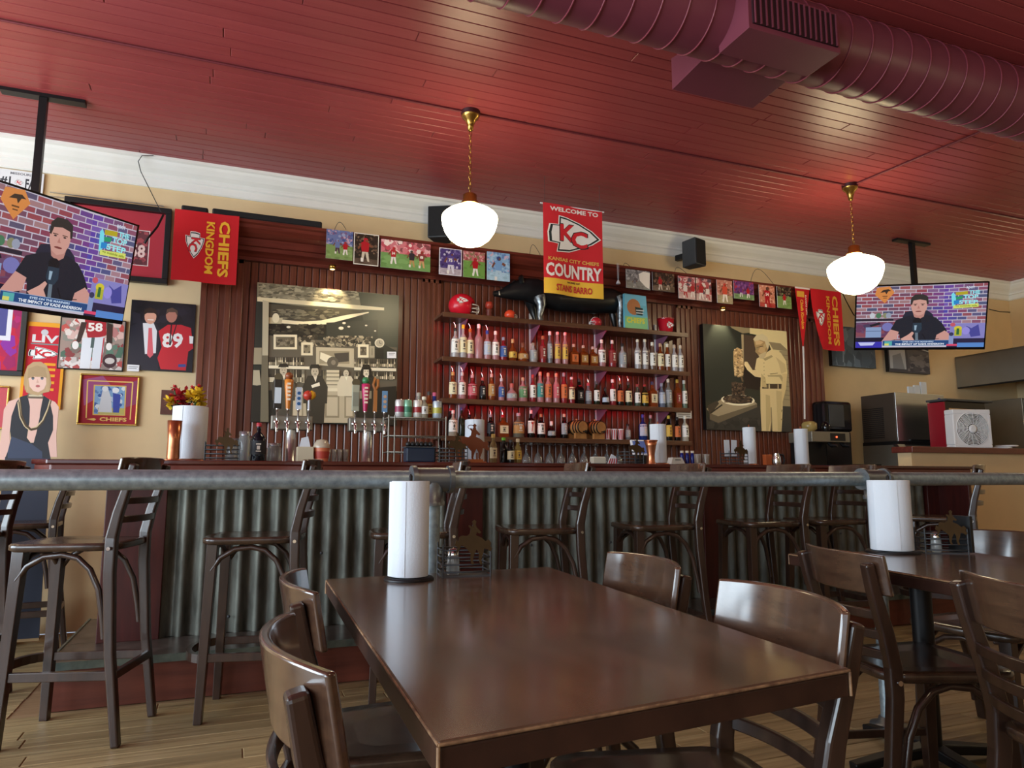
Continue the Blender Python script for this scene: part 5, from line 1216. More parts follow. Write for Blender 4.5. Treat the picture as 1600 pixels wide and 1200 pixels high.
def bottle(px, base_z, Y, h, wd, glass, label_c, cap, shape, lab_text, group, ltop=.62, lbot=.18, text=None, spout=False, tag_=None):
    X = at(px, 600, Y).x; z = base_z; r = wd/2
    t = thing('bottle', lab_text, 'bottle', (X, Y, z), world=True, group=group)
    sq = shape == 'square'; seg = 4 if sq else 16
    nk = max(.011, r*.30)
    if shape == 'round': prof = [(r*.6, 0), (r*.9, h*.06), (r, h*.25), (r*.95, h*.42), (r*.7, h*.58), (nk, h*.68), (nk, h*.86)]
    elif shape == 'squat': prof = [(r*.9, 0), (r, h*.04), (r, h*.42), (r*.85, h*.52), (nk*1.2, h*.64), (nk*1.1, h*.8)]
    elif shape == 'wine': prof = [(r*.96, 0), (r, h*.02), (r, h*.58), (r*.8, h*.66), (nk, h*.76), (nk*.95, h*.93)]
    else: prof = [(r*.95, 0), (r, h*.02), (r, h*.56), (r*.92, h*.62), (nk*1.5, h*.70), (nk, h*.74), (nk*.95, h*.9)]
    sc = 1.3 if sq else 1
    rot = Matrix.Rotation(math.pi/4 - YAW*0, 3, 'Z') if sq else None
    b = MB(); b.lathe([(q*sc, zz) for q, zz in prof], seg, (X, Y, z), rot=rot, smooth=not sq); part(b, 'glass_body', gmat(glass), t)
    zc = prof[-1][1]; c = MB(); cr = nk*1.25
    c.lathe([(cr, zc-.006), (cr, h*.985), (cr*.8, h)], 10, (X, Y, z)); cp = part(c, 'cap', cmat(cap, .4), t)
    if spout:
        part(MB().tube([(X, Y, z+h-.002), (X, Y, z+h+.02), (X-.014, Y, z+h+.045)], [.006, .005, .0035], 6), 'pour_spout', 'chrome', cp)
    if label_c:
        l = MB()
        z0, z1 = h*lbot, h*ltop*(.6 if shape in ('round', 'squat') else .86)
        if sq:
            q = r*.93; l.b2(X-q*.9, X+q*.9, Y-r*.935-.001, Y-r*.90, z+z0, z+z1)
        else:
            n = 12; aa = [math.pi*(1.06 + .88*i/n) for i in range(n+1)]
            rr = r+.0012
            def rad(zz):
                for (ra, za), (rb, zb) in zip(prof, prof[1:]):
                    if za <= zz <= zb: return ra + (rb-ra)*(zz-za)/max(1e-6, zb-za)
                return r
            V = []
            for i in range(3):
                zz = z0 + (z1-z0)*i/2; q = rad(zz)+.0015
                V += [(X + q*math.cos(a), Y + q*math.sin(a), z+zz) for a in aa]
            l.add(V, [(j*(n+1)+i, j*(n+1)+i+1, (j+1)*(n+1)+i+1, (j+1)*(n+1)+i) for j in range(2) for i in range(n)], 0, True)
        lo = part(l, 'label', cmat(label_c, .6), t)
        # printed band on the label
        if text:
            P = Panel((X-r*.62, Y-r-.002, z+z1), (r*1.24, 0, 0), (0, 0, z0-z1), (0, -1, 0)); P.text(text, .5, .5, .5, .8, 'c02a22'); P.build(lo)
        else:
            bz = z0 + (z1-z0)*.42; dk = {'f': '5a5048', 'e': '5a5048', 'd': '6a4a38'}.get(label_c[0], 'd8d0c0')
            P = Panel((X-r*.42, Y-r*(.935 if sq else 1)-.0025, z+z1-(z1-z0)*.2), (r*.84, 0, 0), (0, 0, -(z1-z0)*.6), (0, -1, 0)); P.rect(.1, 0, .9, .16, dk); P.rect(.25, .3, .75, .75, dk); P.rect(.1, .88, .9, 1, dk); P.build(lo)
    return t
CLR, PNK, AMB, DRK, GRN_, RDD = 'cfc8c8', 'd89a9e', '9a4a20', '1c1614', '22301f', 'a8303a'
wname = {'efece4': 'white', 'e8dcb4': 'cream', 'd9b24a': 'yellow', '3a5a9a': 'blue', '8a2a24': 'dark red', 'b5874a': 'tan', 'd2703a': 'orange', '9aa0a4': 'silver', '1c1c20': 'black', '3f8f8a': 'teal', 'c8606a': 'coral', '5a8a5a': 'green', 'b8c4d4': 'pale blue', None: 'no'}
rowA = [ # cx (px), width px, top px, base px, glass, label, cap, shape, spout
 (710.5,12.5,499,557,CLR,'efece4','2a2a2c','std',1),(723,12,503,558,CLR,'e8dcb4','e0c02a','std',0),(734,11.5,503,559,PNK,'e8dcb4','b8602a','std',1),(747.5,13,500,559,PNK,None,'e8e4e4','std',0),(761,12,504,559,PNK,'b8c4d4','2a4aa0','std',1),(774,12,512,560,PNK,'efece4','efece4','std',0),(786.5,12,521,560,RDD,'3a5a9a','8a9ab0','std',0),(801,14,524,561,AMB,'d9b24a','c8a070','round',0),(817,17,531,563,AMB,'b5874a','7a4a38','squat',0),(833.5,13,531,564,CLR,'9aa0a4','9a8a7a','std',0),(848.5,11,519,564,RDD,'8a2a24','a86a4a','std',0),(859.5,8.5,512,565,'8a8a90','9aa0a4','d8d8dc','std',0),(871.5,9.5,513,566,PNK,'d9b24a','e0b0b4','wine',0),(883.5,9.5,514,567,PNK,'d9b24a','e0b8b8','wine',0),
 (897,12.5,532,567,AMB,'d2703a','c8a898','square',0),(912,13,534,568,AMB,'b5874a','c8b0a0','square',0),(927,13,535,568,AMB,'b5874a','c8a8a0','square',0),(941,12.5,524,569,PNK,'efece4','efece4','std',0),(957.5,12.5,525,570,RDD,'8a2a24','d8d8d4','std',0),(973.5,12.5,530,571,CLR,'9aa0a4','2a2a2c','std',0),(997.5,10.5,523,572,CLR,'efece4','e8dcc8','wine',0),(1009,10,523,573,CLR,'efece4','e8dcc8','wine',0),(1020.5,10,528,574,'8a7060','efece4','e8e0d0','std',0),(1033,11,529,574,AMB,'e8dcb4','c8a080','std',0),(1044,9,530,575,AMB,'efece4','e0d8c8','std',0),(1055,10,531,575,CLR,'efece4','c8b098','std',0),(1064.5,9,532,576,CLR,'efece4','d8c8b4','std',0)]
rowB = [(707.5,12.5,567,617,AMB,'e8dcb4','c8a060','std',1),(722,12,568,619,PNK,'efece4','c8c8cc','std',1),(738,15,573,620,RDD,'c8606a','c89aa0','std',1),(754,10.5,578,621,DRK,'1c1c20','a84a4a','std',1),(768,11,572,622,AMB,'b5874a','c8a8a0','std',1),(783.5,10,579,622,PNK,'3a5a9a','c8c8d0','std',1),(799.5,17,594,623,PNK,'9aa0a4','b8605a','squat',0),(817,14,585,624,PNK,'5a8a5a','c8a080','std',0),(832.5,10,580,624,RDD,'efece4','a83a3a','std',0),(844,11,576,625,PNK,'3f8f8a','c8a080','std',0),(856.5,11,578,626,PNK,'d2703a','c8a080','std',0),(869,10.5,578,626,PNK,'c8606a','c8a080','std',0),(881,10.5,576,627,RDD,'d2703a','9a9aa0','std',0),
 (893,10,584,627,RDD,'e8dcb4','d8d0d0','wine',0),(905,12,587,628,DRK,'1c1c20','2a2a2c','square',0),(919,10.5,587,628,'8a8a92','9aa0a4','c04a58','std',1),(932,10,591,629,GRN_,'efece4','4a4a50','std',0),(945.5,12,600,629,DRK,'b8c4d4','1c1c20','round',0),(957,10,588,630,RDD,'efece4','d8d8d8','std',0),(968.5,10.5,585,631,DRK,'d2703a','8a5a3a','std',1),(981.5,11,585,631,GRN_,'e8dcb4','3a3a3c','std',1),(995.5,10,596,632,'5a6a5a','efece4','8a3a3a','std',0),(1007,11,596,632,GRN_,'d9b24a','8a2a2a','wine',0),(1019,12,592,633,AMB,'e8dcb4','2a3a5a','square',0),(1033.5,11,594,633,'7a86a0','b8c4d4','8a94a8','std',0),(1044,10.5,584,634,'8a8a84','9aa0a4','e0d8c0','std',0),(1058,10,588,634,AMB,'8a2a24','c8a040','square',0),(1068.5,9,590,635,'8aa08a','efece4','c8c8c4','std',0)]
rowC = [(704.5,10,629,681,DRK,None,'a82a2a','wine',0),(708.5,14,640,681,'c8bca8','efece4','efe8dc','std',0),(722,10.5,630,682,GRN_,None,'3a4a7a','wine',0),(734,9,630,682,DRK,None,'2a2a2c','wine',1),(767,12,635,682,DRK,'1c1c20','9a9a9e','std',1),(785.5,16,634,682,AMB,'e8dcb4','b02028','square',1),(810,18,643,682,'8a8474','b5874a','b0b0b4','std',0),(829.5,11.5,634,682,DRK,'efece4','e8e4dc','std',0),(845,12.5,644,682,DRK,'efece4','a8845a','std',0),(861,13,655,682,DRK,'9aa0a4','e8e4e0','squat',0),(881,10.5,643,682,DRK,'9aa0a4','c8b89a','std',0),(979.5,8.5,658,684,'8a8a8a','9aa0a4','1c1c20','std',0),(1003,13,640,684,'1c3a8a','b8c4d4','2a4aa0','std',0),(1015,9,644,684,'4a6a5a',None,'9a9a9e','std',0),(1043,10,644,684,DRK,'d9b24a','d9c24a','std',0),(1056,10,646,684,DRK,'d2703a','2a2a2c','std',0),(1068,11,641,685,'d8d0c0','efece4','efe8dc','std',0)]
def row(data, zs, Y, gname, first):
    for i, (px, wpx, top, base, gl, lb, cap, sh, sp) in enumerate(data):
        d = (at(px, 600, Y) - _O).dot(_fw); wd = wpx / F_PX * d; h = (base - top) / F_PX * d * 1.0
        if sp: h -= .035
        h = min(h, .268 - (.045 if sp else 0)) if data is not rowA else min(h, .30 - (.045 if sp else 0))
        if data is rowC: h = min(h, .235 - (.045 if sp else 0))
        lab = '%s bottle from the left on the %s, %s' % (ORD[i+1], gname, ('%s label' % wname[lb]) if lb else 'no label in view')
        txt = '7' if (data is rowC and i == 7) else None
        if txt: lab = 'dark bottle with a red seven on a white label, lowest shelf'
        yy = Y - (.09 if i % 5 == 4 and data is not rowC else 0) * 0
        bottle(px, zs, Y + (.09 if data is rowC and i in (0, 3) else 0), h, wd, gl, lb, cap, sh, lab, 'liquor bottles on the ' + gname, text=txt, spout=sp, ltop=.72 if sh != 'square' else .6)
row(rowA, SZS[1], 5.42, 'upper bottle row', 0); row(rowB, SZS[2], 5.42, 'middle bottle row', 0); row(rowC, SZS[3], 5.45, 'lowest bottle row', 0)

# ---- things on the top shelf
ZT = SZS[0]
def helmet(px, Y, h, shell, label, mask='e8e4dc', logo=False, face=1, stripe=None):
    X = at(px, 480, Y).x; r = h*.52
    t = thing('football_helmet', label, 'helmet', (X, Y, ZT), world=True, group='football helmets on the top shelf')
    m = MB(); seg, rg = 24, 12; V = []; Fc = []
    for j in range(rg+1):
        th = math.pi*j/rg*.80
        for i in range(seg):
            a = 2*math.pi*i/seg; x = r*math.sin(th)*math.cos(a)*1.12; y = r*math.sin(th)*math.sin(a)*.9; z = r*math.cos(th)
            if face*x > r*.55 and z < r*.30: x = face*r*.55 + (x - face*r*.55)*.15   # face opening
            V.append((X + x, Y + y, ZT + r*.81 + z))
    for j in range(rg):
        for i in range(seg): Fc.append((j*seg+i, (j+1)*seg+i, (j+1)*seg+(i+1) % seg, j*seg+(i+1) % seg))
    m.add(V, Fc, 0, True); sh = part(m, 'shell', cmat(shell, .25), t)
    c0 = (X, Y, ZT + r*.81)
    for zz, k in ((.02, 1.36), (-.30, 1.42), (-.58, 1.30)):
        P_ = [(X + face*r*(.45 + (k-.45)*math.cos(a)), Y + r*.78*math.sin(a), c0[2] + r*zz) for a in [(-1+2*i/10)*1.35 for i in range(11)]]
        part(MB().tube(P_, r*.045, 6), 'face_mask', cmat(mask, .35), t)
    for s in (-.35, 0, .35): part(MB().tube([(X+face*r*1.34*(1-.06*abs(s)), Y+s*r*.7, c0[2]+r*.02), (X+face*r*1.40*(1-.06*abs(s)), Y+s*r*.7, c0[2]-r*.30), (X+face*r*1.27, Y+s*r*.7, c0[2]-r*.58)], r*.04, 6), 'face_mask', cmat(mask, .35), t)
    if logo:
        P = Panel((X-r*.75, Y-r*.90, c0[2]+r*.55), (r*1.0, 0, 0), (0, 0, -r*.6), (0, -1, 0)); P.arrowhead(.5, .5, .9, .9); P.build(sh)
    if stripe: part(MB().tube([(X + r*1.13*math.sin(a)*1.0, Y, c0[2] + r*1.012*math.cos(a)) for a in [(-1+2*i/12)*1.5 for i in range(13)]], r*.06, 6), 'stripe', cmat(stripe, .4), sh)
helmet(722, 5.42, .195, 'c81a2c', 'large red football helmet at the left end of the top shelf', logo=True)
helmet(797, 5.40, .085, 'd8482a', 'small orange football helmet on the top shelf', mask='d8c8b4')
helmet(931, 5.40, .090, 'c02a34', 'small red and white football helmet below the banner', mask='f0ece8', face=-1, stripe='f0ece8')
X = at(764, 480, 5.42).x; t = thing('figurine', 'small red and brown head figurine beside the large helmet', 'figurine', (X, 5.42, ZT), world=True)
part(MB().lathe([(.022, 0), (.026, .02), (.022, .05), (.028, .06), (.024, .075)], 14, (X, 5.42, ZT)), 'body', cmat('6a2a20', .5), t); part(MB().lathe([(.012, .075), (.03, .09), (.034, .112), (.026, .135), (.004, .142)], 14, (X, 5.42, ZT)), 'head', cmat('a83a2a', .4), t)
# black hog statue
hx = lambda px, py: (lambda q: (q.x, q.z))(at(px, py, 5.48))
hog = thing('hog_statue', 'black hog statue standing on the top shelf behind the banner', 'statue', (at(880, 495, 5.48).x, 5.48, ZT), world=True)
hm = mat('hog_black', '16181a', .32, var=.3, scale=12)
sp_ = [hx(771, 459), hx(782, 459), hx(800, 456), hx(818, 452), hx(835, 455), hx(870, 466), hx(920, 470), hx(955, 470), hx(975, 474), hx(982, 478)]
rr_ = [.022, .034, .075, .10, .115, .115, .12, .115, .08, .02]
m = MB(); m.tube([(x, 5.48, z) for x, z in sp_], rr_, 18, upv=(0, 0, 1), sx=.75); part(m, 'body', hm, hog)
for px, lean in ((842, -.02), (835, .03), (966, -.02), (960, .03)):
    x, z = hx(px, 466); dy = -.055 if lean < 0 else .055
    part(MB().tube([(x-.02, 5.48+dy*.8, z), (x, 5.48+dy, z-.07), (x+lean, 5.48+dy, ZT+.05), (x+lean*.6, 5.48+dy, ZT+.02), (x+lean*.6, 5.48+dy, ZT+.001)], [.06, .042, .02, .022, .026], 10), 'leg', mat('hog_silver', '9a9ea0', .3, .6, col2='2a2c2e', scale=30) if px in (842, 966) else hm, hog)
for dy in (-.05, .05):
    x, z = hx(812, 440); part(MB().tube([(x, 5.48+dy, z-.02), (x-.02, 5.48+dy*1.5, z+.02), (x-.05, 5.48+dy*1.7, z+.0)], [.024, .022, .003], 8), 'ear', hm, hog)
    x, z = hx(779, 462); part(MB().tube([(x, 5.48+dy*.5, z), (x-.01, 5.48+dy*.8, z+.03)], [.006, .001], 6), 'tusk', cmat('d8d0c0', .4), hog)
x, z = hx(982, 478); part(MB().tube([(x-.01, 5.48, z+.01), (x+.03, 5.48, z+.03), (x+.04, 5.48, z+.0)], [.006, .005, .002], 6), 'tail', hm, hog)
# gift bag and bucket
a = at(974, 459, 5.34); b = at(1012, 512, 5.34); t = thing('gift_bag', 'pale blue and yellow bag with a helmet picture on the top shelf', 'bag', ((a.x+b.x)/2, 5.35, ZT), world=True)
m = MB(); m.prism([(a.x+.01, ZT), (b.x+.01, ZT), (b.x-.01, a.z), (a.x+.01, a.z+.005)], (0, .028, 0), (0, 5.34, 0)); part(m, 'bag', cmat('6ab8cc', .5), t)
P = Panel((a.x+.01, 5.34, a.z), (b.x-a.x-.01, 0, 0), (0, 0, ZT-a.z), (0, -1, 0)); P.rect(0, .02, .95, .3, '7ac4dc'); P.rect(0, .65, 1, 1, '8ac88a'); P.ell(.4, .36, .3, .24, 'b87a4a'); P.poly([(.45,.35),(.8,.38),(.78,.6),(.5,.58)], '2a3a34'); P.line([(.5, .45), (.85, .45)], .03, 'd8dcd8'); P.line([(.5, .53), (.82, .53)], .03, 'd8dcd8'); P.text('CHIEFS', .48, .76, .8, .16, 'e0d83a'); P.build(t)
X = at(1040, 500, 5.42).x; t = thing('team_bucket', 'red bucket with a white arrowhead at the right end of the top shelf', 'bucket', (X, 5.42, ZT), world=True)
part(MB().lathe([(.055, 0), (.058, .004), (.074, .125), (.078, .128), (.078, .134), (.070, .134), (.054, .01)], 24, (X, 5.42, ZT), cap=False), 'pail', cmat('c01a2a', .35), t); part(MB().tube([(X + .076*math.cos(a), 5.42 - .076*math.sin(a), ZT+.128 - .0*a) for a in [math.pi*i/12 for i in range(13)]], .003, 6), 'handle', 'chrome', t)
P = Panel((X-.04, 5.42-.072, ZT+.10), (.08, 0, 0), (0, 0, -.07), (0, -1, 0)); P.arrowhead(.5, .5, .9, .9); P.build(t)

# ---- lowest shelf: small barrels, cups, sign card
def barrel(px, lab):
    X = at(px, 664, 5.44).x; zc = SZS[3] + .105; r = .062; t = thing('oak_barrel', lab, 'barrel', (X, 5.44, SZS[3]), R(14), world=False, group='small oak barrels on the lowest shelf')
    rot = Matrix.Rotation(math.pi/2, 3, 'X'); c = (0, 0, .100)
    st = 14
    MB().lathe([(r*.80, -.085), (r*.93, -.045), (r, 0), (r*.93, .045), (r*.80, .085)], 24, c, rot=rot).build('staves', mat('oak', '9a6a3a', .5, col2='b8864e', scale=10), t)
    for q, k in ((-.078, .86), (-.05, .96), (-.022, 1.01), (.022, 1.01), (.05, .96), (.078, .86)):
        MB().lathe([(r*k, q-.006), (r*k+.002, q-.006), (r*k+.002, q+.006), (r*k, q+.006)], 24, c, rot=rot, cap=False).build('hoop', 'black_metal', t)
    MB().lathe([(.001, .0835), (r*.72, .084)], 20, c, rot=rot, cap=False).build('head', cmat('c08a4a', .55), t)
    MB().lathe([(.006, .084), (.006, .11), (.010, .112), (.010, .12)], 10, (0, 0, .062), rot=rot).build('tap', 'black_plastic', t)
    for s in (-.045, .045): MB().b2(-.06, .06, s-.012, s+.012, 0, .05).build('cradle', 'oak', t)
    MB().lathe([(.008, 0), (.010, .015)], 10, (0, 0, .158)).build('bung', 'oak', t)
barrel(901, 'left small oak barrel on the lowest shelf'); barrel(929.5, 'right small oak barrel on the lowest shelf')
for k, px in enumerate((949, 959.5, 969.5)):
    X = at(px, 670, 5.43).x; t = thing('striped_cup', '%s red and white striped cup beside the oak barrels' % ('left', 'middle', 'right')[k], 'cup', (X, 5.43, SZS[3]), world=True, group='striped paper cups')
    part(MB().lathe([(.020, 0), (.028, .092), (.029, .096), (.026, .096)], 16, (X, 5.43, SZS[3]), cap=False), 'cup', 'white_plastic', t)
    for a0 in (3.6, 4.3, 5.0, 5.7):
        m = MB(); V = [(X + (q+.0008)*math.cos(a0+d), 5.43 + (q+.0008)*math.sin(a0+d), SZS[3]+zz) for q, zz in ((.0208, .008), (.0275, .088)) for d in (-.18, .18)]; m.add(V, [(0, 1, 3, 2)]); part(m, 'stripe', cmat('b82a34', .5), t)
P = flat('notice_card', 'small white notice card at the right end of the lowest shelf', 'card', 1056.5, 641, 1081, 654, 5.55, .004, 'white_plastic')
for y_ in (.25, .5, .75): P.rect(.1, y_-.05, .9, y_+.05, '9a9a96')
P.build(P.t)
# wine glasses hanging under the lowest shelf
rk = thing('glass_rack', 'chrome stemware rack under the lowest shelf', 'rack', (2.5, 5.4, SZS[3]-.05), world=True)
for i in range(9):
    x = at(815 + i*18, 690, 5.40).x; part(MB().tube([(x, 5.34, SZS[3]-.03), (x, 5.34, SZS[3]-.05), (x+.03, 5.34, SZS[3]-.05), (x+.03, 5.58, SZS[3]-.05), (x+.03, 5.58, SZS[3]-.03)], .003, 5), 'rail', 'chrome', rk)
def wineglass(x, y, z, lab):
    t = thing('wine_glass', lab, 'glass', (x, y, z), world=True, group='wine glasses hanging upside down')
    part(MB().lathe([(.030, .001), (.028, -.004), (.005, -.010), (.004, -.07), (.018, -.085), (.034, -.12), (.036, -.15), (.030, -.19)], 14, (x, y, z), cap=False), 'bowl_and_stem', 'clear_glass', t)
for i in range(9):
    x = at(815 + i*18, 690, 5.40).x
    wineglass(x+.052, 5.42, SZS[3]-.045, '%s upside-down wine glass from the left under the lowest shelf' % ORD[i+1])

# ================================================================== ON THE BAR
YB = 4.25
def onbar(px, Y=YB): return at(px, 715, Y).x
def barroll(px, Y, h, r, lab, hold='copper'):
    return towel(onbar(px, Y), Y, BT, r, h, lab, style='bar', group='paper towel rolls')
barroll(295, 4.25, .285, .086, 'fat white paper towel roll on a copper stand at the left of the bar')
X = onbar(270, 4.06); m = MB(); m.lathe([(.055, 0), (.055, .004), (.03, .006)], 16, (X, 4.06, BT)); t = thing('copper_vase', 'hammered copper tube vase beside the left paper towel roll', 'vase', (X, 4.06, BT), world=True)
part(m, 'base', 'copper', t); part(MB().lathe([(.03, .004), (.032, .02), (.030, .10), (.036, .205), (.033, .205), (.027, .1), (.028, .01)], 20, (X, 4.06, BT), cap=False), 'tube', 'copper', t)
# flowers
fx, fy = onbar(289, 4.62), 4.62
fl_ = thing('flower_bunch', 'bunch of red and yellow flowers behind the left paper towel roll', 'flowers', (fx, fy, BT), world=True)
part(MB().lathe([(.05, 0), (.065, .05), (.06, .25), (.05, .30)], 16, (fx, fy, BT), cap=False), 'vase', 'dark_grey', fl_)
rf = random.Random(12)
for k, (px, py, c, r_) in enumerate(((266, 628, 'd8b020', .05), (278, 618, 'b01a24', .055), (290, 615, 'a81620', .05), (300, 622, 'e0b824', .06), (309, 616, 'e0b824', .055), (284, 628, 'b82028', .05), (271, 622, 'c03028', .04), (312, 627, 'd8b020', .05), (272, 606, 'c02830', .022), (310, 605, 'c02830', .022), (302, 606, 'c82830', .02), (293, 628, '7a1a20', .05))):
    p = at(px, py, fy - .04 + .05*rf.random()); m = MB()
    for q in range(26):
        u_ = Vector((rf.gauss(0, 1), rf.gauss(0, 1)-.6, rf.gauss(0, 1))).normalized(); s_ = u_.cross(Vector((0, .3, 1))).normalized()
        m.add([p + u_*r_*.2 - s_*r_*.16, p + u_*r_*.75 - s_*r_*.2, p + u_*r_*1.0, p + u_*r_*.75 + s_*r_*.2, p + u_*r_*.2 + s_*r_*.16], [(0, 1, 2, 3, 4)])
    part(m, 'flower_head', cmat(c, .7), fl_)
    part(MB().tube([(fx + (p.x-fx)*.3, fy, BT+.2), tuple(p)], .004, 5), 'stem', cmat('3a5a2a', .7), fl_)
def barcaddy(px, Y, lab, wd=.17):
    t = caddy(onbar(px, Y), Y, BT, 0, lab, wd); return t
barcaddy(347, 4.10, 'dark slatted condiment caddy left of the mason jars on the bar'); barcaddy(705, 4.06, 'dark wire caddy right of the wire rack on the bar'); barcaddy(985, 4.14, 'dark wire caddy before the till screen on the bar', .14); barcaddy(1147, 4.15, 'dark caddy holding two menus below the rib photograph', .16)
def jar(px, Y, h, r, lab, c='b8c0c0', cap='9a9a9e'):
    X = onbar(px, Y); t = thing('glass_jar', lab, 'jar', (X, Y, BT), world=True, group='glass jars on the bar')
    part(MB().lathe([(r*.9, 0), (r, .006), (r, h*.72), (r*.8, h*.82), (r*.78, h*.86)], 16, (X, Y, BT)), 'jar', mat('jar_glass_'+c, c, .08, trans=.6), t); part(MB().lathe([(r*.85, h*.86), (r*.85, h), (r*.5, h*1.0)], 14, (X, Y, BT)), 'lid', cmat(cap, .3, .7), t)
jar(362, 4.28, .13, .035, 'first glass jar from the left beside the slatted caddy'); jar(381, 4.28, .17, .036, 'second glass jar from the left with a metal lid'); jar(391, 4.36, .15, .034, 'third glass jar just left of the wine bottle'); jar(428, 4.36, .11, .042, 'wide glass jar right of the wine bottle')
d = (at(408, 700, 4.2) - _O).dot(_fw)
bt_ = bottle(408, BT, 4.2, .215, .078, '141a24', '1c1c20', 'a82a38', 'wine', 'dark wine bottle with a red capsule on the bar', 'wine bottle')
# tap towers
def tap_tower(px, lab, handles):
    Y = 4.40; X = onbar(px, Y)
    t = thing('beer_tap_tower', lab, 'beer tap', (X, Y, BT), world=True, group='beer tap towers on the bar')
    part(MB().lathe([(.045, 0), (.045, .006), (.033, .012), (.033, .20)], 20, (X, Y, BT)), 'column', 'steel', t)
    hw = .118; zt = BT + .19
    part(MB().b2(X-hw, X+hw, Y-.035, Y+.035, zt, zt+.085), 'tower_box', 'steel_dull', t, bevel=.006)
    n = len(handles)
    for k, (col, h, kind, c2) in enumerate(handles):
        x = X - hw*.75 + 1.5*hw*k/(n-1); z = zt + .045
        fa = part(MB().tube([(x, Y-.03, z), (x, Y-.07, z), (x, Y-.085, z-.02), (x, Y-.088, z-.06)], [.012, .010, .010, .007], 10), 'faucet', 'chrome', t)
        part(MB().lathe([(.016, 0), (.016, .012), (.010, .014)], 12, (x, Y-.035, z), rot=Matrix.Rotation(math.pi/2, 3, 'X')), 'collar', 'chrome', fa)
        part(MB().lathe([(.006, .0), (.005, .06), (.009, .065), (.009, .075)], 10, (x, Y-.07, z)), 'lever', 'chrome', fa)
        zb = z + .075; m = MB()
        if kind == 'flat':
            m.b2(x-.022, x+.022, Y-.08, Y-.06, zb, zb+h)
        elif kind == 'taper':
            m.lathe([(.012, 0), (.014, h*.15), (.024, h*.75), (.026, h*.97), (.018, h)], 14, (x, Y-.07, zb))
        elif kind == 'hook':
            m.bar([(x, Y-.07, zb), (x, Y-.07, zb+h*.6)], .02, .03, (0, 1, 0)); m.tube([(x, Y-.07, zb+h*.6), (x-.014, Y-.07, zb+h*.75), (x-.002, Y-.07, zb+h*.95), (x+.014, Y-.07, zb+h*.9), (x+.016, Y-.07, zb+h*.72), (x, Y-.07, zb+h*.62)], .009, 8)
        elif kind == 'ball':
            m.lathe([(.007, 0), (.007, h*.5)], 10, (x, Y-.07, zb)); 
        else: m.b2(x-.016, x+.016, Y-.078, Y-.062, zb, zb+h)
        hd = part(m, 'tap_handle', cmat(col, .35), t, bevel=.003 if kind == 'flat' else 0)
        if kind == 'flat': 
            part(MB().b2(x-.018, x+.018, Y-.0825, Y-.08, zb+h*.18, zb+h*.72), 'badge', cmat(c2, .4), hd); part(MB().lathe([(.024, -.006), (.024, .006)], 16, (x, Y-.07, zb+h+.014), rot=Matrix.Rotation(math.pi/2, 3, 'X')), 'medallion', cmat('5a5038', .4), hd)
        if kind == 'taper': 
            part(MB().lathe([(.003, -.022), (.018, -.016), (.024, 0), (.018, .016), (.003, .022)], 14, (x, Y-.07, zb+h+.02)), 'finial', cmat(c2, .3), hd)
            for q in range(5): part(MB().b2(x-.010, x+.010, Y-.097, Y-.092, zb+h*(.28+q*.13), zb+h*(.35+q*.13)), 'lettering', cmat('f0dcc0', .5), hd)
        if kind == 'ball':
            part(MB().lathe([(.002, -.03), (.022, -.02), (.029, 0), (.022, .02), (.002, .03)], 14, (x-.008, Y-.072, zb+h*.6)), 'orb', cmat('b83a2a', .3), hd); part(MB().lathe([(.002, -.028), (.02, -.018), (.026, 0), (.02, .018), (.002, .028)], 14, (x+.014, Y-.066, zb+h*.62)), 'orb', cmat('d8a028', .3), hd)
        if kind == 'paddle':
            for q in range(3): part(MB().lathe([(.010, -.002), (.010, .002)], 12, (x, Y-.079, zb+h*(.25+q*.24)), rot=Matrix.Rotation(math.pi/2, 3, 'X')), 'lettering', cmat(c2, .4), hd)
tap_tower(453.5, 'left steel beer tap tower with a tall orange handle', [('2a2620', .17, 'flat', 'ccd4d8'), ('cc7a28', .175, 'taper', '8a4a28'), ('c4ccd4', .13, 'paddle', '2a5a8a'), ('c8c8cc', .14, 'ball', '')])
tap_tower(573, 'right steel beer tap tower with a pink handle', [('a8a890', .16, 'flat', '8a8a78'), ('b82a5a', .17, 'taper', '3a7a4a'), ('b0703a', .22, 'hook', ''), ('6a94b8', .13, 'paddle', 'c8a080')])
# napkin boxes, cups
t = thing('napkin_box', 'pale cardboard napkin box between the beer tap towers', 'box', (onbar(476, 4.2), 4.2, BT), world=True)
X = onbar(476, 4.2); part(MB().b2(X-.045, X+.045, 4.16, 4.26, BT, BT+.085), 'box', cmat('c0b498', .7), t, bevel=.003); part(MB().prism([(-.03, 0), (.03, 0), (.015, .06), (-.02, .05)], (0, .02, 0), (X, 4.2, BT+.085)), 'napkin', 'paper', t)
t = thing('snack_tub', 'orange and clear snack tub right of the napkin box', 'tub', (onbar(502, 4.2), 4.2, BT), world=True)
X = onbar(502, 4.2); part(MB().lathe([(.038, 0), (.046, .08), (.046, .085), (.02, .095)], 18, (X, 4.2, BT)), 'tub', cmat('c8704a', .4), t); part(MB().lathe([(.047, .08), (.048, .09), (.044, .10), (.03, .125), (.004, .13)], 18, (X, 4.2, BT)), 'lid', mat('lid_glass', 'd8cdb4', .2, trans=.4), t); part(MB().lathe([(.0415, .02), (.0455, .06)], 18, (X, 4.2, BT), cap=False), 'band', cmat('a83a2a', .5), t)
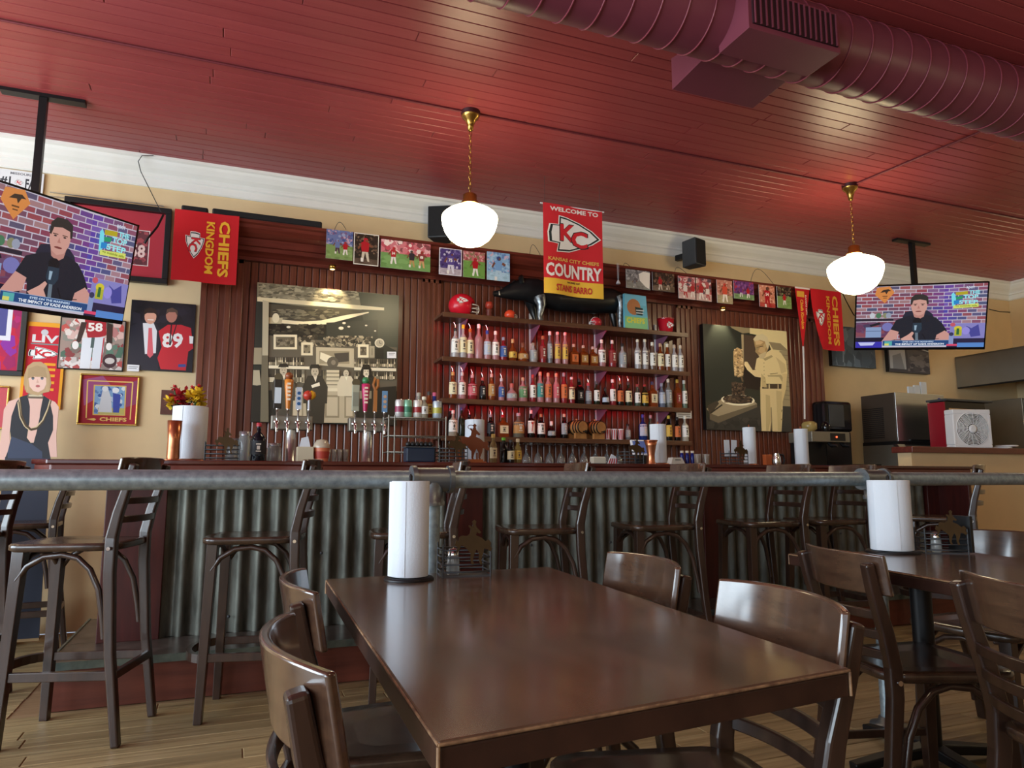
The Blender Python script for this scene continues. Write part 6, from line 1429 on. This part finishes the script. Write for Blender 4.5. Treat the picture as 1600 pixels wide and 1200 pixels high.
for k, px in enumerate((513, 522, 531, 540)):
    X = onbar(px, 4.5); t = thing('glass_mug', '%s small glass mug from the left between the beer towers' % ORD[k+1], 'mug', (X, 4.5, BT), world=True, group='small mugs between the beer towers')
    part(MB().lathe([(.014, 0), (.017, .085), (.0155, .085), (.012, .006)], 14, (X, 4.5, BT), cap=False), 'mug', mat('mug_glass', 'b4a89c', .15, trans=.5), t); part(MB().tube([(X+.003, 4.485, BT+.07), (X+.003, 4.465, BT+.066), (X+.003, 4.465, BT+.03), (X+.003, 4.487, BT+.024)], .003, 6), 'handle', 'mug_glass', t)
# wire rack with cans
Y = 4.17; x0, x1 = onbar(603, Y), onbar(692, Y)
rk = thing('wire_rack', 'chrome wire shelf rack with cans on top beside the right tap tower', 'rack', ((x0+x1)/2, Y, BT), world=True)
for x in (x0, x0+.035, x1):
    for y in (Y-.06, Y+.10): part(MB().tube([(x, y, BT), (x, y, BT+.275)], .0038, 6), 'post', 'steel_dull', rk)
for z in (.06, .155, .262):
    m = MB(); m.tube([(x0, Y-.06, BT+z), (x1, Y-.06, BT+z), (x1, Y+.10, BT+z), (x0, Y+.10, BT+z)], .0035, 5, closed=True); n = 26
    m.tube([(x0+(x1-x0)*i/n, Y-.06, BT+z-(.016 if i % 2 else .002)) for i in range(n+1)], .002, 4)
    for i in range(14): m.tube([(x0+(x1-x0)*(i+.5)/14, Y-.06, BT+z+.002), (x0+(x1-x0)*(i+.5)/14, Y+.10, BT+z+.002)], .0018, 4)
    part(m, 'wire_shelf', 'steel_dull', rk)
zr = BT + .2675
for k, (px, c, c2, nm) in enumerate(((623, 'c8c4c0', '8a2a4a', 'white'), (635, '8ac0a0', '3a7a5a', 'green'), (651, 'e0dcd4', '9a2a2a', 'red and white'), (682, 'b8c4cc', 'b8b050', 'blue and yellow'))):
    X = onbar(px, Y); t = thing('drink_can', '%s drink can on top of the wire rack' % nm, 'can', (X, Y, zr), world=True, group='cans on the wire rack')
    part(MB().lathe([(.022, 0), (.028, .008), (.028, .095), (.024, .105)], 16, (X, Y, zr)), 'can', cmat(c, .3, .4), t); part(MB().lathe([(.0285, .03), (.0285, .065)], 16, (X, Y, zr), cap=False), 'band', cmat(c2, .4), t)
    part(MB().lathe([(.023, .105), (.022, .107), (.001, .107)], 16, (X, Y, zr), cap=False), 'lid', 'chrome', t)
for k, (px, h, gl, lb, cp, nm) in enumerate(((663, .13, 'c0b8a0', 'efece4', 'd8d0b8', 'cream'), (655, .16, 'b0a898', None, '9a9080', 'clear'), (671, .17, AMB, 'd9b24a', '3a3430', 'amber'), (679, .165, '3a4a9a', 'efece4', 'c05a7a', 'blue'))):
    bottle(px, zr, Y + (.0 if k == 0 else .06), h, .05, gl, lb, cp, 'std', '%s small bottle among the cans on the wire rack' % nm, 'small bottles on the wire rack')
X = onbar(655, 4.06); t = thing('ice_bucket', 'blue-black square bin with a steel rim below the wire rack', 'bucket', (X, 4.06, BT), world=True)
part(MB().b2(X-.085, X+.085, 4.02, 4.105, BT, BT+.085), 'bin', mat('blue_bin', '1e2a3c', .3), t, bevel=.008); part(MB().b2(X-.09, X+.09, 4.015, 4.11, BT+.083, BT+.09), 'rim', 'dark_grey', t)
for k in range(6): part(MB().lathe([(.002, 0), (.016, .008), (.018, .02), (.006, .032)], 10, (X-.065+k*.026, 4.06, BT+.088)), 'bottle_cap', 'black_plastic', t)
# towel with copper rodeo figure
barroll(742, 4.18, .255, .058, 'white paper towel roll behind the copper rodeo cut-out on the bar')
X = onbar(741, 4.08); t = thing('copper_cutout', 'copper bucking rodeo cut-out standing before a paper towel roll', 'ornament', (X, 4.08, BT), world=True)
m = MB(); m.prism(rodeo(.20), (0, .003, 0), (X, 4.085, BT+.105)); m.tube([(X-.02+.02*math.cos(a), 4.086, BT+.215+.012*math.sin(a)) for a in [2*math.pi*i/14 for i in range(14)]], .002, 5, closed=True); part(m, 'silhouette', mat('copper_dark', '7a4630', .4, .6), t)
part(MB().b2(X-.055, X+.055, 4.075, 4.10, BT, BT+.022), 'foot', 'copper', t)
part(MB().bar([(X+.02, 4.088, BT+.02), (X+.02, 4.088, BT+.06)], .01, .003, (0, 1, 0)), 'stake', 'copper_dark', t)
single(MB().bar([(X-.07, 4.12, BT+.02), (X-.085, 4.12, BT+.14)], .02, .003, (0, 1, 0)), 'copper_strip', 'copper', 'copper strip beside the middle paper towel roll', 'holder', (X-.075, 4.12, BT))
for k, (px, h, gl, lb, cp, sh, nm) in enumerate(((771, .19, 'a08a60', 'e8dcb4', 'c8a860', 'std', 'cream labelled'), (787, .17, DRK, None, '6ab83a', 'wine', 'green capped'), (798, .155, DRK, 'e8dcb4', '3a3a3c', 'wine', 'dark short'), (809, .165, 'a08a50', 'd9b24a', 'c8b89a', 'std', 'gold labelled'))):
    bottle(px, BT, 4.30 + .04*(k % 2), h, .048, gl, lb, cp, sh, '%s bottle on the bar right of the copper cut-out' % nm, 'bottles standing on the bar')
# bar mat rail
single(MB().b2(onbar(815, 4.5), onbar(972, 4.5), 4.46, 4.66, BT, BT+.012), 'bar_mat', mat('mat_teal', '5a7a78', .4), 'flat grey-green bar mat along the middle of the bar', 'mat', (2.8, 4.5, BT))
for k, px in enumerate((905, 918, 931)): pass
X = onbar(934, 4.55); t = thing('paper_box', 'white paper box on the bar beside the small flag napkins', 'box', (X, 4.55, BT+.012), world=True); part(MB().b2(X-.05, X+.05, 4.52, 4.58, BT+.012, BT+.055), 'box', cmat('c8c4b4', .7), t, bevel=.003); part(MB().b2(X-.046, X+.046, 4.524, 4.576, BT+.055, BT+.06), 'lid', cmat('d8d4c6', .7), t)
X = onbar(958, 4.4); t = thing('striped_napkin', 'red and white striped napkin folded on the bar', 'napkin', (X, 4.4, BT), world=True); part(MB().prism([(-.045, 0), (.045, 0), (.02, .06), (-.01, .075)], (0, .01, 0), (X, 4.4, BT)), 'cloth', 'paper', t)
for q in range(4): part(MB().bar([(X-.038+q*.02, 4.3985, BT+.002), (X-.03+q*.016+.01, 4.3985, BT+.045)], .008, .001, (0, 1, 0)), 'stripe', cmat('b02a34', .6), t)
# till
X = onbar(1003, 4.55); t = thing('till_screen', 'tilted till screen with a blue display beside the copper vase', 'till', (X, 4.55, BT), world=True)
rx = Matrix.Rotation(R(-20), 3, 'X'); m = MB(); m.box((X, 4.55, BT+.13), (.17, .02, .12), rx); part(m, 'casing', 'white_plastic', t, bevel=.004); part(MB().b2(X-.03, X+.03, 4.54, 4.6, BT, BT+.09), 'stand', 'black_plastic', t); m = MB(); m.box(Vector((X, 4.55, BT+.13)) + rx @ Vector((0, -.0105, 0)), (.148, .002, .098), rx); part(m, 'display', mat('till_blue', '4a5a8a', .3, emit=.35), t)
barroll(1029, 4.20, .265, .056, 'white paper towel roll beside the copper vase right of the till')
X = onbar(1020, 4.05); t = thing('copper_vase', 'wide hammered copper vase before the till', 'vase', (X, 4.07, BT), world=True); part(MB().lathe([(.03, 0), (.024, .02), (.024, .06), (.034, .12), (.044, .155), (.041, .155), (.03, .11), (.02, .05)], 20, (X, 4.07, BT), cap=False), 'bowl', 'copper', t); part(MB().lathe([(.045, .153), (.047, .157), (.043, .159)], 20, (X, 4.07, BT), cap=False), 'rim', 'copper', t)
X = onbar(1056, 4.5); t = thing('tip_box', 'white slanted card box with a slot right of the paper towels', 'box', (X, 4.5, BT), world=True); part(MB().prism([(-.06, 0), (.075, 0), (.04, .06), (-.04, .06)], (0, .06, 0), (X, 4.48, BT)), 'box', cmat('d8d6cc', .6), t); part(MB().b2(X-.02, X+.03, 4.479, 4.481, BT+.04, BT+.045), 'slot', 'black_plastic', t)
for k, px in enumerate((1062, 1070, 1078)): bottle(px, BT, 4.58, .115, .03, '2034a0', None, 'd8d4c8', 'std', '%s small blue bottle from the left beside the white card box' % ORD[k+1], 'small blue bottles')
for k, px in enumerate((1090, 1103)): 
    X = onbar(px, 4.55); t = thing('juice_glass', '%s short glass with yellow drink beside the blue bottles' % ('left', 'right')[k], 'glass', (X, 4.55, BT), world=True, group='short glasses'); part(MB().lathe([(.024, 0), (.028, .09)], 14, (X, 4.55, BT), cap=False), 'glass', 'mug_glass', t); part(MB().lathe([(.022, .004), (.025, .045)], 14, (X, 4.55, BT)), 'drink', cmat('b8a83a', .3), t)
for k, (px, tl) in enumerate(((1136.5, -.03), (1147.5, .04))):
    X = onbar(px, 4.2); m = MB(); m.box((X, 4.2, BT+.12), (.046, .003, .12), Matrix.Rotation(tl, 3, 'Y')); o = single(m, 'menu_card', 'paper', '%s white menu card standing in the caddy below the rib photograph' % ('left', 'right')[k], 'menu', (X, 4.2, BT+.06), 'menu cards on the bar')
barroll(1172, 4.22, .265, .046, 'slim white paper towel roll below the man with ribs'); barroll(1253, 4.22, .265, .05, 'white paper towel roll before the coffee machine')
X = onbar(1199, 4.35); single(MB().b2(X-.03, X+.03, 4.33, 4.37, BT, BT+.085), 'orange_packet', cmat('c86a38', .5), 'orange packet standing on the bar beside the metal jug', 'packet', (X, 4.35, BT), bevel=.004)
X = onbar(1213, 4.25); t = thing('metal_jug', 'shiny metal jug with a black handle on the bar', 'jug', (X, 4.25, BT), world=True); part(MB().lathe([(.028, 0), (.034, .02), (.032, .06), (.02, .09), (.022, .095)], 18, (X, 4.25, BT)), 'body', 'chrome', t); part(MB().tube([(X+.025, 4.25, BT+.085), (X+.065, 4.25, BT+.08), (X+.075, 4.25, BT+.04), (X+.06, 4.25, BT+.01)], .008, 8), 'handle', 'black_plastic', t)
# papers on the right end of the bar
X = onbar(1335, 4.45); t = thing('paper_stack', 'loose magazines lying on the right end of the bar', 'papers', (X, 4.45, BT), world=True)
m = MB(); m.box((X, 4.45, BT+.004), (.26, .18, .008), Matrix.Rotation(.2, 3, 'Z')); part(m, 'magazine', cmat('c8ccd0', .4), t); m = MB(); m.box((X+.05, 4.43, BT+.014), (.24, .17, .012), Matrix.Rotation(-.15, 3, 'Z')); part(m, 'magazine', 'black_gloss', t)

# ================================================================== RIGHT END: kitchen corner
# worktop behind
kc = thing('kitchen_counter', 'tan low counter wall behind the right end of the bar', 'counter', (6.2, 5.45, 0), world=True)
part(MB().b2(6.02, 8.6, 5.1, 5.79, 0, 1.12), 'body', 'wall_paint', kc); part(MB().b2(6.0, 8.6, 5.06, 5.79, 1.12, 1.16), 'worktop', 'steel_dull', kc)
# ice machine
YF = 5.2; xa = at(1400.5, 650, YF).x; xb = at(1477, 650, YF).x; zt_ = at(1400.5, 613, YF).z; zb_ = at(1400.5, 689, YF).z
im = thing('ice_machine', 'stainless steel ice machine on the counter left of the box fan', 'machine', (xa+.25, YF, zb_), world=True)
part(MB().b2(xa, xb, YF+.012, 5.62, zb_, zt_), 'body', mat('machine_side', '4a4038', .5, .4), im, bevel=.004); part(MB().b2(xa+.004, xb, YF, YF+.012, zb_, zt_), 'front_door', 'steel', im, bevel=.003)
part(MB().b2(xa-.01, xb, YF-.005, 5.62, zb_-.035, zb_), 'base', 'black_plastic', im)
part(MB().b2(xa+.16, xb-.1, YF-.012, YF, zb_+.006, zb_+.02), 'handle', 'black_plastic', im)
for i in range(16): part(MB().b2(xa-.004, xa, 5.35, 5.6, zb_+.04+i*.02, zb_+.048+i*.02), 'louvre', 'black_metal', im)
part(MB().b2(xb-.09, xb-.055, YF-.002, YF, zt_-.07, zt_-.035), 'badge', cmat('2a3a9a', .4), im)
part(MB().b2(xa-.01, xb, YF+.0, 5.62, 1.16, zb_-.035), 'bin', 'steel_dull', im)
for k, (px, y0) in enumerate(((1424, 604), (1433, 602), (1443, 597))):
    a = at(px, y0, 5.35); single(MB().b2(a.x-.04, a.x+.04, 5.35, 5.37, zt_, a.z), 'paper_packet', 'paper', '%s white packet from the left on top of the ice machine' % ORD[k+1], 'packet', (a.x, 5.36, zt_), 'white packets on the ice machine')
# chute
a = at(1402, 694, 4.76); b = at(1428, 724, 4.76)
single(MB().bar([(a.x, 5.0, a.z), (b.x, 5.0, b.z)], .35, .02, (0, 1, 0)) if False else MB().prism([(a.x, a.z), (a.x+.09, a.z), (b.x+.03, b.z), (b.x-.01, b.z)], (0, .05, 0), (0, 4.76, 0)), 'steel_chute', 'steel', 'slanted steel panel at the end of the tan half wall', 'panel', (a.x, 4.76, b.z))
# towel dispenser and coffee machine left of it
a = at(1284, 626, 5.45); b = at(1330, 676, 5.45)
t = thing('coffee_grinder', 'tall black appliance left of the ice machine', 'machine', ((a.x+b.x)/2, 5.45, b.z), world=True)
part(MB().b2(a.x, b.x, 5.42, 5.60, b.z, a.z), 'housing', 'black_gloss', t, bevel=.03); part(MB().b2(a.x+.05, b.x-.12, 5.412, 5.42, b.z+.05, a.z-.04), 'window', 'dark_grey', t, bevel=.01); part(MB().b2(a.x+.02, b.x-.02, 5.44, 5.58, 1.0, b.z), 'stand', 'black_plastic', t)
a = at(1262, 674, 5.15); b = at(1322, 692, 5.15)
t = thing('coffee_machine', 'steel coffee machine with a red light beside the right paper towels', 'machine', ((a.x+b.x)/2, 5.15, 1.0), world=True)
part(MB().b2(a.x, b.x, 5.1, 5.4, b.z, a.z), 'head', 'steel_dull', t, bevel=.006); part(MB().b2(a.x+.02, b.x-.2, 5.2, 5.4, 1.0, b.z), 'column', 'black_metal', t); part(MB().b2(a.x, b.x, 5.08, 5.4, 1.0, 1.04), 'tray', 'steel_dull', t)
part(MB().b2(a.x+.22, a.x+.40, 5.095, 5.1, b.z+.015, a.z-.015), 'button_panel', 'black_plastic', t); part(MB().lathe([(.008, 0), (.008, .006)], 10, (a.x+.29, 5.095, (a.z+b.z)/2), rot=Matrix.Rotation(math.pi/2, 3, 'X')), 'lamp', mat('red_lamp', 'ff5030', .3, emit=4), t)
part(MB().lathe([(.03, 0), (.07, .03), (.07, .08), (.05, .10)], 16, (a.x+.12, 5.25, a.z)), 'hopper', mat('hopper_glass', 'a8925a', .2, trans=.3), t)
part(MB().lathe([(.03, 0), (.05, .05), (.035, .09), (.01, .11)], 14, (a.x+.32, 5.25, a.z)), 'kettle', 'black_gloss', t)
for k in (0, 1): part(MB().tube([(a.x+.25+k*.15, 5.15, b.z), (a.x+.25+k*.15, 5.12, b.z-.03), (a.x+.25+k*.15, 5.05, b.z-.035)], [.02, .02, .01], 8), 'group_head', 'black_plastic', t)
# half wall with mahogany cap
hx0 = 5.64
hw_ = struct(MB().b2(hx0, ROOM_X1, 4.62, 4.76, 0, 1.27).build('wall_half', 'wall_paint'))
MB().b2(hx0-.03, ROOM_X1, 4.58, 4.80, 1.27, 1.325).build('wall_cap', 'mahogany_h', hw_, bevel=.006)
# box fan
a = at(1492, 639, 4.66); b = at(1554, 694, 4.66); W_ = b.x - a.x; zc = (a.z + 1.325)/2; H_ = a.z - 1.325; W_ = H_ * 1.04; a.x += .01
fan = thing('box_fan', 'white square box fan standing on the half wall cap', 'fan', (a.x + W_/2, 4.69, 1.325), -.30, world=False)
MB_ = MB(); c_ = H_/2
fr = MB(); 
for (p, q, r_, s_) in ((-W_/2, W_/2, 0, .03), (-W_/2, W_/2, H_-.045, H_), (-W_/2, -W_/2+.03, .03, H_-.045), (W_/2-.03, W_/2, .03, H_-.045)): fr.b2(p, q, -.06, .06, r_, s_)
fr.build('housing', 'white_plastic', fan, bevel=.008)
n = 40; R0 = H_*.44; out = MB(); cz = H_*.49
V = [(R0*math.cos(2*math.pi*i/n), -.058, cz + R0*math.sin(2*math.pi*i/n)) for i in range(n)]
sq_ = []
for i in range(n):
    a_ = 2*math.pi*i/n; k = 1/max(abs(math.cos(a_)), abs(math.sin(a_))); sq_.append((W_*.47*k*math.cos(a_), -.058, cz + H_*.46*k*math.sin(a_)))
out.add(V + sq_, [(i, (i+1) % n, n+(i+1) % n, n+i) for i in range(n)]); out.build('front_plate', 'white_plastic', fan)
for j in range(9):
    rr = R0*(.26 + .74*(j+1)/9); MB().tube([(rr*math.cos(2*math.pi*i/32), -.060, cz + rr*math.sin(2*math.pi*i/32)) for i in range(32)], .0034, 5, closed=True).build('grille_ring', 'white_plastic', fan)
for j in range(16): a_ = 2*math.pi*j/16; MB().tube([(R0*.22*math.cos(a_), -.062, cz+R0*.22*math.sin(a_)), (R0*math.cos(a_+.35), -.062, cz+R0*math.sin(a_+.35))], .0026, 4).build('grille_spoke', 'white_plastic', fan)
MB().lathe([(R0*.24, 0), (R0*.24, .01), (R0*.15, .014)], 20, (0, -.058, cz), rot=Matrix.Rotation(math.pi/2, 3, 'X')).build('hub', 'white_plastic', fan)
for j in range(5):
    a_ = 2*math.pi*j/5; m = MB(); P_ = [(R0*.2*math.cos(a_), .0, R0*.2*math.sin(a_)), (R0*.9*math.cos(a_-.1), -.012, R0*.9*math.sin(a_-.1)), (R0*.92*math.cos(a_+.6), .022, R0*.92*math.sin(a_+.6)), (R0*.25*math.cos(a_+.7), .012, R0*.25*math.sin(a_+.7))]
    m.add([(x, y, z+cz) for x, y, z in P_] + [(x, y+.003, z+cz) for x, y, z in P_], [(0, 1, 2, 3), (7, 6, 5, 4), (0, 4, 5, 1), (1, 5, 6, 2), (2, 6, 7, 3), (3, 7, 4, 0)]); m.build('blade', mat('blade_grey', '9aa8a4', .3), fan)
# red cabinet behind the fan
a = at(1476, 623, 4.86); b = at(1541, 640, 4.86)
t = thing('display_case', 'red sided display case with a black frame behind the box fan', 'case', ((a.x+b.x)/2, 4.9, 0), world=True)
part(MB().b2(a.x, b.x, 4.87, 5.03, 0, 1.16), 'stand', 'black_plastic', t); part(MB().b2(a.x, b.x, 4.87, 5.03, 1.16, a.z-.02), 'case', 'black_gloss', t, bevel=.004); part(MB().b2(a.x-.012, a.x, 4.86, 5.04, 1.16, a.z-.03), 'side_panel', cmat('8a1020', .4), t); part(MB().b2(a.x-.02, b.x+.06, 4.83, 5.05, a.z-.02, a.z), 'lid', 'dark_grey', t, bevel=.003); part(MB().b2(a.x+.06, b.x-.02, 4.865, 4.87, a.z-.14, a.z-.09), 'printed_strip', cmat('c8a070', .5), t)
for k, px in enumerate((1562, 1572)):
    a = at(px, 692, 4.70); single(MB().lathe([(.09, 0), (.10, .008), (.09, .016), (.03, .018)], 20, (a.x, 4.70, 1.325+k*.02)), 'foam_lid', 'white_plastic', '%s white plastic lid lying right of the box fan' % ('lower', 'upper')[k], 'lid', (a.x, 4.70, 1.325+k*.02), 'white plastic lids')
# extractor hood and steel panel
hz0 = at(1503, 605, 5.75).z; HX = at(1500, 590, 5.75).x
hd = thing('extractor_hood', 'stainless steel extractor hood at the right edge of the photo', 'hood', (HX+.6, 5.0, hz0), world=True)
part(MB().b2(HX, HX+.02, 4.3, 5.79, hz0, hz0+.36), 'side_panel', 'steel_dull', hd); part(MB().b2(HX, ROOM_X1, 4.28, 4.30, hz0, hz0+.36), 'front_panel', 'steel_dull', hd); part(MB().b2(HX, ROOM_X1, 4.3, 5.79, hz0+.34, hz0+.36), 'top_panel', 'steel_dull', hd); part(MB().b2(HX, HX+.04, 4.3, 5.79, hz0-.015, hz0), 'gutter', 'black_metal', hd)
a = at(1562, 625, 5.6); sb = thing('steel_cabinet', 'tall dull steel kitchen cabinet below the extractor hood', 'cabinet', (a.x+.3, 5.5, 0), world=True)
part(MB().b2(a.x, a.x+.55, 5.35, 5.79, 1.16, a.z), 'body', 'steel_dull', sb, bevel=.004); part(MB().b2(a.x+.02, a.x+.53, 5.335, 5.35, 1.19, a.z-.02), 'door', 'steel_dull', sb, bevel=.003); part(MB().tube([(a.x+.06, 5.32, 1.4), (a.x+.06, 5.32, 1.6)], .008, 8), 'handle', 'chrome', sb)
